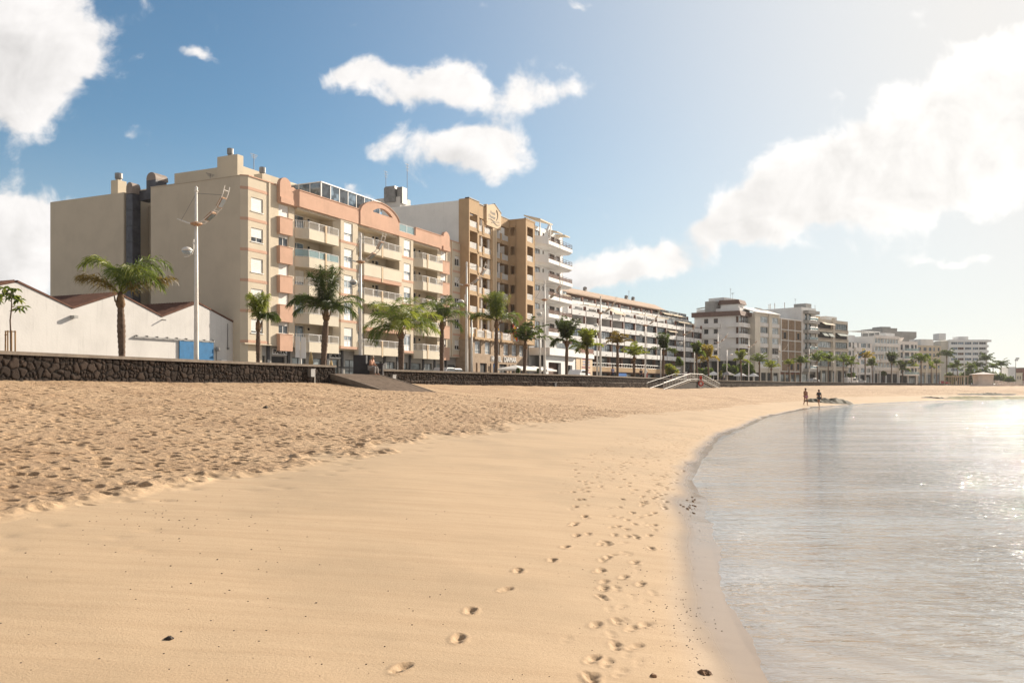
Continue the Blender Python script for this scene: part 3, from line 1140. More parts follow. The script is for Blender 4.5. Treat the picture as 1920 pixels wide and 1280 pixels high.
P580 = (-10.96, 52.3)
sea_wall('long black lava stone wall with grey coping on the left side of the beach ramp', WL[1:6] + [P580], 1.30, 0.22, 0.36, False)
sea_wall('low black lava stone wall running from the beach ramp towards the far buildings', [(-9.1, 56.4)] + WL[8:16], 1.16, 0.42, 0.32, True)


def beach_ramp():
    t = thing('beach_ramp', 'grey stone ramp sloping from the gap in the wall down to the sand', 'ramp', (-10.0, 54.2, GZ))
    dx, dy = 0.9066, -0.4220
    ax, ay, bx, by = -11.25, 52.0, -9.0, 56.4
    b = MB()
    L = 5.6
    tl, tr = (ax + 10.0, ay - 54.2), (bx + 10.0, by - 54.2)
    zt, zb = 0.80, -0.72

    def P(p, s, z):
        return (p[0] + dx * s, p[1] + dy * s, z)
    n = 8
    vs = []
    for i in range(n + 1):
        s = L * i / n
        z = zt + (zb - zt) * (i / n) ** 1.12
        vs += [P(tl, s, z), P(tr, s, z), P(tl, s, -1.2), P(tr, s, -1.2)]
    fs = []
    for i in range(n):
        a = 4 * i
        fs += [(a, a + 4, a + 5, a + 1), (a, a + 2, a + 6, a + 4), (a + 1, a + 5, a + 7, a + 3)]
    fs += [(0, 1, 3, 2), (4 * n, 4 * n + 2, 4 * n + 3, 4 * n + 1)]
    b.add(vs, fs)
    b.build('slope', 'ramp_stone', t)
    k = MB()
    for p in (tl, tr):
        vs = []
        w = 0.13
        o = -1 if p is tl else 1
        ex, ey = 0.4220 * w * o, 0.9066 * w * o
        for i in range(n + 1):
            s = L * i / n
            z = zt + (zb - zt) * (i / n) ** 1.12
            q = P(p, s, 0)
            vs += [(q[0], q[1], z - .3), (q[0] + ex, q[1] + ey, z - .3), (q[0] + ex, q[1] + ey, z + .03), (q[0], q[1], z + .03)]
        fs = []
        for i in range(n):
            for j in range(4):
                fs.append((4 * i + j, 4 * i + (j + 1) % 4, 4 * i + 4 + (j + 1) % 4, 4 * i + 4 + j))
        fs += [(0, 1, 2, 3), tuple(4 * n + j for j in range(4))]
        k.add(vs, fs)
    k.build('edge_kerb', 'coping', t)


beach_ramp()


# ---------------------------------------------------------------- small stuff on the sand
def stone(mb, x, y, z, r, rn, mi=0, flat=0.6):
    vs = []
    n = 6
    rot = rn.uniform(0, 6.28)
    for j, (zz, q) in enumerate(((-0.3, 0.8), (0.25, 1.0), (0.75, 0.55))):
        for k in range(n):
            a = rot + 6.2832 * k / n
            rr = r * q * rn.uniform(0.75, 1.2)
            vs.append((x + rr * math.cos(a), y + rr * math.sin(a), z + r * zz * flat * rn.uniform(0.85, 1.15)))
    vs.append((x, y, z + r * flat * rn.uniform(0.8, 1.0)))
    fs = []
    for j in range(2):
        for k in range(n):
            fs.append((j * n + k, j * n + (k + 1) % n, (j + 1) * n + (k + 1) % n, (j + 1) * n + k))
    for k in range(n):
        fs.append((2 * n + k, 2 * n + (k + 1) % n, 3 * n))
    mb.add(vs, fs, mi)


def sand_litter():
    rn = random.Random(11)
    pts = []
    for _ in range(280):                       # pebble belt by the water
        py = rn.uniform(960, 1300)
        px = rn.gauss(1262 + (py - 960) * 0.10, 38)
        pts.append((px, py, rn.uniform(0.004, 0.011)))
    for _ in range(330):                       # crumbs kicked out round the trails
        x, y, a, s = rn.choice(PRINTS[:44])
        pts.append(((x + rn.gauss(0, .28)), (y + rn.gauss(0, .3)), -rn.uniform(0.003, 0.007)))
    for _ in range(140):
        px, py = rn.uniform(20, 1180), rn.uniform(860, 1275)
        pts.append((px, py, rn.uniform(0.004, 0.011)))
    for _ in range(60):
        px, py = rn.gauss(330, 120), rn.gauss(970, 24)
        pts.append((px, py, rn.uniform(0.006, 0.014)))
    for _ in range(40):
        px, py = rn.gauss(430, 150), rn.gauss(1100, 70)
        pts.append((px, py, rn.uniform(0.006, 0.014)))
    mb = MB()
    for px, py, r in pts:
        if r < 0:
            x, y, r = px, py, -r
        else:
            x, y, z = ground(px, py)
        dn = shore_coords(np.array([x]), np.array([y]))[0][0]
        if dn < 0.1:
            continue
        z = float(sand_base(np.array([x]), np.array([y]))[0][0])
        stone(mb, x, y, z, 0.68 * r * (1 + 0.012 * y), rn)
    o = mb.build('pebbles', 'pebble')
    tag(o, 'dark pebbles and crumbs scattered over the smooth firm sand', 'pebbles', kind='stuff')
    wb = MB()
    for _ in range(26):
        px, py = rn.gauss(1291, 9), rn.gauss(950, 12)
        x, y, z = ground(px + (950 - py) * 0.3, py)
        stone(wb, x, y, z + .004, rn.uniform(0.010, 0.030), rn, flat=0.4)
    o = wb.build('seaweed', 'weed')
    tag(o, 'brown seaweed scraps washed up at the edge of the water', 'seaweed', kind='stuff')

    def rock(name, label, px, py, r, mat, n=1, sp=0.0, flat=0.6):
        mb = MB()
        x0, y0, z0 = ground(px, py)
        for i in range(n):
            x, y = x0 + rn.uniform(-sp, sp), y0 + rn.uniform(-sp, sp)
            stone(mb, x, y, z0, r * rn.uniform(.7, 1.1), rn, flat=flat)
        o = mb.build(name, mat)
        tag(o, label, name.replace('_', ' '))
    rock('beach_stone', 'brown crumbly stone on the damp sand nearest the water', 1320, 1262, 0.034, 'weed', 5, 0.035, 0.8)
    rock('beach_stone', 'small brown stone left of the crumbly one on the damp sand', 1226, 1268, 0.026, 'weed', 3, 0.015, 0.8)
    rock('beach_stone', 'dark rounded stone alone on the trampled sand below the ramp', 498, 766, 0.14, 'pebble', 1, 0, 0.9)
    rock('beach_stone', 'dark stone on the smooth sand at bottom left', 315, 1197, 0.028, 'pebble', 2, 0.012, 0.8)


sand_litter()


def rock_reef(name, label, line, width, h, mat, seed):
    """low ledge of sea rock: heightfield patch along a line of ground points"""
    P = [ground(*p)[:2] for p in line]
    W_ = poly_walk(P, lambda y: 0.18)
    x, y = W_[:, 0], W_[:, 1]
    s = W_[:, 2] / W_[-1, 2]
    tx, ty = np.gradient(x), np.gradient(y)
    n = np.hypot(tx, ty)
    nx, ny = -ty / n, tx / n
    c = np.linspace(-1, 1, 34)
    env = np.sin(np.pi * np.clip(s, 0.0, 1)) ** 0.6
    w = width * env * (0.6 + 0.8 * vnoise(W_[:, 2] * 0.5, W_[:, 2] * 0, seed))
    X = x[None, :] + nx[None, :] * c[:, None] * w[None, :]
    Y = y[None, :] + ny[None, :] * c[:, None] * w[None, :]
    zb = sand_base(X, Y)[0]
    zb = np.maximum(zb, -2.12)
    prof = (1 - c[:, None] ** 2) * env[None, :]
    Z = zb - 0.10 + h * np.clip(prof * 1.6 * fbm(X * 1.1, Y * 1.1, seed, 4) + 0.35 * (fbm(X * 4, Y * 4, seed + 3, 3) - .4) * (prof > .05), 0, 2)
    o = grid_mesh(name, X, Y, Z, mat)
    # grid normals follow the line, so flip if they point down
    me = o.data
    if me.polygons[len(me.polygons) // 2].normal.z < 0:
        me.flip_normals()
    tag(o, label, 'rock ledge')


rock_reef('rock_ledge', 'mossy dark rock ledge at the water behind the two walkers', [(1512, 753.2), (1550, 753.5), (1602, 757)], 1.8, 0.55, 'reef', 5)
rock_reef('rock_ledge', 'thin dark rock ledge in the pale sand across the bay', [(1726, 745.5), (1760, 746.5), (1782, 748.2)], 1.3, 0.3, 'reef', 8)
rock_reef('rock_ledge', 'wide olive mossy rock flat at the far water edge', [(1770, 748.5), (1830, 746.2), (1880, 745.8), (1960, 744.6)], 4.2, 0.30, 'reef_moss', 9)
rock_reef('rock_ledge', 'dark strip of rock lying behind the mossy flat near the hut', [(1792, 740.4), (1835, 740), (1920, 739.4)], 2.4, 0.35, 'reef', 12)

# ================================================================ BUILDINGS
rnb = random.Random(42)
FRONT = Fr.at(465, 80.2, (740, 1590))          # plane of the cream apartment block's front
UX = (740, 1590)


def window(par, x0, x1, z0, z1, y, mull=2, shutter=0.0, frame='white_frame', glass='glass', sill=None, rail=None, transom=None, depth=0.16, panel=0.0, name='window'):
    """window set back in its opening: frame, pane and, where drawn down, a roller shutter"""
    f = MB()
    t = 0.055
    e = y + depth
    a, b, c, d = x0 + .003, x1 - .003, z0 + .003, z1 - .003
    f.box(a, a + t, e - .05, e, c, d)
    f.box(b - t, b, e - .05, e, c, d)
    f.box(a + t, b - t, e - .05, e, c, c + t)
    f.box(a + t, b - t, e - .05, e, d - t, d)
    for i in range(1, mull):
        x = a + (b - a) * i / mull
        f.box(x - t * .55, x + t * .55, e - .048, e, c + t, d - t)
    if transom:
        zt = c + (d - c) * transom
        f.box(a + t, b - t, e - .046, e, zt - .03, zt + .03)
    if sill:
        f.box(x0 - .06, x1 + .06, y - .07, y + .05, z0 - .06, z0 - .002)
    if panel:
        zp = c + (d - c) * panel
        f.box(a + t, b - t, e - .03, e - .002, c + t, zp)
    w = f.build(name, frame, par)
    g = MB()
    g.box(a + .02, b - .02, e - .012, e + .01, c + .02, d - .02)
    g.build('pane', glass, w)
    if shutter > 0:
        s = MB()
        zs = d - (d - c) * shutter
        n = max(2, int((d - zs) / 0.16))
        for i in range(n):
            q0 = zs + (d - zs) * i / n
            q1 = zs + (d - zs) * (i + 1) / n
            s.box(a + .015, b - .015, e - .085, e - .055, q0 + .006, q1)
        s.build('roller_shutter', 'shutter', w)
    return w


def railing(par, pts, z0, h, mat='rail_white', gap=0.13, bar=0.009, glass=None, top=0.03, name='railing'):
    """railing along local points (x, y)"""
    r = MB()
    for i in range(len(pts) - 1):
        (ax, ay), (bx, by) = pts[i], pts[i + 1]
        L = math.hypot(bx - ax, by - ay)
        r.tube([(ax, ay, z0 + h), (bx, by, z0 + h)], top, 5)
        r.tube([(ax, ay, z0 + .06), (bx, by, z0 + .06)], top * .7, 5)
        n = max(1, int(L / 1.3))
        for k in range(n + 1):
            x, y = ax + (bx - ax) * k / n, ay + (by - ay) * k / n
            r.box(x - .025, x + .025, y - .025, y + .025, z0, z0 + h)
        if gap and not glass:
            n = int(L / gap)
            for k in range(1, n):
                x, y = ax + (bx - ax) * k / n, ay + (by - ay) * k / n
                r.box(x - bar, x + bar, y - bar, y + bar, z0 + .05, z0 + h)
    o = r.build(name, mat, par)
    if glass:
        g = MB()
        for i in range(len(pts) - 1):
            (ax, ay), (bx, by) = pts[i], pts[i + 1]
            L = math.hypot(bx - ax, by - ay)
            nx, ny = -(by - ay) / L * .008, (bx - ax) / L * .008
            g.prism([(ax + nx, ay + ny), (bx + nx, by + ny), (bx - nx, by - ny), (ax - nx, ay - ny)], z0 + .08, z0 + h - .05)
        g.build('glass_panel', glass, o)
    return o


def roof_antenna(par, x, y, z, h, name='antenna', dish=False):
    a = MB()
    a.tube([(x, y, z), (x, y, z + h)], 0.035, 5)
    for k, q in enumerate((0.98, 0.9, 0.82)):
        L = 0.55 - 0.1 * k
        a.box(x - L, x + L, y - .02, y + .02, z + h * q - .02, z + h * q + .02)
    a.build(name, 'mast_metal', par)


def chimney(par, x0, x1, y0, y1, z0, z1, mat='cream', cap=0.35):
    c = MB()
    c.box(x0, x1, y0, y1, z0, z1)
    o = c.build('chimney', mat, par)
    k = MB()
    cx, cy, r = (x0 + x1) / 2, (y0 + y1) / 2, cap
    k.lathe([(r * .75, 0), (r * .75, .22), (r, .24), (r, .78), (r * .9, .82)], (cx, cy, z1), 12)
    k.build('cowl', 'zinc', o)


def letters(txt, par, x, y, z, h, mat, name='lettering', rz_x=True, depth=0.06, width=None):
    cu = D.curves.new(name, 'FONT')
    cu.body = txt
    cu.size = h * 1.4
    cu.extrude = depth / 2
    cu.materials.append(MATS[mat])
    o = D.objects.new(name, cu)
    COL.objects.link(o)
    dg = bpy.context.evaluated_depsgraph_get()
    me = bpy.data.meshes.new_from_object(o.evaluated_get(dg))
    D.objects.remove(o)
    D.curves.remove(cu)
    xs = [v.co.x for v in me.vertices]
    w0 = max(xs) - min(xs)
    k = (width / w0) if width else 1.0
    q = MB()
    q.v = [(x + (v.co.x - min(xs)) * k, y - v.co.z, z + v.co.y) for v in me.vertices]
    q.f = [tuple(p.vertices) for p in me.polygons]
    q.m = [0] * len(q.f)
    D.meshes.remove(me)
    return q.build(name, mat, par)


# ---------------------------------------------------------------- the cream and salmon apartment block
def cream_block():
    t = FRONT.thing('apartment_building', 'cream apartment block with salmon bands, salmon box fronts and curved salmon parapet', 'building')
    FL = [4.15 + 2.9 * k for k in range(5)]
    TOP, W = 19.88, 42.5
    M = lambda u: W - u                       # the front is symmetric
    wins = []
    # ---- front walls, bay by bay (holes first, then windows)
    holes = []
    for k, z in enumerate(FL):
        holes.append((0.42, 2.05, z + .95, z + 2.28))
        holes.append((M(2.05), M(0.62), z + .95, z + 2.28))
    b = MB()
    b.wall(0, 2.78, FL[0], TOP, 0.0, holes)
    b.wall(M(2.78), M(0), FL[0], TOP, 0.0, holes)
    b.box(2.78, 3.02, -.10, .30, FL[0], TOP - .02)
    b.box(M(3.02), M(2.78), -.10, .30, FL[0], TOP - .02)
    h2 = []
    for k, z in enumerate(FL):
        h2 += [(4.35, 5.85, z + 1.12, z + 2.35), (M(5.85), M(4.35), z + 1.12, z + 2.35)]
    b.wall(3.02, 6.8, FL[0], TOP, 0.04, h2)
    b.wall(M(6.8), M(3.02), FL[0], TOP, 0.04, h2)
    # balcony recesses
    for (a, c, back, door) in ((6.8, 13.0, 1.7, ((7.15, 10.4),)), (M(13.0), M(6.8), 1.7, ((M(12.55), M(9.3)),)),
                               (17.0, M(17.0), 1.35, ((17.3, 18.1), (19.6, 20.95), (23.2, 24.0)))):
        hh = []
        for k, z in enumerate(FL):
            for d0, d1 in door:
                lo = .12 if d1 - d0 > 2 else (1.0 if d1 - d0 > 1 else .12)
                hh.append((d0, d1, z + lo, z + 2.3))
        b.wall(a, c, FL[0], TOP - 1.4, back, hh)
        b.poly([(a, .0, FL[0]), (a, back, FL[0]), (a, back, TOP - 1.4), (a, .0, TOP - 1.4)][::-1])
        b.poly([(c, .0, FL[0]), (c, back, FL[0]), (c, back, TOP - 1.4), (c, .0, TOP - 1.4)])
        for k, z in enumerate(FL[1:] + [18.3]):          # soffits of the floors above
            b.box(a + .003, c - .003, .04, back - .003, z - .22, z - .003)
    # chamfered window columns standing proud of the recesses
    h3 = []
    for k, z in enumerate(FL):
        h3 += [(14.35, 15.95, z + .25, z + 2.32), (M(15.95), M(14.35), z + .25, z + 2.32)]
    for s in (0, 1):
        q = (lambda u: u) if s == 0 else M
        x0, x1 = sorted((q(13.75), q(16.95)))
        b.wall(x0, x1, FL[0], TOP - 1.35, -0.55, h3)
        for p in ([(q(13.05), .02), (q(13.75), -.55)], [(q(16.95), -.55), (q(17.0), .02)]):
            (ax, ay), (bx, by) = p
            b.poly([(ax, ay, FL[0]), (bx, by, FL[0]), (bx, by, TOP - 1.35), (ax, ay, TOP - 1.35)])
        b.prism([(q(13.05), .02), (q(13.75), -.549), (q(16.95), -.549), (q(17.0), .02)], FL[0] - .02, FL[0] + .05)
    b.build('front_wall', 'cream', t)
    # ---- windows
    for k, z in enumerate(FL):
        sh = (0.86, 1.0, 1.0, .68, .95)[k]
        window(t, 0.42, 2.05, z + .95, z + 2.28, 0, 2, sh, sill=True)
        window(t, M(2.05), M(0.62), z + .95, z + 2.28, 0, 2, rnb.choice((0, .3, .6)), sill=True)
        window(t, 4.35, 5.85, z + 1.12, z + 2.35, .04, 2, (.35, 1., 1., .3, 1.)[k])
        window(t, M(5.85), M(4.35), z + 1.12, z + 2.35, .04, 2, (.7, .5, .4, .8, 1.)[k])
        window(t, 7.15, 10.4, z + .12, z + 2.3, 1.7, 3, (0, 0, 1, 0, 0)[k] * .55, glass='glass_blue', name='balcony_door')
        window(t, M(12.55), M(9.3), z + .12, z + 2.3, 1.7, 3, 0, name='balcony_door')
        window(t, 17.3, 18.1, z + .12, z + 2.3, 1.35, 1, (0, 0, 0, 1., 1.)[k] * .9)
        window(t, 19.6, 20.95, z + 1.0, z + 2.3, 1.35, 2, (0, 0, .2, .95, .9)[k], glass='glass_pale')
        window(t, 23.2, 24.0, z + .12, z + 2.3, 1.35, 1, 0, name='balcony_door')
        window(t, 14.35, 15.95, z + .25, z + 2.32, -.55, 2, (.45, .1, .3, .42, .58)[k], glass='glass_pale', panel=.30, transom=.34)
        window(t, M(15.95), M(14.35), z + .25, z + 2.32, -.55, 2, (.1, .2, .35, .5, .55)[k], glass='glass_pale', panel=.30, transom=.34)
    # ---- salmon bands
    for k, z in enumerate(FL + [18.65]):
        s = MB()
        for q in (lambda u: u, M):
            for (a, c, y) in ((0.0, 2.78, -.025), (13.75, 16.95, -.575)):
                if k == 5 and a > 5:
                    continue
                x0, x1 = sorted((q(a), q(c)))
                zz = z + (2.65 if False else 0)
                s.box(x0 - (.012 if a else 0), x1, y, y + .06, zz - .02, zz + .26)
            if k < 5:
                ax, bx = q(13.04), q(13.74)
                s.prism([(ax, 0.0), (bx, -.575), (bx, -.54), (ax, .035)], z - .02, z + .26)
        s.prism([(-.53, .50), (0, -.025), (0, .0), (-.5, .53)], z - .02, z + .26)
        build_each(s, 'string_course', 'salmon', t)
    # ---- salmon boxes under the windows
    for k, z in enumerate(FL):
        for q in (lambda u: u, M):
            x0, x1 = sorted((q(4.1), q(6.02)))
            s = MB()
            s.box(x0, x1, -.36, .035, z - .62, z + 1.03)
            s.box(x0 - .04, x1 + .04, -.40, .03, z + 1.03, z + 1.09)
            s.build('box_front', 'salmon', t)
    # ---- balconies
    for k, z in enumerate(FL):
        for q, side in ((lambda u: u, 0), (M, 1)):
            poly = [(q(6.82), .02), (q(8.0), -.85), (q(13.0), -.85), (q(13.0), .02)] if side == 0 else [(M(13.0), .02), (M(13.0), -.15), (M(11.9), -.85), (M(6.85), -.85), (M(6.85), .02)]
            bb = MB()
            bb.prism(poly, z - .62, z + .42)
            o = bb.build('balcony', 'cream_light', t)
            r = [(p[0], p[1] + .06) for p in (poly[:3] if side == 0 else poly[1:5])]
            railing(o, r, z + .42, .78, gap=.17, glass='rail_glass' if (k == 3 and side == 0) else None)
            xd = q(10.75)
            dv = MB()
            dv.box(xd - .13, xd + .13, -.90, -.78, z - .60, z + 1.16)
            dv.build('divider', 'salmon' if False else 'tan_light', o)
        solid = k in (1, 3)
        poly = [(17.05, .0), (17.6, -.95), (21.05, -.95), (21.25, -.80), (21.45, -.95), (25.45, -.95), (25.45, .0)]
        bb = MB()
        bb.prism(poly, z - (.28 if solid else .55), z + (1.08 if solid else .38))
        o = bb.build('balcony', 'cream_light', t)
        if solid:
            s = MB()
            s.prism([(x, y + .03 * (y < 0)) for x, y in poly], z - .72, z - .282)
            s.build('balcony_base', 'salmon', o)
            s = MB()
            s.prism([(17.04, .01), (17.58, -.98), (25.48, -.98), (25.48, .01)], z + 1.08, z + 1.14)
            s.build('rail_cap', 'cream_light', o)
        else:
            railing(o, [(17.07, .0), (17.63, -.9), (21.2, -.9), (25.4, -.9), (25.4, -.02)], z + .38, .80, gap=.17)
        s = MB()
        s.box(21.12, 21.38, -.97, -.80, z - .70, z + 1.15)
        s.build('divider', 'tan_light', o)
    # balcony lamps
    for k, z in enumerate(FL):
        s = MB()
        for u in (11.0, M(8.7), 18.6, 22.6):
            s.lathe([(.07, 0), (.11, .05), (.11, .22), (.05, .28)], (u, (1.6 if u < 14 or u > 28 else 1.25), z + 1.85), 8)
        build_each(s, 'wall_lamp', 'dark', t)
    # ---- salmon parapet with the two small arches and the wide middle arch
    p = MB()
    p.slab_y([(6.75, 18.25), (17.2, 18.25), (17.2, TOP), (6.75, TOP)], -.62, -.30)
    p.slab_y([(25.3, 18.25), (26.0, 18.25), (26.0, 18.9), (25.3, 18.9)], -.62, -.30)
    p.slab_y([(26.0, 18.25), (29.2, 18.25), (29.2, 18.9), (26.0, 18.9)], -.62, -.30)
    p.slab_y([(29.2, 18.25), (M(6.75), 18.25), (M(6.75), TOP), (29.2, TOP)], -.62, -.30)
    n = 26
    for i in range(n):
        u0, u1 = 17.2 + 8.1 * i / n, 17.2 + 8.1 * (i + 1) / n
        arc = lambda u: 19.85 + 1.55 * math.sqrt(max(0.0, 1 - ((u - 21.25) / 4.05) ** 2)) ** 1.35
        lo = lambda u: 20.12
        hi = lambda u: 20.12 + 0.72 * max(0.0, 1 - ((u - 21.7) / 2.2) ** 2)
        if abs((u0 + u1) / 2 - 21.7) < 2.1:
            p.slab_y([(u0, 18.25), (u1, 18.25), (u1, lo(u1)), (u0, lo(u0))], -.72, -.36)
            p.slab_y([(u0, hi(u0)), (u1, hi(u1)), (u1, arc(u1)), (u0, arc(u0))], -.72, -.36)
        else:
            p.slab_y([(u0, 18.25), (u1, 18.25), (u1, arc(u1)), (u0, arc(u0))], -.72, -.36)
        p.slab_y([(u0, arc(u0)), (u1, arc(u1)), (u1, arc(u1) + .09), (u0, arc(u0) + .09)], -.80, -.30)
    for q in (lambda u: u, M):
        c0, rr = 4.95, .86
        pts = [(q(4.1), 18.2), (q(6.75), 18.2), (q(6.75), TOP), (q(6.45), 19.95), (q(6.1), 20.1)]
        pts += [(q(c0 + rr * math.cos(a)), 20.0 + .78 * math.sin(a)) for a in [math.pi * i / 12 for i in range(0, 13)]]
        p.slab_y(pts, -.36, .02)
        x0, x1 = sorted((q(4.1), q(6.05)))
        p.box(x0, x1, -.50, -.34, 18.2, 18.75)
    p.prism([(6.75, -.30), (6.75, -.62), (6.3, -.36), (6.3, .0)], 18.25, TOP)
    p.box(6.72, 17.25, -.68, -.26, TOP, TOP + .09)
    p.box(29.15, M(6.72), -.68, -.26, TOP, TOP + .09)
    for x0, x1 in ((-.02, 4.0), (M(4.0), M(-.02))):
        p.box(x0, x1, -.10, .25, TOP, TOP + .10)
    p.prism([(-.56, .5), (-.02, -.06), (.2, .2), (-.3, .7)], TOP, TOP + .10)
    p.build('parapet', 'salmon', t)
    s = MB()
    s.box(6.82, 17.15, -.25, .3, 18.0, 18.24)
    s.box(29.2, M(6.82), -.25, .3, 18.0, 18.24)
    s.box(17.15, 29.2, -.30, .3, 18.0, 18.24)
    s.build('balcony_ceiling', 'cream', t)
    railing(t, [(25.6, -.45), (29.1, -.45)], 18.9, .95, glass='rail_glass', gap=0, name='roof_railing')
    window(t, 13.9, 16.9, 18.95, 19.7, -.625, 3, 0, frame='brown_wood', depth=.06, name='parapet_window')
    # ---- shaded side wall, light well and rear wing
    g = MB()
    g.poly([(-.5, .5, GZ), (0, 0, GZ), (0, 0, TOP), (-.5, .5, TOP)][::-1])
    g.box(-.5, 2.5, .5, 12.1, GZ, TOP - .003)
    g.box(-.55, -.2, .5, 12.1, TOP - .003, TOP + .06)
    g.build('side_wall', 'cream', t)
    g = MB()
    g.box(-.5, 14, 15.9, 26.95, GZ, TOP - .1)
    g.build('rear_wing', 'cream', t)
    g = MB()
    wl = 2.9
    hl = [(12.5, 14.3, z + .9, z + 2.3) for z in FL]
    # light-well wall faces -x: build it facing -y and turn it
    tmp = MB()
    tmp.wall(12.1, 15.9, GZ, TOP - 1.2, 0, hl, .15)
    g.v = [(wl + y, 28.0 - x, z) for x, y, z in tmp.v]
    g.f, g.m = tmp.f, tmp.m
    g.box(wl + .2, wl + .6, 12.1, 15.9, GZ, TOP - 1.2)
    g.build('light_well_wall', 'white', t)
    for k, z in enumerate(FL):
        s = MB()
        s.box(wl + .02, wl + .10, 28 - 14.3, 28 - 12.5, z + .9, z + 2.3)
        s.box(wl - .05, wl + .02, 28 - 14.36, 28 - 12.44, z + .82, z + .9)
        s.build('light_well_window', 'shutter' if k > 1 else 'glass', t)
    # main body and flat roof behind the front
    g = MB()
    g.box(2.5, W, 2.2, 12.05, GZ, TOP - .75)
    g.box(2.6, W - .1, 15.0, 15.85, GZ, TOP - .9)
    g.build('main_body', 'cream', t)
    # roof-top rooms
    g = MB()
    g.box(4.7, 17.2, 5.6, 14.4, TOP - .8, 22.7)
    g.box(W - 0.1, W + .02, 1.2, 12.0, TOP - 1, TOP + .4)
    g.box(6, 13, 18, 24, TOP - .2, 21.9)
    build_each(g, 'penthouse', 'cream', t)
    g = MB()
    for i, u in enumerate((12.3, 13.9, 15.5, 17.1, 18.7, 20.3, 21.9, 23.5)):
        g.box(u - .05, u + .05, .9, 1.0, TOP - .6, 22.05)
    g.box(12.2, 23.6, .85, 5.5, 22.05, 22.17)
    g.box(12.25, 23.55, .9, 1.02, 20.15, 20.27)
    for y in (.95, 2.4, 3.9, 5.4):
        g.box(12.2, 12.3, y - .05, y + .05, TOP - .6, 22.05)
    o = g.build('sunroom', 'white_frame', t)
    for i in range(7):
        u = 12.3 + 1.6 * i
        s = MB()
        s.box(u + .06, u + 1.54, .93, .96, 20.28, 22.04)
        for v in (.5, 1.0):
            pass
        s.build('pane', ('glass', 'glass_blue', 'glass', 'glass_blue', 'glass', 'glass_blue', 'glass_blue')[i], o)
    s = MB()
    s.box(12.22, 12.27, 1.0, 5.4, 20.2, 22.0)
    s.build('pane', 'glass_blue', o)
    s = MB()
    s.box(12.3, 23.5, 1.0, 5.4, TOP - .6, 20.15)
    s.build('sunroom_base', 'white', o)
    chimney(t, 4.2, 5.05, 5.2, 7.9, TOP, 23.6, cap=.33)
    chimney(t, 5.6, 6.9, 3.2, 4.3, TOP - .4, 21.75, cap=.33)
    chimney(t, 1.2, 2.3, FRONT.yat(221, 1.2), FRONT.yat(208, 1.2), TOP - .2, 21.75, cap=.40)
    chimney(t, 34.6, 35.4, 7.0, 7.9, TOP - .4, 21.4, cap=.45)
    chimney(t, 18.3, 18.9, 8, 9, TOP, 22.9, cap=.3)
    railing(t, [(29.5, 5.0), (36.5, 5.0)], TOP - .3, 1.4, glass='rail_glass', gap=0, name='roof_railing')
    for u, y, z, h in ((8.6, 7.0, 22.7, 2.2), (1.8, 6.5, 19.9, 1.3)):
        roof_antenna(t, u, y, z, h)
    # ducts
    d = MB()
    for i in range(11):
        z0, z1 = GZ + 1 + i * 1.62, GZ + 1 + (i + 1) * 1.62 - .03
        d.box(-.45, .55, 14.7, 15.6, z0, min(z1, 19.6))
    o = d.build('duct', 'duct_slate', t)
    s = MB()
    s.slab_x([(14.7, 19.6), (15.6, 19.6), (15.6, 20.2)] + [(15.15 - .45 * -math.cos(a), 20.2 + .55 * math.sin(a)) for a in [math.pi * i / 8 for i in range(9)]][::1] + [(14.7, 20.2)], -.45, .55)
    s.build('duct_hood', 'duct_hood', o)
    d = MB()
    d.box(.3, 1.7, 12.3, 13.6, 19.0, 20.9)
    d.box(.4, 1.6, 13.6, 14.8, 19.0, 20.0)
    o = d.build('duct', 'duct_slate', t)
    s = MB()
    s.slab_x([(12.3, 20.9), (13.6, 20.9)] + [(12.95 + .65 * math.cos(a), 21.1 + .6 * math.sin(a)) for a in [math.pi * i / 8 for i in range(9)]], .3, 1.9)
    s.build('duct_hood', 'duct_hood', o)
    # ---- ground floor shops
    g = MB()
    sh = []
    spec = [(0.9, 3.0, .1), (3.9, 5.9, .55), (7.0, 9.2, .1), (10.2, 11.9, .1), (13.6, 14.9, .3), (16.0, 18.2, .1), (19.2, 20.2, .1), (21.2, 23.4, .2), (24.4, 26.3, .1),
            (27.2, 29.2, .1), (30.0, 32.4, .1), (33.4, 35.2, .2), (36.4, 38.2, .3), (39.4, 41.6, .1)]
    for a, c, lo in spec:
        sh.append((a, c, GZ + lo, GZ + 2.25))
    g.wall(-.45, W, GZ, FL[0] - .02, .55, sh, .3)
    g.box(-.4, W, .86, 2.0, GZ, FL[0] - .03)
    g.build('shop_wall', 'grey_stone', t)
    s = MB()
    s.box(-.45, W, -.02, .52, FL[0] - .14, FL[0] - .022)
    s.build('soffit', 'cream', t)
    for i, (a, c, lo) in enumerate(spec):
        window(t, a, c, GZ + lo, GZ + 2.25, .55, 1 + (i % 3 == 2), 0, frame='dark_metal', glass='dark' if i in (1, 6) else 'glass_shop', depth=.2, name='shop_window')
    s = MB()
    for u in (3.35, 6.4, 12.8, 15.4, 18.7, 20.6, 23.9, 26.7, 29.6, 32.9, 35.8, 38.8):
        s.box(u - .18, u + .18, .42, .56, GZ, FL[0] - .03)
    build_each(s, 'pilaster', 'dark_metal', t)
    s = MB()
    s.box(-.2, W - .3, .50, .545, GZ + 1.32, GZ + 1.44)
    s.build('rail_strip', 'dark_metal', t)
    s = MB()
    s.box(4.0, 6.45, .51, .545, GZ + 2.42, GZ + 3.05)
    s.build('sign_board', 'white_frame', t)
    s = MB()
    s.box(13.2, 15.5, .51, .545, GZ + 2.36, GZ + 2.98)
    s.build('sign_board', 'white_frame', t)
    letters('PALEO', t, 4.15, .47, GZ + 2.52, .42, 'dark', 'shop_sign', width=2.15)
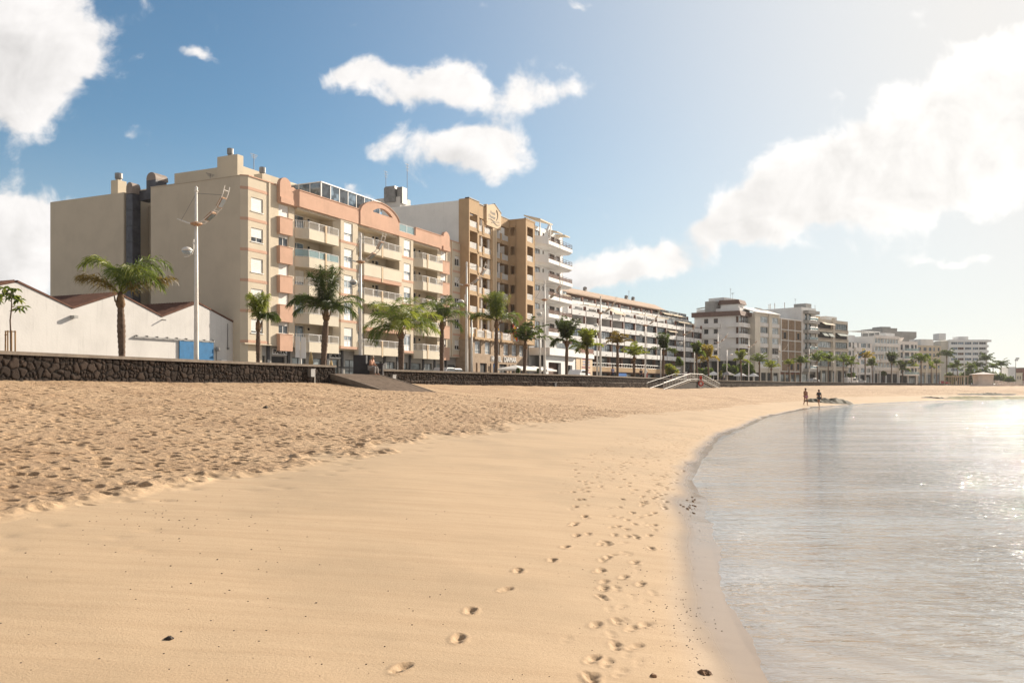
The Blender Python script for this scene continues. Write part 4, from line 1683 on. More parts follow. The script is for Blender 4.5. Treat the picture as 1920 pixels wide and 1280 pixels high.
    letters('LANZAROTE', t, 13.35, .47, GZ + 2.45, .40, 'dark', 'shop_sign', width=2.0)
    return t


cream_block()


# ---------------------------------------------------------------- white warehouse
def warehouse():
    u = lambda px: FRONT.u(px, 1.4)
    t = FRONT.thing('warehouse', 'white warehouse with saw-tooth gables, brown tiled roofs and a blue sliding door', 'warehouse', None, u(437), 1.4)
    off = u(437)
    L = lambda px: u(px) - off
    pk, vl = 7.45, 5.92
    eave = [(L(-210), pk), (L(-115), vl), (L(32), pk), (L(137), vl), (L(223), pk), (L(304), vl), (L(371), pk), (0.0, 6.05)]
    b = MB()
    b.slab_y([(L(-210), GZ)] + eave + [(0, GZ)], 0, .3)
    b.box(-.3, 0, .3, 9, GZ, 5.9)
    b.build('front_wall', 'white_wash', t)
    r = MB()
    for i in range(len(eave) - 1):
        (ax, az), (bx, bz) = eave[i], eave[i + 1]
        up = .03
        L_ = math.hypot(bx - ax, bz - az)
        nx, nz = -(bz - az) / L_ * .14, (bx - ax) / L_ * .14
        q = [(ax, az + up), (bx, bz + up), (bx + nx * 0, bz + up + .14), (ax, az + up + .14)]
        y1 = 11.5 if i < 6 else 6
        r.slab_y(q, .02 if i % 2 else -.06, y1)
        # tile ridges running down the slope
        if i % 2:
            n = int(y1 / .34)
            for k in range(n):
                y = .2 + k * .34
                r.slab_y([(ax + .05, az + up + .13), (bx - .05, bz + up + .13), (bx - .05, bz + up + .19), (ax + .05, az + up + .19)], y, y + .17)
    r.build('roof', 'brown_tile', t)
    # sliding door and its rail
    d = MB()
    x0, x1 = L(335), L(399)
    z0, z1 = GZ + .05, 4.0
    n = 34
    for i in range(n):
        a, c = x0 + (x1 - x0) * i / n, x0 + (x1 - x0) * (i + 1) / n
        d.box(a, c - .03, -.14, -.06, z0, z1)
        d.box(c - .03, c, -.11, -.06, z0, z1)
    d.build('sliding_door', 'blue_door', t)
    d = MB()
    d.box(L(250), x1 + .1, -.20, -.10, 4.06, 4.16)
    for i in range(9):
        x = L(250) + .2 + i * (x1 - L(250) - .3) / 8
        d.box(x, x + .08, -.24, 0, 4.16, 4.26)
    d.build('door_rail', 'zinc', t)
    d = MB()
    d.box(L(137) - .25, L(137) + .1, -.45, .0, 5.2, 5.42)
    d.build('rain_spout', 'concrete', t)
    d = MB()
    d.tube([(L(304), 0, 5.72), (L(304), -.45, 5.66)], .05, 6)
    d.build('rain_spout', 'zinc', t)
    d = MB()
    d.box(L(410), L(420), -.35, -.02, GZ + 0.1, GZ + 1.75)
    d.build('meter_box', 'white_old', t)
    d = MB()
    d.tube([(L(405), -.06, GZ), (L(405), -.06, 3.3)], .04, 6)
    d.lathe([(.16, 0), (.2, .1), (.2, .3), (.1, .4)], (L(405), -.2, 3.25), 8)
    d.tube([(-.75, -.05, 3.6), (-.75, -.05, 5.9)], .04, 6)
    d.lathe([(.1, 0), (.12, .2)], (-.75, -.1, 3.45), 8)
    d.build('cable_pipe', 'zinc', t)
    d = MB()
    d.box(L(306), L(312), -.04, .0, GZ + .8, GZ + 1.6)
    d.build('wall_panel', 'white_old', t)


warehouse()


# ---------------------------------------------------------------- the tan hotel
def hotel():
    u0 = FRONT.u(879.5, -1.4)
    fr = Fr(FRONT.pt(u0, -1.4), UX)
    t = fr.thing('hotel', 'tall tan hotel with recessed balconies, white posts and a white side wall', 'building')
    FL = [7.2 + 2.98 * i for i in range(6)]
    b = MB()
    # floor slabs / parapets bay by bay: (x0, x1, y)
    bays = [(0.24, 2.55, 0.0), (3.3, 5.3, .55), (5.75, 7.95, .55), (9.75, 11.6, .75), (12.0, 14.42, .75)]
    # frame
    b.box(-.02, .24, 0, 1.6, GZ + 5.6, 26.15)                 # left edge pier
    b.box(-.02, .24, 1.6, 1.62, GZ, 26.15)
    b.box(0.0, 3.1, -.003, .5, 24.2, 26.15)
    b.box(3.1, 6.05, .5, 1.0, 24.2, 26.1)
    b.box(10.9, 14.42, .62, 1.2, 24.35, 25.7)
    b.box(2.55, 3.1, 0, 2.2, 6.6, 24.2)
    for i, z in enumerate(FL):
        for (x0, x1, y) in bays:
            e = .0 if x0 > 1 else 0
            b.box(x0 - .02, x1 + .5 if x0 < 9 else x1 + .12, y, y + 2.4, z - .38, z + .05)      # slab with its edge
            b.box(x0 - .02, x1 + .5 if x0 < 9 else x1 + .12, y, y + .16, z + .05, z + .22)
            b.box(x1 - .05, x1 + .42, y - .06, y + .14, z - .1, z + 1.12)                     # parapet pier
    # back wall of the balconies
    b.box(.31, 14.42, 2.9, 3.19, GZ + 5.6, 25.2)
    # right wing
    hw = [(14.95, 17.25, z + .22, z + 2.45) for z in FL]
    b.wall(14.43, 17.95, GZ + 5.7, 25.55, -2.2, hw, .25)
    side = [(.35, 1.15, z + 1.15, z + 2.45) for z in FL]
    tmp = MB()
    tmp.wall(0, 3.0, GZ + 5.7, 25.55, 0, side, .2)
    o = len(b.v)
    b.v += [(14.43 + y, .8 - x, z) for x, y, z in tmp.v]
    # the side wall's left end is at the back: mirror keeps windows at the front corner
    b.v[o:] = [(p[0], -2.2 + (p[1] - (-2.2)) if False else -2.2 + (3.0 - (.8 - p[1])) if False else p[1], p[2]) for p in b.v[o:]]
    b.f += [tuple(i + o for i in f) for f in tmp.f]
    b.m += tmp.m
    b.box(17.7, 17.95, -2.2, 3.0, GZ + 5.6, 25.5)
    b.box(14.43, 17.95, -.6, -.3, GZ + 5.6, 25.5)
    for z in FL:
        b.box(14.5, 17.9, -2.18, -.3, z - .35, z + .02)
    b.box(14.40, 17.98, -2.25, 3.0, 25.55, 25.75)
    b.build('front_wall', 'tan', t)
    # white posts
    p = MB()
    for x, y in ((2.78, .42), (5.52, 1.0), (8.15, 1.1), (11.78, 1.2), (14.75, -1.92)):
        p.lathe([(.2, 7.25), (.2, 24.25)], (x, y, 0), 10)
    build_each(p, 'post', 'rail_white', t)
    # railings and doors of each balcony
    for i, z in enumerate(FL):
        for (x0, x1, y) in bays:
            railing(t, [(x0, y + .08), (x1 - .05, y + .08)], z + .2, .82, gap=.16, bar=.028, name='balcony_railing')
            d = MB()
            d.box(x0 + .45, x1 - .5, 2.86, 2.895, z + .05, z + 2.2)
            d.build('balcony_door', 'brown_wood', t)
        railing(t, [(15.0, -2.1), (17.2, -2.1)], z + .2, .85, gap=.16, bar=.028, name='balcony_railing')
        d = MB()
        d.box(15.4, 16.9, -.64, -.605, z + .05, z + 2.2)
        d.build('balcony_door', 'brown_wood', t)
    # pale centre pilasters with the gabled name panel
    p = MB()
    for x in (8.25, 8.75, 9.25):
        p.box(x, x + .36, .38, .9, 14.0, 24.6)
    p.box(8.2, 9.65, .6, 1.5, GZ + 5.6, 24.6)
    p.slab_y([(6.05, 23.5), (10.9, 23.5), (10.9, 26.0), (8.8, 26.95), (8.3, 26.95), (6.05, 26.3)], .30, .75)
    p.box(5.95, 6.35, .24, .8, 24.0, 26.5)
    p.build('name_gable', 'tan_light', t)
    q = letters('Hotel', t, 7.3, .29, 25.35, .5, 'concrete', 'gable_lettering', width=1.5, depth=.03)
    q = letters('Diamar', t, 6.75, .29, 24.75, .5, 'concrete', 'gable_lettering', width=2.2, depth=.03)
    s = MB()
    s.tube([(9.3 + .45 * math.sin(a), .28, 24.7 + 1.5 * (i / 10)) for i, a in enumerate([math.pi * j / 10 for j in range(11)])], .07, 5)
    s.tube([(6.6 + .4 * i, .28, 24.45 + .10 * math.sin(i * .9)) for i in range(10)], .05, 5)
    s.tube([(7.6 + .35 * i, .28, 24.1 + .12 * math.sin(i * .9)) for i in range(9)], .05, 5)
    s.build('sail_emblem', 'concrete', t)
    c = MB()
    for (x0, x1, y0, y1, z) in ((-.1, 3.15, -.08, .6, 26.15), (3.15, 6.05, .42, 1.1, 26.1), (10.9, 14.5, .55, 1.3, 25.7)):
        c.box(x0, x1, y0, y1, z, z + .12)
    c.slab_y([(8.7, 26.98), (10.98, 25.98), (10.98, 26.1), (8.75, 27.1)], .25, .8)
    c.box(14.38, 18.0, -2.28, -1.9, 25.75, 25.83)
    c.build('roof_edge', 'dark_metal', t)
    # mezzanine and ground floor in stone
    g = MB()
    mz = [(x, x + 1.95, 4.62, 6.32) for x in (0.25, 3.35, 6.4, 9.5, 12.45, 15.2)]
    mz = [(a, min(c, 17.0), d, e) for a, c, d, e in mz]
    gf = [(x, x + w, GZ + lo, GZ + 2.55) for x, w, lo in ((.6, .5, .1), (1.9, 2.1, 0), (5.0, .45, .1), (6.0, 1.2, .2), (8.1, 2.6, 0), (11.3, .45, .1), (12.4, 1.1, .1), (14.2, .9, .1), (15.7, 1.1, .1))]
    g.wall(-.3, 18.0, GZ, 6.55, -.75, mz + gf, .35)
    g.box(-.3, 18, -.38, 3.0, GZ, 6.5)
    g.box(-.3, -.29, -.75, -.38, GZ, 6.5)
    g.build('base_wall', 'tan_stone', t)
    g = MB()
    g.box(-.35, 18.05, -1.15, 1.6, 6.55, 6.85)
    for i in range(11):
        g.box(.3 + i * 1.62, .55 + i * 1.62, -1.35, -.8, 6.40, 6.55)
    g.build('cornice', 'tan', t)
    pier = [(-.1, .3), (2.7, 3.2), (5.0, 5.5), (8.0, 8.5), (11.6, 12.1), (14.4, 14.9), (17.4, 17.9)]
    g = MB()
    for a, c in pier:
        g.box(a, c, -1.12, -.85, 6.85, 7.95)
    build_each(g, 'terrace_pier', 'tan', t)
    for (a, c), (a2, c2) in zip(pier, pier[1:]):
        railing(t, [(c, -1.0), (a2, -1.0)], 6.85, .95, gap=.16, bar=.028, name='terrace_railing')
    for a, c, d, e in mz:
        window(t, a, c, d, e, -.75, 3, 0, glass='glass_pale', transom=.3, depth=.25)
    for i, (a, c, d, e) in enumerate(gf):
        window(t, a, c, d, e, -.75, 1 + (c - a > 1.5), 0, frame='brown_wood', glass='dark' if c - a > 1.4 else 'glass', depth=.25, name='ground_floor_window' if c - a < 1.8 else 'entrance_door')
    letters('HOTEL', t, 5.4, -.80, 3.66, .80, 'rail_white', 'hotel_sign', width=3.3, depth=.12)
    letters('DIAMAR', t, 9.6, -.80, 3.66, .80, 'rail_white', 'hotel_sign', width=4.3, depth=.12)
    s = MB()
    s.box(5.45, 6.1, -1.2, -1.1, GZ + 1.9, GZ + 2.6)
    s.tube([(5.78, -1.1, GZ), (5.78, -1.1, GZ + 2.0)], .05, 6)
    s.build('wall_plaque', 'sign_blue', t)
    # white side wall and body
    yb = fr.yat(745, 0.0)
    ytan = fr.yat(863, 0.0)
    w = MB()
    y2 = fr.yat(716, 0.0)
    w.box(0.0, .3, ytan, y2, GZ, 25.95)
    w.box(.3, 17.8, 5.0, y2, GZ, 25.95)
    w.build('side_wall', 'white', t)
    w = MB()
    w.box(.02, .3, .5, 1.6, GZ, 26.1)
    w.box(.3, 14, 3.2, 5.0, GZ, 25.3)
    w.box(.0, .3, 1.62, ytan - .003, GZ, 26.1)
    w.build('corner_strip', 'tan', t)
    # roof plant
    zr = 25.95
    y0, y1 = fr.yat(752, .8), fr.yat(722, .8)
    m = MB()
    m.box(.5, 3.4, y0, y1 + 1.5, zr, zr + 1.6)
    o = m.build('roof_room', 'white_wash', t)
    m = MB()
    ym = fr.yat(741, .6)
    m.slab_x([(ym - .2, zr + .9), (ym + 1.6, zr + .9), (ym + 1.75, zr + 1.1), (ym + 1.75, zr + 3.0), (ym + 1.5, zr + 3.2), (ym - .1, zr + 3.2)], .3, 2.0)
    m.box(.6, 2.0, ym - 1.2, ym - .3, zr + .6, zr + 3.0)
    m.build('cooling_unit', 'zinc', t)
    for px, h in ((723.5, 4.6), (763.5, 5.3)):
        roof_antenna(t, .8, fr.yat(px, .8), zr + 1, h)
    # flags on slanting poles over the entrance
    for i, (x, mats) in enumerate(((4.7, ('flag_yellow', 'flag_yellow', 'flag_yellow')), (10.2, ('flag_red', 'flag_yellow', 'flag_red')))):
        pl = MB()
        pl.tube([(x, -1.0, 7.4), (x, -2.6, 9.4)], .04, 6)
        f0 = thing('flag', ('small yellow flag on a slanting pole above the hotel entrance', 'red and yellow striped flag on a slanting pole on the hotel front')[i], 'flag', (*fr.pt(x, -1.0), 7.4), fr.rz)
        f0['base_z'] = 7.4
        pl.v = [(a - x, b_ + 1.0, c_) for a, b_, c_ in pl.v]
        pl.build('pole', 'rail_white', f0)
        fl = MB()
        sz = 1.15 if i else .6
        nn = 9
        for k in range(3):
            for j in range(nn):
                t0, t1 = j / nn, (j + 1) / nn
                def P(tt, r):
                    return (r * .35 * sz + .12 * math.sin(tt * 9 + r), -.9 - .75 * sz * r * .6 - .1 * tt, 9.35 - .1 * r - tt * 1.7 * sz + (-.55 * r * sz))
                r0, r1 = (0, .28, .72, 1.0)[k], (0, .28, .72, 1.0)[k + 1]
                fl.poly([P(t0, r0), P(t0, r1), P(t1, r1), P(t1, r0)], k)
        fl.build('cloth', list(mats), f0)
    return fr


HOTEL = hotel()


# ---------------------------------------------------------------- white block with brown balcony rails
def balcony_tower():
    fr = Fr.at(1003, 138, UX)
    t = fr.thing('apartment_building', 'narrow white apartment block with pointed balconies and brown balcony rails beside the tan hotel', 'building')
    FL = [8.6 + 2.97 * i for i in range(6)]
    hs = []
    for z in FL:
        hs += [(-.2, 2.2, z + .1, z + 2.1), (3.2, 3.9, z + .1, z + 2.1), (6.2, 8.6, z + .1, z + 2.1), (9.3, 11.0, z + .9, z + 2.1)]
    hs += [(-.2, 2.2, 5.9, 7.8), (3.0, 4.2, 5.9, 7.8)]
    b = MB()
    b.wall(-2.5, 12.3, GZ, 26.2, 0, hs, .25)
    b.box(-2.5, 12.3, .26, 12, GZ, 26.1)
    b.box(12.05, 12.3, .0, .26, GZ, 26.2)
    b.build('front_wall', 'white', t)
    for i, (a, c, d, e) in enumerate(hs):
        window(t, a, c, d, e, 0, 2, 0, frame='brown_wood', glass=('glass_pale', 'dark', 'dark', 'glass')[i % 4], depth=.2)
    for k, z in enumerate(FL):
        for j, poly in enumerate(([(-1.6, -.02), (-.9, -.7), (1.0, -2.0), (5.75, -2.0), (5.9, -.02)], [(4.6, -.02), (6.1, -2.0), (11.8, -2.0), (12.0, -.02)])):
            bb = MB()
            n = len(poly)
            cx, cy = sum(p[0] for p in poly) / n, sum(p[1] for p in poly) / n
            low = [(cx + (p[0] - cx) * .9, (p[1] if p[1] > -.1 else p[1] * .72)) for p in poly]
            vs = [(x, y, z - .62) for x, y in low] + [(x, y, z - .25) for x, y in poly]
            bb.add(vs, [tuple(range(n))] + [(i, n + i, n + (i + 1) % n, (i + 1) % n) for i in range(n)])
            bb.prism(poly, z - .25, z + .35)
            o = bb.build('balcony', 'white', t)
            if j == 0:
                s = MB()
                s.prism([(-1.58, -.03), (-.88, -.68), (1.02, -1.98), (1.1, -1.85), (-.8, -.55), (-1.45, -.03)], z + .35, z + .95)
                s.build('side_parapet', 'white', o)
                railing(o, [(1.05, -1.95), (5.72, -1.95), (5.85, -.05)], z + .35, .75, 'brown_wood', gap=.0, name='railing')
                s = MB()
                for zz in (.10, .36):
                    s.box(1.05, 5.7, -1.97, -1.93, z + .35 + zz, z + .35 + zz + (.22 if k < 4 else .08))
                s.build('rail_boards', 'brown_wood', o)
            else:
                railing(o, [(5.3, -.9), (6.12, -1.95), (11.75, -1.95), (11.9, -.05)], z + .35, .75, 'brown_wood', gap=0)
                s = MB()
                for zz in (.10, .36):
                    s.box(6.15, 11.7, -1.97, -1.93, z + .35 + zz, z + .35 + zz + (.22 if k < 4 else .08))
                s.build('rail_boards', 'brown_wood', o)
    # roof pergola
    g = MB()
    g.slab_x([(-1.9, 26.55), (1.0, 27.4), (1.0, 27.6), (-1.9, 26.75)], -2.2, 3.0)
    g.slab_x([(-1.6, 25.9), (.6, 26.5), (.6, 26.65), (-1.6, 26.05)], 5.6, 8.2)
    g.slab_x([(-1.8, 25.8), (.4, 26.1), (.4, 26.25), (-1.8, 25.95)], 8.8, 11.2)
    g.build('roof_awning', 'awning', t)
    g = MB()
    g.slab_y([(5.0, 26.1), (7.4, 26.1), (6.2, 27.6)], -.2, .2)
    for x in (-1.8, 2.6):
        g.box(x, x + .15, -1.7, -1.55, 24.0, 26.5)
    g.build('roof_gable', 'white', t)
    # canopy level above the ground floor
    g = MB()
    g.prism([(-2.4, -.01), (-2.4, -3.6), (11.2, -3.6), (11.2, -.01)], 5.0, 6.2)
    g.prism([(11.2, -.01), (11.2, -3.2), (19.8, -3.2), (19.8, -.01)], 5.0, 5.75)
    g.build('canopy', 'white', t)
    g = MB()
    g.prism([(.5, -3.62), (9.8, -3.62), (9.8, -3.55), (.5, -3.55)], 6.2, 7.1)
    g.build('canopy_glass', 'glass_shop', t)
    railing(t, [(11.3, -3.1), (19.7, -3.1)], 5.75, 1.0, 'brown_wood', gap=.0, name='canopy_railing')
    g = MB()
    g.box(11.3, 19.7, -3.12, -3.08, 5.95, 6.7)
    g.build('rail_boards', 'red_brown', t)
    g = MB()
    g.wall(-2.3, 11.1, GZ, 5.0, -2.9, [(-1.2, 4.2, GZ + .05, 3.9), (6.9, 9.4, GZ + .05, 3.6)], .5)
    g.build('ground_wall', 'white', t)
    g = MB()
    g.box(-1.2, 4.2, -2.2, -2.1, GZ, 4.2)
    g.build('passage', 'brown_wood', t)
    g = MB()
    g.box(6.9, 9.4, -2.5, -2.4, GZ, 3.7)
    g.build('shop_door', 'dark', t)
    g = MB()
    g.box(11.0, 19.4, -3.0, -.1, GZ, 5.0)
    g.build('kiosk_wall', 'tan_light', t)
    # faded hoarding: pale picture with red text lines
    ad = MB()
    x0, x1, y, z0, z1 = 13.1, 18.6, -3.06, GZ + .3, 4.9
    ad.box(x0, x1, y, y + .05, z0, z1, 0)
    rn = random.Random(3)
    for k in range(9):
        zz = z0 + .2 + k * .5
        m = 1 if k not in (5, 6) else 2
        ad.box(x0 + .3 + rn.uniform(0, .8), x1 - .3 - rn.uniform(0, 1.2), y - .012, y - .002, zz, zz + .26, m)
    o = ad.build('hoarding', ['tan_light', 'pink_wall', 'cloth_blue'], t)
    return fr


balcony_tower()


# ---------------------------------------------------------------- long white terraced block
def long_block():
    fr = Fr.at(1072, 173, (1040, 1590))
    t = fr.thing('apartment_building', 'long low white apartment block with white balcony bands, brown posts and a sloping tan roof', 'building')
    W, NB = 74.0, 12
    bw = W / NB
    FL = [6.6 + 2.72 * i for i in range(5)]          # bottoms of the white bands
    rn = random.Random(8)
    body = MB()
    body.box(-6, W, 3.0, 16, GZ, 17.6)
    body.box(-6, W, 6.5, 16, 17.6, 20.3)
    body.build('back_wall', 'white', t)
    sl = MB()
    for z in FL[1:] + [20.2]:
        pass
    for k, z in enumerate(FL):
        y0 = 0.0 if k < 4 else 4.0
        sl.box(-6, W, y0 + .12, 3.0 if k < 4 else 6.5, z - .003, z + .22)
    sl.build('floor_slab', 'white_old', t)
    for k, z in enumerate(FL):
        y0 = 0.0 if k < 4 else 4.0
        p = MB()
        x0 = -1.5 if k < 4 else -5
        p.prism([(x0, y0), (W, y0), (W, y0 + .12), (x0, y0 + .12)], z, z + 1.05)
        if k < 4:
            p.prism([(x0, y0), (x0, y0 + .12), (-6, 4.1), (-6, 4.0)], z, z + 1.05)
        p.build('balcony_band', 'white', t)
        js = MB()
        for j in range(NB + 1):
            js.box(j * bw - .11, j * bw + .11, y0 - .02, y0 + .02, z + .0, z + 1.04)
        js.build('band_joint', 'brown_wood', t)
        sp = MB()
        for j in range(NB):
            sp.tube([(j * bw + bw * .5, y0, z + .28), (j * bw + bw * .5, y0 - .3, z + .25)], .06, 5)
        build_each(sp, 'drain_spout', 'dark_metal', t)
        zt = (FL[k + 1] if k < 4 else 20.2) - .003
        yb = 3.0 if k < 4 else 6.5
        dv = MB()
        for j in range(NB + 1):
            dv.box(j * bw - .09, j * bw + .09, y0 + .13 + (0 if k < 3 else .8), yb, z + .22, zt - (0 if k < 3 else .9))
        build_each(dv, 'divider_wall', 'white_old' if k >= 2 else 'brown_wood', t)
        po = MB()
        for j in range(NB + 1):
            po.box(j * bw - .28, j * bw + .28, y0 + .14, y0 + .5, z + .22, (zt if k < 3 else z + 2.0))
        build_each(po, 'brown_post', 'red_brown' if k >= 2 else 'brown_wood', t)
        for j in range(NB):
            a, c = j * bw + .3, (j + 1) * bw - .3
            glazed = (k <= 1 and rn.random() < .75) or (k == 2 and j >= 4 and rn.random() < .8) or (k == 3 and j in (8, 9, 10)) or (k == 4 and j in (0, 9, 10, 11))
            if glazed:
                w = MB()
                n = 6
                ww = y0 + .55
                for i in range(n + 1):
                    x = a + (c - a) * i / n
                    w.box(x - .04, x + .04, ww, ww + .08, z + 1.05, zt)
                w.box(a, c, ww - .01, ww + .07, z + 1.0, z + 1.12)
                w.box(a, c, ww - .01, ww + .07, z + 1.42, z + 1.5)
                w.box(a, c, ww - .01, ww + .07, zt - .2, zt - .01)
                o = w.build('glazed_balcony', 'dark_metal', t)
                g = MB()
                g.box(a, c, ww + .03, ww + .05, z + .3, zt - .02)
                g.build('pane', rn.choice(('glass', 'glass', 'glass_blue', 'glass_pale')) if k else rn.choice(('glass_pale', 'glass', 'glass_blue')), o)
            else:
                d = MB()
                d.box(a + .4, a + 2.6, yb - .05, yb - .005, z + .25, z + 2.25)
                d.build('balcony_door', rn.choice(('glass', 'dark', 'brown_wood')), t)
                r = MB()
                xa = a + 1.2
                r.tube([(xa, y0 + .06, z + 1.05), (xa, y0 + .06, z + 1.32), (c, y0 + .06, z + 1.32), (c, y0 + .06, z + 1.05)], .035, 5)
                r.build('hand_rail', 'dark_metal', t)
    # awnings
    for (j, n, k, drop, mat) in ((0, 1, 4, .7, 'awning'), (9, 1, 4, .75, 'awning'), (10, 1.6, 4, .75, 'awning'), (3, 1, 3, 1.0, 'awning'), (9.0, 1.9, 3, .55, 'awning'), (5, 3.0, 3, .25, 'awning'), (8, 1.0, 2, .6, 'awning'),
                                 (1, 2.0, 3, .25, 'awning')):
        z = (FL[k + 1] if k < 4 else 20.0)
        y0 = 0.0 if k < 4 else 4.0
        a = MB()
        x0, x1 = j * bw + .3, (j + n) * bw - .3
        a.slab_x([(y0 + 1.6, z - .1), (y0 - .5, z - .1 - drop), (y0 - .5, z - .18 - drop), (y0 + 1.6, z - .18)], x0, x1)
        a.box(x0, x1, y0 - .54, y0 - .505, z - .36 - drop, z - .1 - drop)
        a.build('awning', mat, t)
    # sloping roof band
    r = MB()
    r.slab_x([(5.2, 20.1), (5.2, 20.35), (8.4, 22.0), (9.5, 22.0), (9.5, 20.1)], -6, 61)
    r.build('roof', 'roof_tan', t)
    r = MB()
    r.box(-6, 61, 5.9, 9.4, 19.75, 20.1)
    r.build('roof_soffit', 'mansard', t)
    for x in (8, 22, 44, 48):
        c = MB()
        c.box(x, x + .7, 8.6, 9.3, 22.0, 22.6)
        c.lathe([(.45, 0), (.5, .3), (.2, .5)], (x + .35, 8.95, 22.6), 8)
        c.build('chimney', 'zinc', t)
    roof_antenna(t, 46, 9, 22, 2.4)
    # shop floors below
    s = MB()
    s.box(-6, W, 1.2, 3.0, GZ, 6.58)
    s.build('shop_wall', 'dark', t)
    s = MB()
    s.box(-6, W * .62, -1.2, 1.2, 3.2, 4.2)
    s.build('fascia_band', 'tan', t)
    s = MB()
    s.box(-6, W * .62, -1.0, 1.2, 2.95, 3.19)
    s.build('fascia_soffit', 'brown_wood', t)
    railing(t, [(-5, -1.1), (W * .6, -1.1)], 4.2, .8, 'rail_white', gap=0, name='terrace_railing')
    for j in range(NB):
        for z0, z1 in ((GZ + .1, 2.9), (4.3, 6.2)):
            if rn.random() < .72:
                w = MB()
                a, c = j * bw + .5, (j + 1) * bw - .6
                for i in range(5):
                    x = a + (c - a) * i / 4
                    w.box(x - .05, x + .05, 1.08, 1.19, z0, z1)
                w.box(a, c, 1.09, 1.19, z1 - .1, z1)
                o = w.build('shop_window', 'dark_metal', t)
                g = MB()
                g.box(a, c, 1.12, 1.15, z0, z1)
                g.build('pane', rn.choice(('glass_shop', 'glass', 'dark')), o)
    for j in range(NB + 1):
        c = MB()
        c.box(j * bw - .35, j * bw + .35, .6, 1.2, GZ, 6.55)
        build_each(c, 'pillar', 'brown_wood', t)
    s = MB()
    s.box(18.5, 23, -1.3, -1.21, 2.3, 2.95)
    s.build('shop_sign', 'sign_blue', t)
    s = MB()
    s.box(W * .72, W * .86, -.3, 1.1, GZ, 3.6)
    s.build('pink_kiosk', 'pink_wall', t)
    return fr


LB = long_block()


# ---------------------------------------------------------------- the buildings farther along the bay
def block(label, O, d, L, depth, ztop, mat, wins=(), bands=(), zbase=3.9, ground='dark', parapet=None, side_wins=()):
    """plain slab building. wins: (x0, x1, z0, z1, opts); bands: (x0, x1, z0, z1, out, mat)"""
    fr = Fr(O, d)
    t = fr.thing('apartment_building', label, 'building')
    b = MB()
    b.wall(0, L, zbase, ztop, 0, [w[:4] for w in wins], .25)
    b.box(.01, L - .01, .26, depth, zbase, ztop - .02)
    b.poly([(0, 0, zbase), (0, 0, ztop), (0, .3, ztop), (0, .3, zbase)])
    b.poly([(L, 0, zbase), (L, .3, zbase), (L, .3, ztop), (L, 0, ztop)])
    b.poly([(0, 0, ztop), (L, 0, ztop), (L, .3, ztop), (0, .3, ztop)])
    b.build('wall', mat, t)
    for w in wins:
        o = w[4] if len(w) > 4 else {}
        window(t, *w[:4], 0, o.get('m', 3), o.get('s', 0), frame=o.get('f', 'white_frame'), glass=o.get('g', 'glass'), depth=.2, transom=o.get('t'))
    for (x0, x1, z0, z1, out, bm) in bands:
        s = MB()
        s.box(x0, x1, -out, -.002, z0, z1)
        s.build('balcony_band', bm, t)
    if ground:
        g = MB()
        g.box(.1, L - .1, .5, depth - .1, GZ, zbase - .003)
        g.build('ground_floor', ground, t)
        n = max(2, int(L / 3.4))
        p = MB()
        for i in range(n + 1):
            x = .05 + (L - .55) * i / n
            p.box(x, x + .45, .1, .49, GZ, zbase - .003)
        build_each(p, 'pillar', mat, t)
        for i in range(n):
            x0, x1 = .05 + (L - .55) * i / n + .6, .05 + (L - .55) * (i + 1) / n - .1
            window(t, x0, x1, GZ + .1, zbase - .8, .25, 2, 0, frame='dark_metal', glass=rnb.choice(('glass_shop', 'dark', 'dark', 'glass')), depth=.2, name='shop_window')
    return t, fr


def roof_box(t, x0, x1, y0, y1, z0, z1, mat, name='roof_room'):
    b = MB()
    b.box(x0, x1, y0, y1, z0, z1)
    b.build(name, mat, t)


# --- corner block with the brown mansard edge
CR = (62.0, 232.0)
S2 = (.837, -.547)


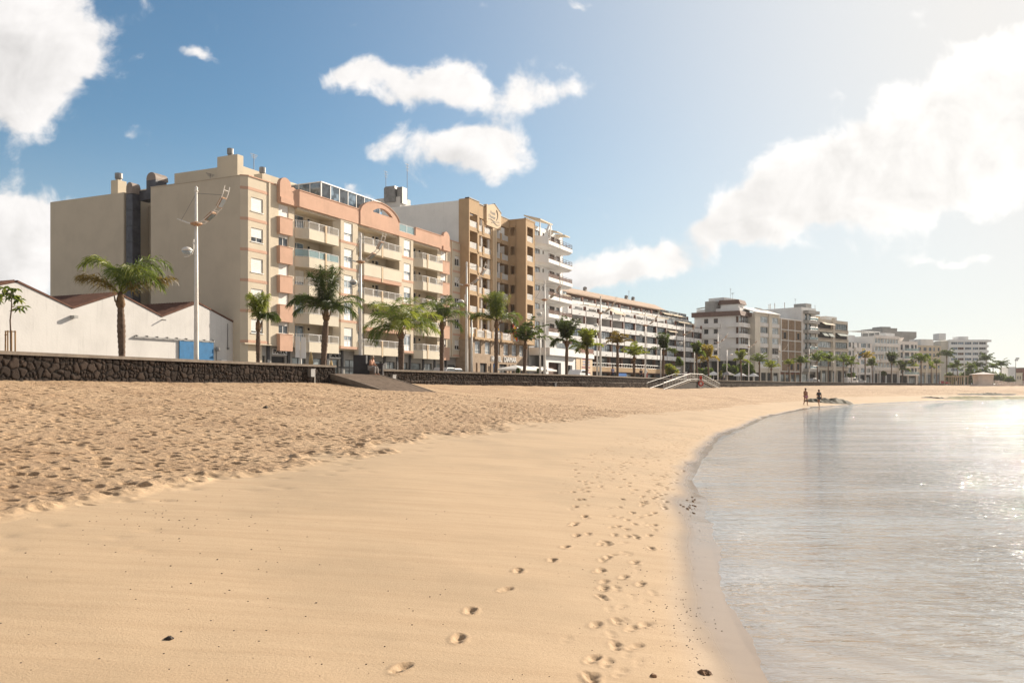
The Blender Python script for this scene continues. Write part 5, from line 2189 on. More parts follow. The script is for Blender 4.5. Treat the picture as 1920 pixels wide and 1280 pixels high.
def mansard_block():
    O = (CR[0] - S2[0] * 12.7, CR[1] - S2[1] * 12.7)
    fr = Fr(O, S2)
    t = fr.thing('apartment_building', 'white corner block with dark brown sloping roof edge and glazed corner bays', 'building')
    rows = [7.9 + 2.92 * i for i in range(4)]
    ww = []
    for z in rows:
        for px0, px1 in ((1320, 1328), (1338, 1346)):
            ww.append((fr.u(px0), fr.u(px1), z + .9, z + 2.2))
    b = MB()
    b.wall(0, 12.7, 7.1, 19.4, 0, ww, .25)
    b.box(0.01, 12.3, .27, 13.7, 7.1, 19.4)
    b.build('wall', 'white', t)
    for a, c, d_, e in ww:
        window(t, a, c, d_, e, 0, 2, 0, frame='brown_wood', depth=.2)
    for i, z in enumerate(rows):
        s = MB()
        s.box(-.3, fr.u(1351), -.55, -.002, z - .35, z + .75)
        s.build('balcony_band', 'white', t)
        # the bay on the corner: white parapet, brown-framed glazing
        s = MB()
        s.prism([(9.4, -.002), (9.4, -.6), (12.9, -.6), (13.9, .8), (13.9, 13.0), (12.3, 13.0), (12.3, -.002)], z - .35, z + .80)
        s.build('corner_parapet', 'white', t)
        g = MB()
        for k in range(7):
            y = 1.0 + 12.0 * k / 6
            g.box(13.05, 13.2, y - .12, y + .12, z + .8, z + 2.55)
        for k in range(5):
            x = 12.9 - .6 * k
        g.box(13.05, 13.2, .9, 13.1, z + 2.45, z + 2.57)
        g.box(13.05, 13.2, .9, 13.1, z + 1.25, z + 1.33)
        g.box(12.1, 12.7, -.3, -.2, z + .8, z + 2.55)
        o = g.build('glazed_bay', 'brown_wood', t)
        q = MB()
        q.box(12.8, 13.1, .3, 13.0, z + .8, z + 2.5)
        q.build('pane', 'glass_pale' if i else 'dark', o)
    b = MB()
    b.box(12.31, 12.8, -.002, 13.2, 7.1, 19.4)
    b.build('corner_wall', 'white', t)
    r = MB()
    r.slab_y([(-.6, 19.4), (13.6, 19.4), (13.2, 20.7), (-.6, 20.7)], -.7, 6.0)
    r.prism([(12.2, 6.0), (14.3, 6.0), (14.3, 13.4), (12.2, 13.4)], 19.4, 20.6)
    r.build('mansard_roof', 'mansard', t)
    roof_box(t, -.5, 12, 3, 12, 20.71, 21.8, 'white')
    roof_box(t, 6.2, 11.4, 4, 9, 21.81, 23.0, 'white', 'stair_room')
    m = MB()
    m.slab_y([(5.6, 23.0), (12.0, 23.0), (11.5, 24.2), (6.0, 24.2)], 3.6, 9.4)
    m.build('stair_room_roof', 'mansard', t)
    m = MB()
    m.slab_y([(-1, 22.2), (2.8, 22.6), (2.8, 22.7), (-1, 22.3)], 4, 6)
    m.build('solar_panel', 'zinc', t)
    roof_antenna(t, 9, 6, 24.2, 2.2)
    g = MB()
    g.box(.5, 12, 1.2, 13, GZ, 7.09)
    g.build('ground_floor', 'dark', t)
    p = MB()
    for x in (.2, 4.2, 8.2, 12.0):
        p.box(x, x + .6, .2, .8, GZ, 7.09)
    build_each(p, 'pillar', 'concrete', t)


mansard_block()

Q = (.7071, .7071)


def mid_blocks():
    # cream block with two columns of wide windows
    fr = Fr((67.4, 236.0), Q)
    u = fr.u
    w = []
    for i, z in enumerate([6.3 + 2.93 * k for k in range(5)]):
        w.append((u(1425.5), u(1440), z, z + 1.75, {'m': 4, 'g': ('glass_pale', 'glass', 'glass_pale', 'glass', 'glass_pale')[i]}))
        w.append((u(1447), u(1459.5), z, z + 1.75, {'m': 4, 'g': ('glass_pale', 'dark', 'glass_pale', 'glass_pale', 'glass_pale')[i]}))
    t, _ = block('beige apartment block with two columns of wide windows beside the brown roofed one', (67.4, 236.0), Q, 14.7, 14, 20.6, 'beige', w)
    p = MB()
    p.box(u(1414), u(1424), -.3, -.002, 3.9, 20.6)
    p.box(u(1440.5), u(1446), -.3, -.002, 3.9, 20.6)
    build_each(p, 'pilaster', 'beige', t)
    for i in range(5):
        s = MB()
        s.box(u(1424.3), u(1440.2), -.12, -.003, 6.3 + 2.93 * i - 1.1, 6.2 + 2.93 * i)
        s.box(u(1446.3), u(1461), -.12, -.003, 6.3 + 2.93 * i - 1.1, 6.2 + 2.93 * i)
        build_each(s, 'spandrel', 'white_old', t)
    r = MB()
    r.slab_x([(-.4, 20.6), (0, 20.6), (5.5, 22.6), (5.5, 22.75), (-.4, 20.8)], 0, 14.7)
    r.build('roof', 'white', t)
    roof_box(t, -2.5, 4.5, 8, 13, 21, 25.2, 'white_old', 'stair_room')
    roof_box(t, -6, -2.6, 9, 12, 21, 24.0, 'concrete', 'water_tank')
    roof_box(t, 5, 9, 8, 12, 21, 24.4, 'white_old', 'roof_room')
    roof_antenna(t, 1, 8, 25, 3.0)
    s = MB()
    s.slab_x([(3.2, 21.9), (5.5, 22.9), (5.5, 23.0), (3.2, 22.0)], 10.0, 13.5)
    s.build('solar_panel', 'dark_metal', t)
    # tan block behind slatted screens
    O = (77.8, 246.4)
    fr = Fr(O, Q)
    u = fr.u
    t, _ = block('tan building faced with tall slatted screens in a pale grid', O, Q, 13.6, 14, 19.6, 'screen_beige', [], zbase=4.3, ground='red_brown')
    zs = [4.4, 7.4, 10.4, 13.5, 16.6]
    for i, z in enumerate(zs):
        for j in range(3):
            a, c = .7 + j * 4.2, .7 + j * 4.2 + 3.9
            if (i, j) in ((3, 0), (3, 2), (0, 1), (0, 2)):
                window(t, a + 1.4, c - .9, z + .5, z + 2.4, -.16, 1, 0, frame='brown_wood', glass='dark', depth=.14)
            s = MB()
            for k in range(9):
                x = a + (c - a) * k / 9
                if (i, j) in ((3, 0), (3, 2), (0, 1), (0, 2)) and 1.2 < x - a < 3.2:
                    continue
                s.box(x, x + .2, -.30, -.05, z + .25, z + 2.75)
            s.build('slat_screen', 'tan_stone', t)
        s = MB()
        s.box(.2, 13.5, -.38, -.003, z - .12, z + .10)
        s.build('floor_band', 'white_old', t)
    s = MB()
    for j in range(4):
        s.box(.3 + j * 4.2, .52 + j * 4.2, -.36, -.003, 4.6, 19.5)
    build_each(s, 'mullion', 'white_old', t)
    s = MB()
    s.box(-.02, 13.6, -.3, .3, 19.6, 19.9)
    s.box(.5, 13.4, 4, 12, 19.7, 20.6)
    build_each(s, 'roof_edge', 'white', t)
    # grey block with stacked balconies and a bare white side wall
    O = (87.4, 256.0)
    t, fr = block('tall grey block with one stack of glass-railed balconies and bare white side wall', O, Q, 9.6, 15, 24.0, 'white_old',
                  [(2.2 + a, 2.2 + a + 1.6, 5.5 + 2.93 * k, 7.7 + 2.93 * k, {'m': 1, 'f': 'dark_metal', 'g': 'glass'}) for k in range(6) for a in (0, 2.6)], zbase=4.6, ground='concrete')
    for k in range(7):
        z = 4.9 + 2.93 * k
        s = MB()
        s.box(1.2, 8.6, -1.7, -.002, z - .45, z + .55)
        o = s.build('balcony', 'concrete', t)
        if k < 6:
            railing(o, [(2.4, -1.62), (7.6, -1.62), (8.5, -.4)], z + .55, .8, glass='rail_glass', gap=0)
    roof_box(t, 5, 8.6, 1, 5, 24, 25.5, 'concrete')
    roof_antenna(t, 8, 6, 24, 3.5)
    for x, y in ((-.0 + .5, 9), (1.5, 11), (2.5, 12), (1.0, 6)):
        a = MB()
        a.tube([(x, y, 24), (x, y, 25.8)], .14, 6)
        a.build('vent_pipe', 'rail_white', t)
    # beige block with awnings
    O = (94.0, 262.0)
    d = (1, .9)
    rows = [6.3 + 2.95 * k for k in range(5)]
    w = []
    for i, z in enumerate(rows):
        w.append((1.0, 9.4, z, z + 1.9, {'m': 7, 'g': ('glass', 'glass_blue', 'glass_pale', 'dark', 'dark')[i], 'f': 'dark_metal'}))
        w.append((11.4, 20.0, z, z + 1.9, {'m': 7, 'g': ('glass', 'glass', 'glass', 'dark', 'glass')[i], 'f': 'dark_metal'}))
    t, fr = block('beige block with striped parapets and drop awnings on its upper balconies', O, d, 20.4, 14, 21.0, 'beige', w, [(.6, 20.2, z - 1.05, z - .05, .35, 'beige') for z in rows], zbase=5.0)
    s = MB()
    for z in rows:
        s.box(1.2, 9.2, -.37, -.352, z + 2.35 - 3.1 + .35, z + 2.5 - 3.1 + .35)
        s.box(11.4, 19.8, -.37, -.352, z + 2.35 - 3.1 + .35, z + 2.5 - 3.1 + .35)
    build_each(s, 'parapet_slot', 'brown_wood', t)
    s = MB()
    s.box(9.7, 11.1, -.5, -.003, 4.9, 21.6)
    s.build('pilaster', 'beige', t)
    for (a, c, k, drop, m) in ((3.2, 9.6, 4, .8, 'awning'), (2.6, 5.4, 3, 1.4, 'awning_green'), (6.4, 9.2, 3, 1.5, 'awning_green'), (12.5, 18.5, 3, 1.0, 'awning_green')):
        z = rows[k] + 1.95
        s = MB()
        s.slab_x([(-.05, z), (-1.5, z - drop), (-1.5, z - drop - .1), (-.05, z - .1)], a, c)
        s.build('awning', m, t)
    roof_box(t, 12, 19, 3, 9, 21, 22.6, 'white_old')
    roof_box(t, 1, 8, 3, 9, 21, 22.3, 'tan_light', 'roof_terrace')
    roof_antenna(t, 8.5, 5, 21, 5.0)
    # white stepped block
    O = (109.2, 275.7)
    d = (1, .8)
    w = []
    for k in range(4):
        z = 4.6 + 2.75 * k
        w += [(.4, 2.0, z, z + 1.5, {'m': 1, 'f': 'dark_metal'}), (2.9, 3.9, z - .5, z + 1.7, {'m': 1}), (5.9, 6.7, z - .3, z + 1.5, {'m': 1, 'f': 'dark_metal'}), (8.2, 11.6, z, z + 1.5, {'m': 3, 'g': 'glass_blue'}), (12.2, 14.2, z, z + 1.5, {'m': 2})]
    t, fr = block('white stepped block with small dark windows beside the white hotel slab', O, d, 15.2, 12, 14.3, 'white', w, [(3.9, 5.6, 3.6 + 2.75 * k, 4.6 + 2.75 * k, .5, 'white') for k in range(4)])
    roof_box(t, 0, 7, 5, 12, 14.3, 19.6, 'white', 'upper_storey')
    roof_box(t, 2, 15, 6, 11, 14.31, 17.4, 'white_old', 'roof_terrace')
    roof_box(t, -1, 10, 13, 18, 14, 21.2, 'white_old', 'stair_room')
    roof_antenna(t, 6, 9, 19.6, 3)
    s = MB()
    s.lathe([(.1, 0), (.6, .35), (1.1, 1.0), (1.15, 1.05)], (5, 8, 21.3), 12)
    s.build('satellite_dish', 'zinc', t)
    # white slab hotel with a grid of balconies
    O = (123.0, 288.0)
    d = (1, .75)
    w = []
    for k in range(4):
        z = 6.6 + 2.75 * k
        for j in range(8):
            w.append((.4 + j * 1.9, .4 + j * 1.9 + 1.7, z, z + 1.95, {'m': 1, 'g': 'glass_pale'}))
    t, fr = block('white slab building with four rows of small square balconies', O, d, 15.75, 14, 17.2, 'white', w, [(0, 15.75, 5.45 + 2.75 * k, 6.5 + 2.75 * k, .35, 'white') for k in range(5)], zbase=5.2, ground='white')
    s = MB()
    s.box(-.6, 11, 4, 9, 19.0, 19.25)
    s.build('roof_canopy', 'white_old', t)
    s = MB()
    for x in (-.3, 3.6, 7.5, 10.6):
        s.box(x, x + .2, 4.1, 4.3, 17.2, 19.0)
    build_each(s, 'canopy_post', 'white_old', t)
    roof_box(t, 9, 15, 1, 3, 17.2, 18.6, 'white')
    # bare concrete tower behind
    fr = Fr((166.0, 380.0), (1, .3))
    t = fr.thing('concrete_tower', 'bare grey concrete tower with an overhanging top behind the white slab', 'tower')
    s = MB()
    s.slab_y([(0, GZ), (16.5, GZ), (16.5, 21.0), (18.6, 22.2), (18.6, 24.8), (8.0, 24.8), (8.0, 26.2), (0, 26.2)], 0, 14)
    s.build('shaft', 'concrete', t)
    s = MB()
    s.box(2, 7, 3, 9, 26.2, 27.0)
    s.build('roof_room', 'concrete', t)
    # small white block with turquoise glass balconies
    O = (136.0, 298.0)
    d = (1, .5)
    w = []
    for k in range(4):
        z = 4.6 + 2.75 * k
        w += [(.8, 2.0, z, z + 1.9, {'m': 1, 'f': 'dark_metal'}), (3.0, 5.2, z, z + 1.9, {'m': 2, 'f': 'dark_metal'}), (6.2, 7.6, z, z + 1.9, {'m': 1, 'f': 'dark_metal'}), (8.1, 9.2, z, z + 1.9, {'m': 1, 'f': 'dark_metal'})]
    t, fr = block('white apartment block with turquoise glass balcony rails beside a cream one', O, d, 9.6, 12, 15.9, 'white', w, [(1.5, 9.5, 3.8 + 2.75 * k, 4.3 + 2.75 * k, .8, 'white') for k in range(4)])
    for k in range(4):
        railing(t, [(2.0, -.75), (9.4, -.75)], 4.3 + 2.75 * k, .85, glass='rail_glass', gap=0, name='glass_railing')
    roof_box(t, -4, 3, 3, 9, 15.9, 17.0, 'white')
    s = MB()
    s.lathe([(.1, 0), (.9, .5), (1.5, 1.4), (1.55, 1.5)], (6.5, 5, 16.0), 12)
    s.build('satellite_dish', 'hut_white', t)
    # cream block
    O = (165.0, 345.0)
    d = (1, .4)
    w = []
    for k in range(4):
        z = 7.2 + 2.45 * k
        for x, ww in ((.3, 1.6), (3.2, 1.7), (6.2, 1.4), (8.6, 1.0), (11.1, 1.0)):
            w.append((x, x + ww, z, z + 1.4, {'m': 1, 'f': 'dark_metal', 'g': 'glass_blue'}))
    t, fr = block('cream apartment block with small square windows next to a wide white one', O, d, 13.0, 12, 16.8, 'cream', w, zbase=5.6, ground='concrete')
    roof_box(t, 5, 12, 3, 9, 16.8, 19.5, 'white_old')
    roof_antenna(t, 3, 4, 16.8, 2)
    # wide white block with strip windows
    O = (221.5, 430.0)
    d = (1, 0)
    w = []
    for k in range(6):
        z = 7.8 + 2.7 * k
        cells = [(1.2, 4.5, 'glass_blue'), (4.7, 7.6, 'brown_wood' if 0 < k < 5 else 'glass_blue'), (8.2, 11.5, 'glass_blue'), (12.2, 15.0, 'glass_blue'), (15.4, 18.8, 'glass')]
        for a, c, g_ in cells:
            w.append((a, c, z, z + 1.3, {'m': 3, 'g': g_, 'f': 'white_frame'}))
    t, fr = block('wide white block with long strip windows behind the palm grove', O, d, 19.5, 14, 23.6, 'white', w, [(-.1, 19.9, 6.3 + 2.7 * k, 7.5 + 2.7 * k, .6, 'white') for k in range(7)], zbase=5.8, ground='concrete')
    roof_box(t, -3.6, 0, 1, 9, GZ, 23.0, 'beige', 'beige_wing')
    roof_box(t, 6, 11, 2, 8, 23.6, 25.4, 'white')
    roof_box(t, -4, -.5, 2, 8, 23.6, 27.0, 'white', 'stair_room')
    roof_box(t, 20.0, 21.4, -.4, 5, 22.6, 23.6, 'white', 'roof_overhang')
    # small far houses at the end of the bay
    for (label, px0, px1, y, yt, mat, dep) in (('small white flat-roofed house past the palm grove', 1891, 1904, 430, 689, 'white', 8), ('low pale house between the white house and the end of the bay', 1904.5, 1917, 440, 700, 'cream_light', 8),
                                               ('brown house with a green roof edge at the end of the bay', 1918, 1932, 440, 690, 'red_brown', 8)):
        x0, x1 = (px0 - CX) / F * y, (px1 - CX) / F * y
        zt = (HY - yt) * y / F
        L = x1 - x0
        t = thing('house', label, 'house', (x0, y, GZ))
        b = MB()
        ww = [(L * .25, L * .42, GZ + 3, GZ + 4.6), (L * .6, L * .77, GZ + 3, GZ + 4.6)]
        b.wall(0, L, GZ, zt, 0, ww, .2)
        b.box(0, L, .21, dep, GZ, zt - .01)
        b.build('wall', mat, t)
        for a, c, d_, e in ww:
            window(t, a, c, d_, e, 0, 1, 0, frame='dark_metal')
        b = MB()
        b.box(-.15, L + .15, -.15, dep + .1, zt, zt + .35)
        b.build('roof', 'awning_green' if mat == 'red_brown' else mat, t)


mid_blocks()

# ================================================================ PALMS AND TREES
def frond_mesh(mb, base, az, el0, L, droop, pairs, leaf, wid, rn, hang=.45, two=True, mi=0, stem=.02, smi=1):
    az = R(az)
    h = Vector((math.cos(az), math.sin(az), 0))
    side = Vector((-math.sin(az), math.cos(az), 0))
    pts = [Vector(base)]
    n = 12
    tw = rn.uniform(-.25, .25)
    for i in range(1, n + 1):
        t = i / n
        e = R(el0 - droop * t ** 1.7)
        pts.append(pts[-1] + (h * math.cos(e) + Vector((0, 0, math.sin(e)))) * (L / n) + side * (tw * L / n * t))
    mb.tube(pts, [stem * (1.15 - t / n) for t in range(n + 1)], 4, smi, False)
    for i in range(pairs):
        t = .16 + .84 * (i + rn.uniform(-.3, .3)) / pairs
        t = min(max(t, .12), .995)
        k = int(t * n)
        k = min(k, n - 1)
        p = pts[k].lerp(pts[k + 1], t * n - k)
        tan = (pts[k + 1] - pts[k]).normalized()
        up = side.cross(tan)
        if up.z < 0 and abs(up.z) > .2:
            up = -up
        ll = leaf * (math.sin(math.pi * (.12 + .80 * t)) ** .7) * rn.uniform(.8, 1.15)
        for s in (-1, 1):
            for row in (0, 1):
                if row and rn.random() < .45:
                    continue
                d = side * s * rn.uniform(.65, 1.0) + tan * rn.uniform(.35, .85) + up * (rn.uniform(-.05, .35) if row == 0 else rn.uniform(.3, .7)) + Vector((0, 0, -hang * rn.uniform(.3, 1.0)))
                d.normalize()
                w = tan.cross(d)
                if w.length < .1:
                    w = up.copy()
                w = w.normalized() * wid * rn.uniform(.7, 1.2)
                # leaflets twist so light catches some of them
                w = (Matrix.Rotation(rn.uniform(-.9, .9), 3, d) @ w)
                q1 = p + d * ll * .5
                q2 = p + d * ll * .82 + Vector((0, 0, -ll * hang * .45))
                if two:
                    q3 = p + d * ll * .98 + Vector((0, 0, -ll * hang * .95))
                    mb.add([p - w * .4, p + w * .4, q1 + w, q1 - w, q2 + w * .7, q2 - w * .7, q3], [(0, 1, 2, 3), (3, 2, 4, 5), (5, 4, 6)], mi)
                else:
                    mb.add([p - w * .5, p + w * .5, q1 + w, q2, q1 - w], [(0, 1, 2, 3, 4)], mi)


def palm(px, px_top, y_top, b, L_px, style, mats, label, seed, base_y=None, fronds=None, trunk_r=.15, group='palms along the promenade', z0=GZ, xy=None):
    rn = random.Random(seed)
    x, y = xy or behind(px, b)
    t = thing('palm_tree', label, 'palm', (x, y, z0), 0, group)
    xt = (px_top - CX) / F * y - x
    zt = (HY - y_top) * y / F                       # height of the frond bases
    L = L_px * y / F
    near = y < 78
    H = zt - z0
    # trunk with a waist, a slight belly and leaf scars
    tr = MB()
    pts, rs = [], []
    n = 26 if near else 9
    for i in range(n + 1):
        s = i / n
        pts.append((xt * s ** 1.4, 0, z0 + (H - .35) * s))
        belly = 1.0 + .30 * math.exp(-((s - .62) / .25) ** 2) - .15 * s
        rs.append(trunk_r * belly * (1 + (.07 if i % 2 else -.05) * near))
    tr.tube(pts, rs, 10 if near else 7)
    tr.build('trunk', 'trunk_brown', t, smooth=True)
    sh = MB()
    sr = trunk_r * 1.25
    sh.tube([(xt * .93, 0, zt - .62), (xt * .96, 0, zt - .45), (xt, 0, zt - .15), (xt, 0, zt + .16)], [sr * .75, sr * 1.15, sr * .9, sr * .45], 9)
    for k in range(5):
        a = rn.uniform(0, 6.28)
        sh.tube([(xt + sr * .6 * math.cos(a), sr * .6 * math.sin(a), zt - .45), (xt + sr * 1.25 * math.cos(a), sr * 1.25 * math.sin(a), zt - .28), (xt + sr * 1.5 * math.cos(a), sr * 1.5 * math.sin(a), zt - .02)], [.05, .04, .015], 5)
    crown = sh.build('crown', 'trunk_sheath', t, smooth=True)
    if fronds is None:
        fronds = []
        if style == 'up':
            for k in range(13):
                fronds.append((rn.uniform(0, 360), rn.uniform(64, 89), rn.uniform(.75, 1.05), rn.uniform(12, 45), 0))
            for k in range(3):
                fronds.append((rn.choice((0, 180)) + rn.uniform(-50, 50), rn.uniform(20, 45), rn.uniform(.6, .85), rn.uniform(60, 100), 0))
        elif style == 'full':
            for k in range(15):
                e = 20 + 66 * (k / 14) ** .8
                fronds.append((k * 137.5 + rn.uniform(-20, 20), e, rn.uniform(.85, 1.1), rn.uniform(60, 105), 0))
        else:
            for k in range(12):
                e = 32 + 54 * (k / 11)
                fronds.append((k * 137.5 + rn.uniform(-25, 25), e, rn.uniform(.85, 1.1), rn.uniform(40, 80), 0))
    bulk = MB()
    pairs = 34 if near else (17 if y < 160 else 11)
    wid = .019 if near else (.045 if y < 130 else .085 if y < 200 else .12)
    for (az, e, k, dr, mi) in fronds:
        m = MB() if near else bulk
        frond_mesh(m, (xt, 0, zt), az, e, L * k, dr, pairs, L * .36, wid, rn, hang=.5, two=near, mi=mi if not near else 0, smi=len(mats) if not near else 1)
        if near:
            m.build('frond', [mats[min(mi, len(mats) - 1)], 'leaf_lime'], crown)
    if not near:
        bulk.build('fronds', list(mats) + ['leaf_brown'], crown)
    return t


# nearest palm: four arching fronds above, two flat dark fronds to the sides
palm(229, 226, 553, 3.0, 95, 'x', ('leaf_green', 'leaf_brown', 'leaf_lime'), 'palm with two flat dark side fronds standing before the white warehouse', 3, trunk_r=.15,
     fronds=[(178, 86, 1.36, 128, 2), (168, 82, 1.25, 105, 0), (3, 84, 1.42, 135, 0), (-14, 76, 1.28, 130, 0), (-40, 80, 1.1, 135, 2), (70, 82, 1.1, 120, 0),
             (-75, 78, .95, 130, 0), (-20, 60, 1.1, 112, 0), (182, 50, .92, 62, 1), (174, 42, .88, 46, 1), (-3, 42, .98, 56, 1), (5, 34, 1.10, 40, 1), (-8, 60, 1.0, 120, 0)])
palm(484, 484, 602, 2.5, 56, 'x', ('leaf_lime', 'leaf_dark'), 'slim young palm with an upright lime tuft in front of the cream block corner', 4, trunk_r=.11,
     fronds=[(k * 50, 84 - (k % 3) * 5, 1.0, 16 + 9 * (k % 4), 0) for k in range(11)] + [(-5, 58, .85, 120, 1), (-30, 52, .75, 115, 1), (20, 50, .7, 100, 1)])
palm(606, 612, 583, 2.5, 70, 'x', ('leaf_dark', 'leaf_green'), 'palm with a dark upright middle and arching side fronds above the beach ramp', 5, trunk_r=.17,
     fronds=[(k * 47, 86 - (k % 4) * 4, 1.25, 10 + 7 * (k % 4), 0) for k in range(13)] + [(180, 48, 1.05, 75, 0), (172, 38, 1.1, 70, 0), (190, 30, .9, 85, 0), (186, 55, .95, 70, 1), (-4, 50, 1.1, 80, 0), (6, 40, 1.0, 75, 1), (-14, 30, .9, 95, 0), (-60, 40, .8, 95, 0), (70, 45, .8, 90, 0), (200, 60, .9, 100, 1)])
palm(752, 752, 620, 2.5, 74, 'full', ('leaf_lime', 'leaf_green'), 'bushy bright green palm with a round full crown before the cream block', 6, trunk_r=.19,
     fronds=[((k * 137.5) % 360, 24 + 64 * (k / 19), 1.0 + .12 * (k % 3), 60 + 9 * (k % 6), k % 2) for k in range(20)] + [(200, 30, .95, 110, 1), (215, 18, .9, 100, 1)])
palm(828, 829, 603, 2.5, 52, 'x', ('leaf_dark', 'leaf_green'), 'dark palm with loose arching fronds next to the bushy bright one', 7, trunk_r=.16,
     fronds=[((k * 137.5) % 360, 42 + 46 * (k / 12), 1.2, 70 + 6 * (k % 5), k % 2) for k in range(13)] + [(185, 25, .9, 90, 0), (-10, 10, .85, 80, 0)])
palm(930, 931, 602, 2.5, 54, 'x', ('leaf_green', 'leaf_lime', 'leaf_brown'), 'palm with a tall green tuft standing left of the hotel sign', 8, trunk_r=.16,
     fronds=[(k * 50, 87 - (k % 4) * 4, 1.05, 10 + 8 * (k % 4), k % 2) for k in range(14)] + [(180, 42, .95, 70, 0), (176, 28, .95, 50, 2), (184, 36, .9, 62, 0), (2, 44, .95, 80, 0), (-8, 32, .8, 85, 0)])
PALMS = [
    # px, px_top, y_top, behind, length px, style, leaves, label
    (983, 985, 642, 3, 52, 'spread', ('leaf_dark', 'leaf_green'), 'dark palm with drooping fronds at the end of the hotel sign'),
    (1062, 1063, 640, 3, 50, 'up', ('leaf_dark', 'leaf_green', 'leaf_brown'), 'palm with a brush-like upright crown before the faded hoarding'),
    (1100, 1101, 654, 3, 44, 'up', ('leaf_lime', 'leaf_green', 'leaf_brown'), 'narrow yellow-green palm between the hoarding and the tall sail lamp'),
    (1158, 1158, 645, 3, 30, 'spread', ('leaf_brown', 'leaf_gold'), 'brown leaved palm spread wide before the long white block'),
    (1189, 1189, 668, 3, 30, 'spread', ('leaf_lime', 'leaf_green'), 'small light green palm next to the brown leaved one'),
    (1243, 1244, 657, 3, 36, 'up', ('leaf_dark', 'leaf_green'), 'dark shaggy palm beside the round bush'),
    (1307, 1306, 664, 5, 27, 'up', ('leaf_green', 'leaf_gold'), 'green palm just behind the stair landing'),
    (1329, 1327, 672, 5, 30, 'up', ('leaf_gold', 'leaf_brown'), 'golden brown palm right of the stair landing'),
    (1390, 1389, 676, 4, 22, 'up', ('leaf_lime', 'leaf_green'), 'lime green palm under the corner bays of the brown roofed block'),
    (1424, 1424, 679, 4, 22, 'spread', ('leaf_green', 'leaf_dark'), 'taller green palm before the beige two-column block'),
    (1446, 1446, 690, 4, 18, 'spread', ('leaf_lime', 'leaf_green'), 'short palm right of the taller one before the beige two-column block'),
    (1480, 1479, 683, 4, 12, 'spread', ('leaf_lime', 'leaf_green'), 'tiny palm before the slatted tan building'),
    (1501, 1502, 681, 4, 19, 'spread', ('leaf_green', 'leaf_dark'), 'palm at the right edge of the slatted tan building'),
    (1533, 1532, 677, 4, 23, 'spread', ('leaf_green', 'leaf_lime'), 'palm between the grey balcony stack and the awning block'),
    (1553, 1553, 678, 4, 24, 'spread', ('leaf_green', 'leaf_lime'), 'palm before the middle of the awning block'),
    (1581, 1581, 680, 4, 21, 'spread', ('leaf_green', 'leaf_lime'), 'palm at the right end of the awning block'),
    (1596, 1596, 683, 4, 19, 'up', ('leaf_green', 'leaf_dark'), 'dark green palm beside the parked white van'),
    (1622, 1622, 672, 4, 19, 'spread', ('leaf_gold', 'leaf_green'), 'golden palm behind the blue flag'),
    (1636, 1635, 686, 4, 17, 'up', ('leaf_green', 'leaf_gold'), 'short palm at the left corner of the white grid slab'),
    (1671, 1672, 681, 4, 28, 'up', ('leaf_dark', 'leaf_green'), 'palm with an upright crown before the white grid slab'),
    (1691, 1693, 694, 4, 20, 'up', ('leaf_green', 'leaf_lime'), 'left palm of the pair before the turquoise balconies'),
    (1703, 1704, 689, 4, 18, 'spread', ('leaf_lime', 'leaf_green'), 'right palm of the pair before the turquoise balconies'),
    (1746, 1746, 688, 4, 12, 'up', ('leaf_lime', 'leaf_lime'), 'small lime palm before the cream block with small windows'),
    (1756, 1756, 682, 4, 13, 'spread', ('leaf_green', 'leaf_gold'), 'green palm at the right edge of the cream block with small windows'),
    (1774, 1775, 668, 8, 19, 'full', ('leaf_dark', 'leaf_gold'), 'tall palm with a round crown above the wooden pergola'),
    (1787, 1787, 690, 12, 14, 'full', ('leaf_green', 'leaf_gold'), 'low palm behind the wooden pergola'),
    (1795, 1795, 685, 8, 12, 'up', ('leaf_green', 'leaf_dark'), 'palm between the pergola and the lifeguard hut'),
    (1820, 1820, 690, 20, 15, 'full', ('leaf_green', 'leaf_gold'), 'bushy palm just left of the lifeguard hut'),
    (1832, 1832, 688, 24, 15, 'full', ('leaf_dark', 'leaf_green'), 'bushy palm right behind the lifeguard hut roof'),
    (1848, 1849, 675, 26, 19, 'full', ('leaf_dark', 'leaf_green'), 'tallest windblown palm of the grove behind the hut'),
    (1862, 1862, 690, 22, 16, 'full', ('leaf_green', 'leaf_dark'), 'palm right of the hut in the middle of the grove'),
    (1877, 1877, 686, 22, 18, 'full', ('leaf_dark', 'leaf_green'), 'last windblown palm at the right end of the grove'),
]
for i, a in enumerate(PALMS):
    palm(*a, 100 + i)
xb, yb, zb_ = ground(1727, 722.5)
palm(1727, 1727, 677, 0, 22, 'full', ('leaf_green', 'leaf_gold'), 'single palm rooted in the sand in front of the far wall', 400, xy=(1727 / 1.0 * 0 + (1727 - CX) / F * 235, 235.0), z0=0.0)


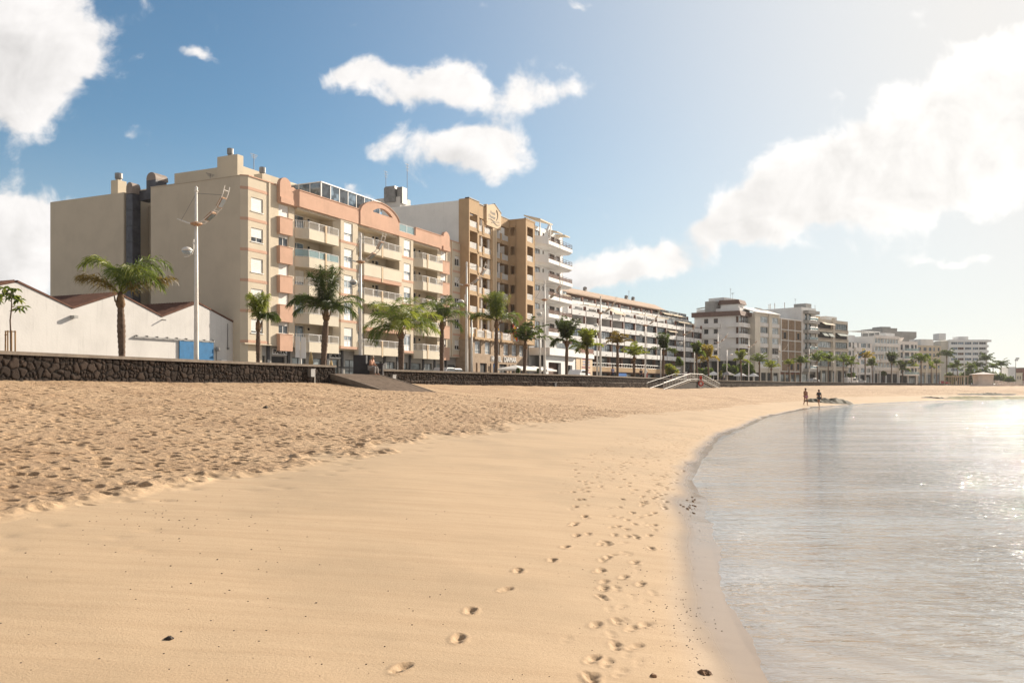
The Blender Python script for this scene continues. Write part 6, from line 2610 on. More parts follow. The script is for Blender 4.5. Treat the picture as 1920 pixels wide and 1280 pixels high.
def leafy_tree(label, px, b, y_bot, y_top, w_px, mats, seed, name='leafy_tree', cat='tree', stem_w=.12, leaf=.12, count=900, xy=None, lean=0.0):
    """trunk, limbs and a crown of many small leaf faces gathered in clumps"""
    rn = random.Random(seed)
    x, y = xy or behind(px, b)
    t = thing(name, label, cat, (x, y, GZ))
    s = y / F
    z0, z1 = (HY - y_bot) * s, (HY - y_top) * s
    rx = w_px * s / 2
    zc, rz = (z0 + z1) / 2, (z1 - z0) / 2
    tr = MB()
    tr.tube([(0, 0, GZ), (lean * .4, 0, GZ + (zc - GZ) * .5), (lean, 0, zc)], [stem_w, stem_w * .8, stem_w * .5], 7)
    cl = []
    for k in range(9):
        a, e = rn.uniform(0, 6.28), rn.uniform(-.6, 1)
        c = Vector((lean + rx * .62 * math.cos(a) * rn.uniform(.4, 1), rx * .62 * math.sin(a) * rn.uniform(.4, 1), zc + rz * .62 * e))
        cl.append(c)
        tr.tube([(lean * .8, 0, zc - rz * .6), tuple((Vector((lean, 0, zc)) + c) / 2), tuple(c)], [stem_w * .5, stem_w * .3, stem_w * .12], 5)
    tr.build('trunk', 'trunk_brown', t)
    m = MB()
    for k in range(count):
        c = cl[k % len(cl)]
        d = Vector((rn.gauss(0, 1), rn.gauss(0, 1), rn.gauss(0, 1))).normalized()
        p = c + Vector((d.x * rx * .5, d.y * rx * .5, d.z * rz * .5)) * rn.uniform(.35, 1.0) ** .6
        n = Vector((rn.gauss(0, 1), rn.gauss(0, 1), rn.gauss(0, 1))).normalized()
        u = n.cross(Vector((0, 0, 1)))
        u = u.normalized() if u.length > .05 else Vector((1, 0, 0))
        v = n.cross(u)
        l = leaf * rn.uniform(.6, 1.3)
        m.add([p - u * l * .45, p + v * l * .9, p + u * l * .45, p - v * l * .9], [(0, 1, 2, 3)], rn.randrange(len(mats)))
    m.build('crown', list(mats), t)
    return t


def staked_tree():
    x, y = behind(20, 2.2)
    t = thing('sapling', 'young tree with big drooping leaves tied to wooden stakes before the white warehouse', 'tree', (x, y, GZ))
    s = y / F
    rn = random.Random(2)
    Z = lambda py: (HY - py) * s
    tr = MB()
    tr.tube([(0.02, 0, GZ), (0, 0, Z(622)), (-.02, 0, Z(600)), (.03, 0, Z(580)), (.04, 0, Z(568)), (.0, 0, Z(548))], [.035, .03, .028, .026, .022, .012], 6)
    brs = []
    for k in range(11):
        a = rn.uniform(0, 6.28)
        zs = rn.uniform(Z(575), Z(550))
        e = Vector((.55 * math.cos(a) * rn.uniform(.5, 1.1), .5 * math.sin(a), zs + rn.uniform(-.1, .3)))
        brs.append(e)
        tr.tube([(.02, 0, zs), tuple(e)], [.014, .006], 4)
    tr.build('trunk', 'trunk_brown', t)
    m = MB()
    for e in brs + [Vector((0, 0, Z(540)))]:
        for k in range(9):
            d = Vector((rn.gauss(0, 1), rn.gauss(0, 1), rn.uniform(-.9, .25))).normalized()
            l = rn.uniform(.20, .36)
            w = d.cross(Vector((0, 0, 1)))
            w = (w.normalized() if w.length > .1 else Vector((1, 0, 0))) * l * .2
            p1 = e + d * l * .55
            p2 = e + d * l + Vector((0, 0, -l * .35))
            m.add([e, p1 + w, p2, p1 - w], [(0, 1, 2, 3)], rn.randrange(3))
    m.build('crown', ['leaf_green', 'leaf_lime', 'leaf_dark'], t)
    zt = Z(621)
    p = [(-.26, .1), (-.02, -.16), (.12, .1), (.06, -.05)]
    for a, b_ in p:
        k = MB()
        k.tube([(a * 1.05, b_, GZ), (a, b_, zt + .03)], .03, 6)
        k.build('stake', 'stake', t)
    k = MB()
    k.tube([(-.28, .1, zt), (.15, .1, zt)], .022, 6)
    k.build('crossbar', 'stake', t)
    k = MB()
    k.tube([(-.28, .08, zt - .13), (-.02, -.16, zt - .13)], .02, 6)
    k.build('crossbar', 'stake', t)


staked_tree()
leafy_tree('round yellow-green bush beside the dark shaggy palm', 1258, 4, 706, 682, 30, ('leaf_bush', 'leaf_lime', 'leaf_gold'), 7, 'round_bush', 'bush', count=1500, leaf=.17)
leafy_tree('small dark leafy tree above the notice board by the stairs', 1273, 7, 692, 669, 17, ('leaf_dark', 'leaf_green'), 8, count=700, leaf=.2)
leafy_tree('dark broad tree shading the terrace under the brown roofed block', 1366, 30, 708, 681, 34, ('leaf_dark', 'leaf_dark', 'leaf_green'), 9, count=1600, leaf=.38)
leafy_tree('dark tree left of the corner bays under the brown roofed block', 1396, 36, 708, 680, 36, ('leaf_dark', 'leaf_dark', 'leaf_bush'), 10, count=1600, leaf=.4)
leafy_tree('low dark hedge tree below the left face of the brown roofed block', 1320, 40, 712, 690, 36, ('leaf_dark', 'leaf_bush'), 11, count=1400, leaf=.4)
leafy_tree('small bush behind the wall beside the plain lamp mast', 1350, 10, 712, 695, 10, ('leaf_bush', 'leaf_gold'), 12, 'round_bush', 'bush', count=350, leaf=.22)
leafy_tree('round clipped tree beside the parked white van', 1596, 8, 712, 698, 16, ('leaf_bush', 'leaf_green'), 13, count=700, leaf=.34)
leafy_tree('small dark tree before the ground floor of the white grid slab', 1657, 10, 706, 695, 11, ('leaf_dark', 'leaf_green'), 14, count=450, leaf=.34)
for i, (px, yb2, yt2, w2, lab) in enumerate(((1782, 722, 698, 24, 'dense shrub behind the left side of the pergola'), (1812, 722, 690, 30, 'dense shrub filling the gap left of the lifeguard hut'),
                                           (1868, 722, 696, 34, 'dense shrub under the palms right of the lifeguard hut'), (1892, 724, 706, 22, 'low shrub at the right end of the palm grove'), (1842, 720, 688, 30, 'tall shrub behind the lifeguard hut'))):
    leafy_tree(lab, px, 24, yb2, yt2, w2, ('leaf_dark', 'leaf_bush', 'leaf_green'), 30 + i, 'shrub', 'shrub', count=1200, leaf=.55)


# ================================================================ LAMPS, STAIRS, HUT AND OTHER FURNITURE
def sail_lamp_proto():
    t = thing('street_lamp', 'x', 'street lamp', (0, 0, GZ), 0, 'sail lamps along the promenade')
    g = GZ
    p = MB()
    p.tube([(0, 0, g), (0, 0, g + .9), (0, 0, g + 4), (0, 0, g + 9.3)], [.135, .125, .105, .065], 12)
    p.lathe([(.08, 0), (.10, .05), (.06, .14), (.09, .2), (.02, .3)], (0, 0, g + 9.28), 10)
    p.build('pole', 'lamp_white', t, smooth=True)
    r = MB()
    r.lathe([(.12, -.10), (.30, -.02), (.30, .05), (.12, .12)], (0, 0, g + 7.62), 14)
    r.build('collar', 'lamp_rust', t)
    a = MB()
    curve = [(.12, 7.62), (.40, 7.66), (.72, 7.84), (1.08, 8.08), (1.38, 8.33), (1.62, 8.68), (1.80, 9.02), (1.92, 9.42)]
    for y in (-.19, .19):
        a.tube([(x, y, g + z) for x, z in curve], .022, 6)
    for (x, z) in ((.55, 7.74), (1.25, 8.21), (1.70, 8.83), (1.85, 9.2)):
        a.tube([(x, -.19, g + z), (x, .19, g + z)], .018, 5)
    a.build('sail_arm', 'lamp_white', t)
    c = MB()
    c.tube([(-.1, 0, g + 7.60), (-.5, 0, g + 7.70), (-1.22, 0, g + 7.98)], [.05, .045, .015], 7)
    c.build('counter_arm', 'lamp_white', t)
    for (x, z, an) in ((.88, 7.96, -36), (1.56, 8.62, -56)):
        f = MB()
        f.box(-.28, .28, -.17, .17, -.06, .08, 0)
        f.box(-.24, .24, -.15, .15, -.075, -.061, 1)
        M = Matrix.Translation((x, 0, g + z)) @ Matrix.Rotation(R(an), 4, 'Y')
        f.xform(M)
        f.build('floodlight', ['lamp_rust', 'glass_pale'], t)
    w = MB()
    w.tube([(0, 0, g + 9.2), (1.76, 0, g + 8.98)], .012, 4)
    w.tube([(0, 0, g + 9.2), (-.95, 0, g + 7.88)], .012, 4)
    build_each(w, 'stay_cable', 'mast_metal', t)
    b = MB()
    b.tube([(-.16, 0, g + 6.85), (-.17, 0, g + 6.35), (-.26, 0, g + 6.1), (-.5, 0, g + 5.98), (-.75, 0, g + 5.97)], .03, 6)
    b.box(-.2, .0, -.03, .03, g + 6.6, g + 6.68)
    b.build('bracket', 'lamp_white', t)
    l = MB()
    l.lathe([(.02, -.20), (.16, -.17), (.27, -.02)], (-.58, 0, g + 6.28), 14, 0)
    l.lathe([(.29, -.02), (.27, .06), (.17, .16), (.02, .20)], (-.58, 0, g + 6.28), 14, 1)
    l.build('luminaire', ['glass_pale', 'lamp_white'], t, smooth=True)
    return t


SAIL = [(368, 2.6, 'nearest sail lamp, standing before the blue warehouse door'), (676, 2.2, 'sail lamp with a dark base box beside the seated person at the ramp'), (875, 3, 'sail lamp where the cream block meets the tan hotel'),
        (1021, 3.5, 'sail lamp before the white block with brown balcony rails'), (1126, 6, 'sail lamp before the left half of the long white block'), (1210, 6, 'sail lamp with two people walking beside its foot'),
        (1283, 6, 'sail lamp with a white box at its foot left of the stair landing'), (1346, 6, 'sail lamp just right of the stairs'), (1404, 6, 'sail lamp before the corner bays of the brown roofed block'),
        (1462, 6, 'sail lamp between the beige two-column block and the slatted tan one'), (1517, 6, 'sail lamp before the grey balcony stack'), (1565, 6, 'sail lamp before the awning block'),
        (1608, 6, 'sail lamp next to the blue flag'), (1646, 6, 'sail lamp before the left edge of the white grid slab'), (1711, 6, 'sail lamp before the turquoise balconies'), (1738, 6, 'sail lamp before the cream block with small windows'), (1763, 6, 'sail lamp left of the wooden pergola'),
        (1809, 10, 'sail lamp between the pergola and the hut')]
proto = None
for i, (px, b, lab) in enumerate(SAIL):
    o = sail_lamp_proto() if proto is None else copy_tree(proto)
    proto = proto or o
    x, y = behind(px, b)
    o.location = (x, y, GZ)
    o.rotation_euler = (0, 0, wall_dir(px) - R(90))
    o['label'] = lab
x, y = behind(676, 2.2)
bx = thing('planter_box', 'dark box around the foot of the sail lamp beside the seated person', 'box', (x, y, GZ))
m = MB()
m.prism([(-.42, -.35), (.42, -.35), (.42, .35), (-.42, .35)], GZ, GZ + 1.35)
m.build('upright_box', 'dark_metal', bx)
m = MB()
m.box(.43, 1.55, -.4, .4, GZ, GZ + .72)
m.box(.40, 1.60, -.44, .44, GZ + .721, GZ + .78)
m.build('low_box', 'dark_metal', bx)

MAST = [(884.5, 596, 'plain white mast left of the hotel entrance', False), (1012.5, 613, 'plain white mast before the white block with brown balcony rails', False), (1119.7, 629, 'white mast with one small lamp head before the long white block', True),
        (1239, 650, 'plain white mast beside the dark shaggy palm', False), (1302, 649, 'plain white mast just behind the stair landing', False), (1363, 655, 'white mast with one small lamp head under the brown roofed block', True),
        (1567, 668, 'plain white mast before the awning block', False)]
for px, yt, lab, head in MAST:
    x, y = behind(px, 9)
    t = thing('lamp_mast', lab, 'lamp mast', (x, y, GZ), 0, 'slim white masts on the promenade')
    h = (HY - yt) * y / F
    m = MB()
    m.tube([(0, 0, GZ), (0, 0, h)], [.11, .07], 10)
    m.build('pole', 'lamp_white', t, smooth=True)
    m = MB()
    m.lathe([(.16, 0), (.16, .12), (.1, .2)], (0, 0, GZ), 10)
    m.build('base_plate', 'lamp_white', t)
    if head:
        m = MB()
        m.tube([(.05, 0, h - 1.0), (.35, 0, h - 1.3), (.8, 0, h - 1.25)], .03, 6)
        m.build('bracket', 'lamp_white', t)
        m = MB()
        m.lathe([(.02, -.2), (.2, -.14), (.33, 0), (.2, .16), (.02, .2)], (.85, 0, h - 1.0), 12)
        m.build('luminaire', 'lamp_white', t, smooth=True)


def simple_thing(name, label, cat, px, b, parts, rz=0.0, z0=GZ, xy=None, group=None):
    x, y = xy or behind(px, b)
    t = thing(name, label, cat, (x, y, z0), rz, group)
    for nm, mat, fn in parts:
        m = MB()
        fn(m)
        m.build(nm, mat, t)
    return t


# notice board seen from the back, left of the first big palm on the ramp
simple_thing('notice_board', 'pair of white sign panels on a post seen from behind, before the cream block balconies', 'sign', 563.5, 2.4, [
    ('post', 'lamp_white', lambda m: m.tube([(0, 0, GZ), (0, 0, 2.2)], .07, 8)),
    ('panel', 'white_frame', lambda m: (m.box(-.30, -.03, -.04, .0, 1.75, 3.05), [m.box(-.31, -.02, -.06, -.041, q, q + .04) for q in (1.78, 2.2, 2.6, 3.0)])),
    ('panel', 'white_frame', lambda m: (m.box(.03, .32, -.04, .0, 1.70, 3.0), [m.box(.02, .33, -.06, -.041, q, q + .04) for q in (1.73, 2.15, 2.55, 2.95)]))], rz=R(8))
# folded tan parasols
for px, b, sc, lab in ((621, 1.6, 1.0, 'folded tan parasol standing at the left end of the wall gap'), (583, 9, .8, 'folded tan parasol in a dark tub behind the wall')):
    x, y = behind(px, b)
    t = thing('folded_parasol', lab, 'parasol', (x, y, GZ))
    m = MB()
    m.tube([(0, 0, GZ), (0, 0, GZ + 1.0)], .03, 6)
    m.build('pole', 'brown_wood', t)
    m = MB()
    z0 = GZ - .15 if sc == 1 else GZ + .6
    m.lathe([(.10, 0), (.17, .1), (.15, .4), (.10, .75), (.05, .95), (.02, 1.02)], (0, 0, z0 + .05), 10)
    m.build('canopy', 'parasol_tan', t, smooth=True)
    if sc < 1:
        m = MB()
        m.lathe([(.26, 0), (.30, .55)], (0, 0, GZ), 10)
        m.build('tub', 'dark_metal', t)
# litter bins hanging on the wall face
for px, yb_, yt_, lab, mat in ((584, 706, 692.5, 'grey litter bin fixed to the wall left of the ramp', 'zinc'), (737, 716, 703, 'small grey litter bin fixed to the wall right of the ramp', 'zinc'), (1040, 728, 718, 'dark litter bin at the foot of the wall beyond the hotel', 'dark_metal')):
    x, y = wall_at(px)
    y -= .35
    x = (px - CX) / F * y
    s = y / F
    t = thing('litter_bin', lab, 'litter bin', (x, y, (HY - yb_ - 6) * s), wall_dir(px))
    z0, z1 = (HY - yb_) * s, (HY - yt_) * s
    m = MB()
    m.prism([(-.2, -.12), (.2, -.12), (.2, .12), (-.2, .12)], z0, z1)
    m.build('bin_body', mat, t)
    m = MB()
    m.box(-.22, .22, -.14, .14, z1, z1 + .04)
    m.build('lid', mat, t)
    m = MB()
    m.tube([(.25, -.05, z0 - .45), (.25, -.05, z1 + .05)], .03, 6)
    m.build('post', 'lamp_white', t)

# white hotel parasols and tubs
for i, (px, w, lab) in enumerate(((966, 3.0, 'leftmost open white parasol on the hotel terrace'), (984, 3.0, 'second open white parasol on the hotel terrace'), (1000, 3.0, 'third open white parasol on the hotel terrace'), (1015, 2.8, 'open white parasol nearest the end of the hotel terrace'))):
    y = 101 + i * 3.2
    x = (px - CX) / F * y
    t = thing('parasol', lab, 'parasol', (x, y, GZ), R(62), 'white parasols on the hotel terrace')
    zt = (HY - 685.0) * 101 / F + .02 * i
    m = MB()
    m.tube([(0, 0, GZ), (0, 0, zt)], .035, 6)
    m.build('pole', 'rail_white', t)
    m = MB()
    w = w * .55
    m.add([(-w, -w, zt - .42), (w, -w, zt - .42), (w, w, zt - .42), (-w, w, zt - .42), (0, 0, zt + .05)], [(0, 1, 4), (1, 2, 4), (2, 3, 4), (3, 0, 4), (3, 2, 1, 0)])
    for a, c in (((-w, -w), (w, -w)), ((w, -w), (w, w)), ((w, w), (-w, w)), ((-w, w), (-w, -w))):
        m.poly([(*a, zt - .60), (*c, zt - .60), (*c, zt - .422), (*a, zt - .422)])
    m.build('canopy', 'parasol_white', t)
for i, (px, lab) in enumerate(((971, 'clipped ball shrub in a tub under the hotel parasols'), (1011, 'clipped ball shrub in a tub at the end of the hotel terrace'))):
    y = 97 + 2 * i
    leafy_tree(lab, px, 0, 701, 690.5, 8.5, ('leaf_dark', 'leaf_green'), 50 + i, 'tub_shrub', 'shrub', stem_w=.05, leaf=.11, count=500, xy=((px - CX) / F * y, y))
for i, (px, y, lab) in enumerate(((1364, 168, 'grey parasol beside the small lamp head mast'), (1413, 190, 'pale parasol right of the lime green palm'), (1388, 182, 'pale parasol left of the lime green palm'), (1338, 168, 'pale parasol behind the right flight of the stairs'))):
    x = (px - CX) / F * y
    t = thing('parasol', lab, 'parasol', (x, y, GZ), .3 * i, 'terrace parasols under the brown roofed block')
    m = MB()
    m.tube([(0, 0, GZ), (0, 0, 2.9)], .05, 6)
    m.build('pole', 'rail_white', t)
    m = MB()
    m.lathe([(1.5, 0), (.75, .42), (.02, .75)], (0, 0, 2.25), 8)
    m.build('canopy', 'cloth_grey' if i == 0 else 'parasol_white', t)


def beach_stairs():
    wx, wy = wall_at(1300)
    wd = wall_dir(1300)
    nx, ny = math.sin(wd), -math.cos(wd)
    fr = Fr((wx + nx * 2.55, wy + ny * 2.55), (math.cos(wd), math.sin(wd)))
    t = thing('beach_stairs', 'stone stairs with two flights and pale metal railings against the sea wall', 'stairs', (*fr.pt(0), -.6), fr.rz)
    t['base_z'] = -.6
    prof = [(fr.u(1243), -.62), (fr.u(1293), fr.z(1293, 714.5)), (fr.u(1316), fr.z(1316, 714.5)), (fr.u(1349), -.62)]
    m = MB()
    m.slab_y(prof, 0, 2.2)
    m.build('stair_body', 'stair_stone', t)
    st = MB()
    n = 9
    for (a, c) in ((prof[0], prof[1]), (prof[3], prof[2])):
        for i in range(n):
            x0, x1 = a[0] + (c[0] - a[0]) * i / n, a[0] + (c[0] - a[0]) * (i + 1) / n
            z1 = a[1] + (c[1] - a[1]) * (i + 1) / n
            q = sorted((x0, x1))
            st.box(q[0], q[1], -.01, 2.19, z1 - .19, z1 + .0)
    st.build('step', 'coping', t)
    kb = MB()
    for i in range(3):
        a, c = prof[i], prof[i + 1]
        kb.slab_y([(a[0], a[1] - .04), (c[0], c[1] - .04), (c[0], c[1] + .07), (a[0], a[1] + .07)], -.12, .02)
    kb.build('edge_kerb', 'coping', t)
    for yy, nm in ((-.08, 'railing'), (2.1, 'wall_railing')):
        r = MB()
        for i in range(3):
            a, c = prof[i], prof[i + 1]
            L = math.hypot(c[0] - a[0], c[1] - a[1])
            r.tube([(a[0], yy, a[1] + 1.1), (c[0], yy, c[1] + 1.1)], .034 if nm == 'railing' else .02, 6)
            r.tube([(a[0], yy, a[1] + .28), (c[0], yy, c[1] + .28)], .03, 6)
            nb = int(L / (.2 if nm == 'railing' else 1.6))
            for q in range(nb + 1):
                x, z = a[0] + (c[0] - a[0]) * q / nb, a[1] + (c[1] - a[1]) * q / nb
                w = .03 if q % 8 == 0 else .007
                r.box(x - w, x + w, yy - w, yy + w, z + .15, z + 1.1)
        r.build(nm, 'rail_grey', t)
    x, y = (1313.5 - CX) / F * 128, 128
    t = thing('lifebuoy_post', 'red and white lifebuoy post on the sand before the stairs', 'lifebuoy post', (x, y, -.45))
    t['base_z'] = -.45
    m = MB()
    m.box(-.12, .12, -.1, .1, -.45, 1.65)
    m.build('post', 'rail_white', t)
    m = MB()
    m.box(-.2, .2, -.18, -.11, 1.0, 1.62)
    m.build('sign_plate', 'buoy_red', t)
    m = MB()
    ring = [(0 + .33 * math.cos(a), -.2, .45 + .33 * math.sin(a)) for a in [2 * math.pi * i / 16 for i in range(17)]]
    m.tube(ring, .1, 7)
    m.build('ring', 'buoy_red', t)


beach_stairs()
simple_thing('information_board', 'tall information board with white panels under the small dark tree', 'sign', 1271, 2.5, [
    ('post', 'concrete', lambda m: m.box(-.75, -.45, -.1, .1, GZ, 3.15)),
    ('post', 'concrete', lambda m: m.box(.55, .70, -.1, .1, GZ, 3.15)),
    ('panel', 'zinc', lambda m: m.box(-.44, .54, -.05, .05, GZ + .3, 3.1)),
    ('notice_strip', 'white_frame', lambda m: [m.box(-.3, .4, -.08, -.051, q, q + .22) for q in (1.3, 1.75, 2.2, 2.65)])])
simple_thing('white_cabinet', 'white cabinet standing at the foot of the sail lamp by the stairs', 'cabinet', 1285, 4.5, [
    ('body', 'rail_white', lambda m: m.box(-.25, .25, -.2, .2, GZ, GZ + 1.5)), ('lid', 'rail_white', lambda m: m.box(-.28, .28, -.23, .23, GZ + 1.501, GZ + 1.58))])


def lifeguard_hut():
    y0 = 232.0
    k = y0 / F
    x0 = (1843 - CX) * k
    t = thing('lifeguard_hut', 'white lifeguard hut on legs with flaring walls and a ramp on the beach', 'hut', (x0, y0, .0), R(-8))
    t['base_z'] = 0.0
    X = lambda px: (px - 1843) * k
    Z = lambda py: (HY - py) * k
    zf, ze, zt = Z(720.5), Z(702.5), Z(699)
    m = MB()
    b0, b1 = 1.75, 2.05
    vs = [(-b0, -b0, zf), (b0, -b0, zf), (b0, b0, zf), (-b0, b0, zf), (-b1, -b1, ze), (b1, -b1, ze), (b1, b1, ze), (-b1, b1, ze)]
    m.add(vs, [(0, 3, 2, 1), (4, 5, 6, 7), (0, 1, 5, 4), (1, 2, 6, 5), (2, 3, 7, 6), (3, 0, 4, 7)])
    m.build('cabin', 'hut_white', t)
    m = MB()
    m.add([(-2.6, -2.6, ze), (2.6, -2.6, ze), (2.6, 2.6, ze), (-2.6, 2.6, ze), (-2.6, -2.6, ze + .16), (2.6, -2.6, ze + .16), (2.6, 2.6, ze + .16), (-2.6, 2.6, ze + .16), (0, 0, ze + .75)],
          [(0, 3, 2, 1), (0, 1, 5, 4), (1, 2, 6, 5), (2, 3, 7, 6), (3, 0, 4, 7), (4, 5, 8), (5, 6, 8), (6, 7, 8), (7, 4, 8)])
    m.build('roof', 'hut_white', t)
    m = MB()
    m.box(-2.5, 3.4, -2.5, 2.5, zf - .45, zf - .003)
    m.build('deck', 'hut_white', t)
    m = MB()
    for x in (-2.2, 0, 2.2, 3.1):
        for yy in (-2.2, 2.2):
            m.box(x - .1, x + .1, yy - .1, yy + .1, -.5, zf - .451)
    build_each(m, 'leg', 'wood_pale', t)
    m = MB()
    m.slab_y([(3.4, zf - .003), (10.0, -.6), (10.0, -.75), (3.4, zf - .3)], -1.4, .4)
    m.build('ramp', 'hut_white', t)
    for yy in (-1.4, .4):
        m = MB()
        for h in (.35, .75, 1.1):
            m.tube([(2.6, yy, zf + h), (10.0, yy, -.6 + h)], .07, 6)
        for i in range(5):
            x = 3.4 + 1.65 * i
            z = zf + (-.6 - zf) * (x - 3.4) / 6.6
            m.box(x - .06, x + .06, yy - .06, yy + .06, z - .2, z + 1.12)
        m.build('ramp_railing', 'hut_white', t)
    m = MB()
    m.box(1.95, 2.1, -1.2, .6, zf, zf + 2.2)
    m.build('door', 'brown_wood', t)


lifeguard_hut()


def pergola():
    y0 = 246.0
    k = y0 / F
    t = thing('pergola', 'open wooden pergola frame on the sand left of the lifeguard hut', 'pergola', ((1793 - CX) * k, y0, 0.0))
    t['base_z'] = 0.0
    zt = (HY - 706.5) * k
    w = (1808 - 1777) * k / 2
    m = MB()
    for x in (-w, -w * .5, 0, w * .5, w):
        for yy in (-1.8, 1.8):
            m.box(x - .09, x + .09, yy - .09, yy + .09, -.2, zt)
    build_each(m, 'post', 'wood_pale', t)
    m = MB()
    m.box(-w - .3, w + .3, -1.9, -1.7, zt, zt + .2)
    m.box(-w - .3, w + .3, 1.7, 1.9, zt, zt + .2)
    for i in range(12):
        x = -w + 2 * w * i / 11
        m.box(x - .05, x + .05, -2.2, 2.2, zt + .2, zt + .36)
    m.build('roof_lattice', 'wood_pale', t)


pergola()
# walkways with pale rails at the right end of the beach
simple_thing('boardwalk', 'white railed boardwalk ending at the right of the lifeguard hut ramp', 'boardwalk', 1910, 0, [
    ('deck', 'wood_pale', lambda m: m.slab_y([(-6, -.3), (9, .8), (9, .6), (-6, -.5)], 0, 2)),
    ('railing', 'hut_white', lambda m: [m.tube([(-6, yy, -.3 + h), (9, yy, .8 + h)], .07, 6) for yy in (0, 2) for h in (.4, .8, 1.15)]),
    ('post', 'hut_white', lambda m: m.box(-6.08, -5.92, -.08, .08, -.6, .9)), ('post', 'hut_white', lambda m: m.box(1.4, 1.56, -.08, .08, -.3, 1.5))], z0=0.0, xy=((1912 - CX) / F * 236, 236.0))
# blue flag
fx, fy = behind(1620, 5)
t = thing('flag', 'blue flag with a pale stripe blowing from a thin pole', 'flag', (fx, fy, GZ))
m = MB()
m.tube([(.6, 0, GZ), (.6, 0, (HY - 655) * fy / F)], .05, 6)
m.build('pole', 'rail_white', t)
m = MB()
s = fy / F
zt = (HY - 656) * s
for i in range(8):
    for r in range(3):
        def P(a, b_):
            return (.55 - a * 2.6 * (1 - .25 * b_) - .35 * b_, .15 * math.sin(a * 8 + b_ * 2), zt - a * 1.1 - b_ * 1.5 - .25 * a * a)
        a0, a1 = i / 8, (i + 1) / 8
        m.poly([P(a0, r / 3), P(a0, (r + 1) / 3), P(a1, (r + 1) / 3), P(a1, r / 3)], 1 if r == 1 else 0)
m.build('cloth', ['flag_blue', 'cloth_blue'], t)
# beacon mast far right
simple_thing('beacon_mast', 'thin mast with a small head above the white house at the end of the bay', 'mast', 0, 0, [
    ('pole', 'mast_metal', lambda m: m.tube([(0, 0, GZ), (0, 0, (HY - 671) * 400 / F)], [.2, .1], 6)),
    ('head', 'mast_metal', lambda m: (m.box(-.3, 1.0, -.3, .3, 12.1, 12.6), m.box(.3, 1.5, -.3, .3, 12.9, 13.5)))], xy=((1904.5 - CX) / F * 400, 400.0))


# ---------------------------------------------------------------- cars
def car(label, x, y, rz, mat, van=False, group='parked cars behind the wall'):
    t = thing('parked_car', label, 'van' if van else 'car', (x, y, GZ), rz, group)
    h = 1.95 if van else 1.46
    L, W = (4.9, 1.95) if van else (4.2, 1.75)
    prof = [(-L / 2, .35), (L / 2, .35), (L / 2, .75), (L * .42, .92), (L * .24, .98), (L * .08, h - .05), (-L * .02, h), (-L * .34, h - .02), (-L * .45, .98), (-L / 2, .9)] if not van else \
           [(-L / 2, .35), (L / 2, .35), (L / 2, .85), (L * .40, 1.1), (L * .27, h - .06), (L * .2, h), (-L * .46, h), (-L / 2, h - .15)]
    m = MB()
    m.slab_y([(a, b_ + GZ) for a, b_ in prof], -W / 2, W / 2)
    o = m.build('body', mat, t)
    bv = o.modifiers.new('soft', 'BEVEL')
    bv.width = .09
    bv.segments = 3
    m = MB()
    for s in (-1, 1):
        yy = s * (W / 2 + .004)
        if van:
            q = [(L * .36, 1.12), (L * .26, h - .2), (L * .02, h - .2), (L * .02, 1.12)]
        else:
            q = [(L * .21, 1.02), (L * .07, h - .12), (-L * .31, h - .12), (-L * .41, 1.02)]
        m.slab_y([(a, b_ + GZ) for a, b_ in q], min(yy, yy - s * .02), max(yy, yy - s * .02))
    m.build('side_window', 'glass', t)
    m = MB()
    a, b_ = (prof[4], prof[5]) if not van else (prof[3], prof[4])
    m.add([(a[0] + .0, -W * .42, a[1] + .05 + GZ), (a[0] + .0, W * .42, a[1] + .05 + GZ), (b_[0] + .06, W * .40, b_[1] - .05 + GZ), (b_[0] + .06, -W * .40, b_[1] - .05 + GZ)], [(0, 1, 2, 3)])
    m.build('windscreen', 'glass', t)
    for sx in (-.31, .31):
        for s in (-1, 1):
            m = MB()
            cx, cy = sx * L, s * (W / 2 - .1)
            ring = lambda r, yy: [(cx + r * math.cos(q), yy, GZ + .32 + r * math.sin(q)) for q in [2 * math.pi * i / 14 for i in range(14)]]
            vs = ring(.32, cy - .11) + ring(.32, cy + .11)
            m.add(vs, [tuple(range(14)), tuple(range(14, 28))[::-1]] + [(i, 14 + i, 14 + (i + 1) % 14, (i + 1) % 14) for i in range(14)])
            m.build('wheel', 'tyre', t)
    return t


car('white car parked in the road at the right end of the cream block', (852 - CX) / F * 104, 104, FRONT.rz, 'car_white')
car('silver car parked behind the white one at the end of the cream block', (838 - CX) / F * 99, 99, FRONT.rz, 'car_silver')
car('pale car glinting behind the wall under the faded hoarding', (1086 - CX) / F * 112, 112, FRONT.rz, 'car_white')
x, y = behind(1594, 6)
car('white van parked beside the round clipped tree', x, y, R(30), 'car_white', True)
x, y = behind(1612, 8)
car('silver car right of the white van', x, y, R(35), 'car_silver')
x, y = behind(1525, 8)
car('silver car before the grey balcony stack', x, y, R(40), 'car_silver')
x, y = behind(1771, 5)
car('red car at the far end of the wall left of the pergola', x, y, R(20), 'car_red')


# ================================================================ PEOPLE
def skin_obj(name, verts, edges, mat, parent, root=0, levels=1):
    me = D.meshes.new(name)
    z = parent.location.z if parent.parent is None else 0
    me.from_pydata([v[0] for v in verts], edges, [])
    me.materials.append(MATS[mat])
    o = D.objects.new(name, me)
    COL.objects.link(o)
    o.parent = parent
    o.modifiers.new('Skin', 'SKIN').use_smooth_shade = True
    for i, v in enumerate(verts):
        d = me.skin_vertices[0].data[i]
        d.radius = (v[1], v[2] if len(v) > 2 else v[1])
        d.use_root = i == root
    s = o.modifiers.new('Sub', 'SUBSURF')
    s.levels = s.render_levels = levels
    return o


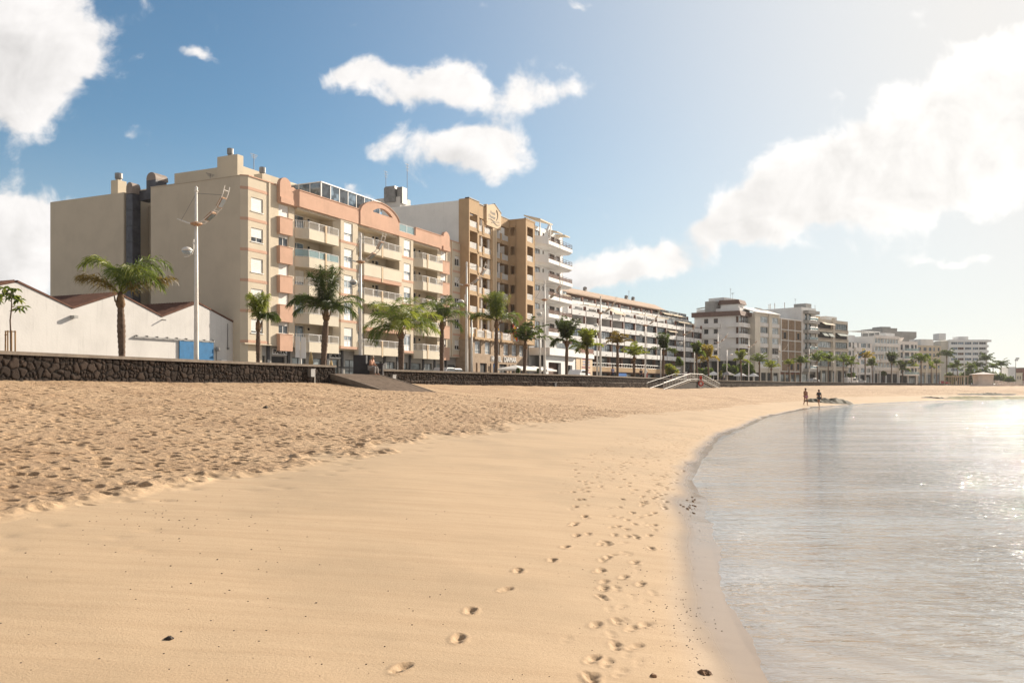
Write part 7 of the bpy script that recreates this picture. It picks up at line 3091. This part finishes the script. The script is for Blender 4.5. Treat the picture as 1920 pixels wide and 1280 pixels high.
def person(label, loc, rz, J, clothes, skin='skin_tan', hair='hair_brown', scale=1.0, long_hair=False):
    """J: joints in metres, the figure faces +y. clothes: list of (part name, material, [joints], extra radius)"""
    t = thing('person', label, 'person', loc, rz)
    t.scale = (scale, scale, scale)
    rad = {'pelvis': .135, 'waist': .115, 'chest': .135, 'neck': .05, 'head': .092, 'crown': .075, 'nose': .022,
           'sl': .06, 'el': .042, 'wl': .028, 'hl': .036, 'sr': .06, 'er': .042, 'wr': .028, 'hr': .036,
           'pl': .095, 'kl': .060, 'al': .040, 'tl': .034, 'pr': .095, 'kr': .060, 'ar': .040, 'tr': .034}
    E = [('pelvis', 'waist'), ('waist', 'chest'), ('chest', 'neck'), ('neck', 'head'), ('head', 'crown'), ('head', 'nose'),
         ('chest', 'sl'), ('sl', 'el'), ('el', 'wl'), ('wl', 'hl'), ('chest', 'sr'), ('sr', 'er'), ('er', 'wr'), ('wr', 'hr'),
         ('pelvis', 'pl'), ('pl', 'kl'), ('kl', 'al'), ('al', 'tl'), ('pelvis', 'pr'), ('pr', 'kr'), ('kr', 'ar'), ('ar', 'tr')]
    J = dict(J)
    hd = Vector(J['head'])
    J.setdefault('crown', tuple(hd + Vector((0, -.01, .085))))
    J.setdefault('nose', tuple(hd + Vector((0, .095, -.005))))
    names = list(rad)
    V = [(J[n], rad[n]) for n in names]
    ed = [(names.index(a), names.index(b)) for a, b in E]
    for s in ('l', 'r'):                      # four fingers and a thumb on each palm
        h, w = Vector(J['h' + s]), Vector(J['w' + s])
        d = (h - w).normalized()
        sd = d.cross(Vector((0, 1, 0)))
        sd = sd.normalized() if sd.length > .1 else Vector((1, 0, 0))
        fw = sd.cross(d)
        for k, (off, ln) in enumerate(((-.027, .062), (-.009, .075), (.009, .070), (.027, .055))):
            a = h + fw * off + d * .025
            b = a + d * ln * .6 + sd * .006
            c = b + d * ln * .4 + sd * .018
            i0 = len(V)
            V += [(tuple(a), .0095), (tuple(b), .0088), (tuple(c), .0078)]
            ed += [(names.index('h' + s), i0), (i0, i0 + 1), (i0 + 1, i0 + 2)]
        a = h - d * .03 - fw * .032
        b = a + d * .03 - fw * .02
        c = b + d * .028
        i0 = len(V)
        V += [(tuple(a), .011), (tuple(b), .010), (tuple(c), .008)]
        ed += [(names.index('h' + s), i0), (i0, i0 + 1), (i0 + 1, i0 + 2)]
    skin_obj('body', V, ed, skin, t, 0, 1)
    for nm, mat, js, ex in clothes:
        vs = [(J[n], rad[n] + ex) if isinstance(n, str) else (tuple(Vector(J[n[0]]).lerp(Vector(J[n[1]]), n[2])), rad[n[1]] + ex) for n in js]
        es = []
        base = {}
        for i, n in enumerate(js):
            key = n if isinstance(n, str) else n[0]
            if i:
                par = None
                if isinstance(n, str):
                    for a, b in E:
                        if b == n and a in base:
                            par = base[a]
                else:
                    par = base.get(n[0])
                es.append((par if par is not None else i - 1, i))
            if isinstance(n, str):
                base[n] = i
        skin_obj(nm, vs, es, mat, t, 0, 1)
    hm = MB()
    h = Vector(J['head'])
    hm.lathe([(.06, -.06), (.098, .0), (.102, .06), (.085, .12), (.04, .155), (.01, .16)], (h.x, h.y - .02, h.z), 12)
    if long_hair:
        hm.tube([(h.x, h.y - .09, h.z + .08), (h.x, h.y - .12, h.z + .12), (h.x, h.y - .13, h.z + .02)], [.05, .055, .03], 8)
    t['base_z'] = 0.0
    hm.build('hair', hair, t, smooth=True)
    return t


def walk(step=.18, arm=.15, sway=.0):
    return {'pelvis': (0, 0, .93), 'waist': (0, 0, 1.10), 'chest': (0, 0, 1.30), 'neck': (0, .01, 1.455), 'head': (0, .02, 1.575),
            'sl': (-.175, 0, 1.385), 'el': (-.24, -arm * .5, 1.12), 'wl': (-.26, .02 - arm * .3, .89), 'hl': (-.262, .04 - arm * .25, .81),
            'sr': (.175, 0, 1.385), 'er': (.24, arm * .4, 1.12), 'wr': (.25, .06 + arm * .9, .91), 'hr': (.25, .09 + arm * .95, .83),
            'pl': (-.085, 0, .88), 'kl': (-.09, step * .9, .49), 'al': (-.085, step * .95, .085), 'tl': (-.09, step * .95 + .14, .035),
            'pr': (.085, 0, .88), 'kr': (.085, -step * .2, .48), 'ar': (.08, -step * 1.25, .13), 'tr': (.085, -step * 1.25 + .12, .045)}


gx, gy, gz = ground(1510.5, 760.0)
person('person in a pink two-piece walking on the firm sand, left one of two', (gx, gy, gz), R(180 + 14), walk(.17, .16),
       [('bikini_top', 'cloth_pink', ['chest', ('chest', 'waist', .35)], .012), ('bikini_bottom', 'cloth_pink', ['pelvis', ('pelvis', 'pl', .8), ('pelvis', 'pr', .8)], .012)], 'skin_dark', 'hair_brown', 1.04, True)
gx, gy, gz = ground(1535.5, 762.0)
J = walk(-.15, -.1)
J['wr'], J['hr'] = (.24, .2, 1.08), (.18, .26, 1.12)
person('person in dark shirt and shorts walking on firm sand, right one of two', (gx, gy, gz), R(180 + 12), J,
       [('shirt', 'cloth_dark', ['pelvis', 'waist', 'chest', 'sl', ('sl', 'el', .6), 'sr', ('sr', 'er', .6)], .02), ('shorts', 'cloth_dark', ['pelvis', 'pl', ('pl', 'kl', .5), 'pr', ('pr', 'kr', .5)], .018)], 'skin_dark', 'hair_brown', 1.02, True)
# seated on the end of the wall by the ramp
J = {'pelvis': (0, 0, .10), 'waist': (0, .02, .27), 'chest': (0, .09, .46), 'neck': (0, .14, .60), 'head': (0, .17, .72),
     'sl': (-.175, .10, .54), 'el': (-.23, .17, .28), 'wl': (-.12, .36, .22), 'hl': (-.06, .41, .21),
     'sr': (.175, .10, .54), 'er': (.23, .18, .28), 'wr': (.10, .37, .24), 'hr': (.04, .42, .235),
     'pl': (-.09, .03, .08), 'kl': (-.12, .44, .10), 'al': (-.11, .50, -.33), 'tl': (-.12, .63, -.39), 'pr': (.09, .03, .08), 'kr': (.13, .43, .11), 'ar': (.13, .42, -.33), 'tr': (.14, .56, -.39)}
sx, sy = (695 - CX) / F * 56.0, 56.0
person('person in a brown top and pale trousers sitting on the wall end beside the ramp', (sx, sy, 1.17), R(-115), J,
       [('shirt', 'skin_tan', ['pelvis', 'waist', 'chest', 'sl', ('sl', 'el', .5), 'sr', ('sr', 'er', .5)], .018), ('trousers', 'cloth_grey', ['pelvis', 'pl', 'kl', 'al', 'pr', 'kr', 'ar'], .022)], 'skin_tan', 'hair_grey', 1.0)
# people on the promenade, seen above the wall
for i, (px, b, rz, top, bot, label) in enumerate(((1149, 14, 25, 'cloth_blue', 'cloth_navy', 'person in pale blue shirt and dark trousers before the long white block'),
                                               (1202, 13, 200, 'cloth_dark', 'cloth_dark', 'person in dark clothes standing left of the sail lamp foot'),
                                               (1211, 10, 190, 'cloth_white', 'buoy_red', 'person in a white top and red shorts beside the sail lamp foot'),
                                               (1022, 10, 90, 'cloth_navy', 'cloth_navy', 'person in black beside the last hotel parasol'),
                                               (1358, 13, 60, 'cloth_grey', 'cloth_dark', 'person in a grey top under the grey parasol'))):
    x, y = behind(px, b)
    person(label, (x, y, GZ), R(rz), walk(.12 + .02 * i, .1), [('shirt', top, ['pelvis', 'waist', 'chest', 'sl', ('sl', 'el', .7), 'sr', ('sr', 'er', .7)], .025), ('trousers', bot, ['pelvis', 'pl', 'kl', ('kl', 'al', .8), 'pr', 'kr', ('kr', 'ar', .8)], .02)],
           'skin_tan', 'hair_brown', 1.06)


# ================================================================ THE AIR
def haze():
    m = D.materials.new('haze_air')
    MATS['haze_air'] = m
    m.use_nodes = True
    g = NG(m.node_tree)
    g.n.remove(g.n['Principled BSDF'])
    v = g.node('ShaderNodeVolumePrincipled')
    v.inputs['Color'].default_value = (0.96, 0.95, 0.94, 1)
    v.inputs['Density'].default_value = 0.00011
    v.inputs['Anisotropy'].default_value = 0.2
    g.l.new(v.outputs[0], g.n['Material Output'].inputs['Volume'])
    b = MB()
    b.box(-800, 1700, -70, 2300, -6, 34)
    o = b.build('haze', 'haze_air')
    o['kind'] = 'stuff'
    o['label'] = 'pale sea haze lying over the bay'


haze()
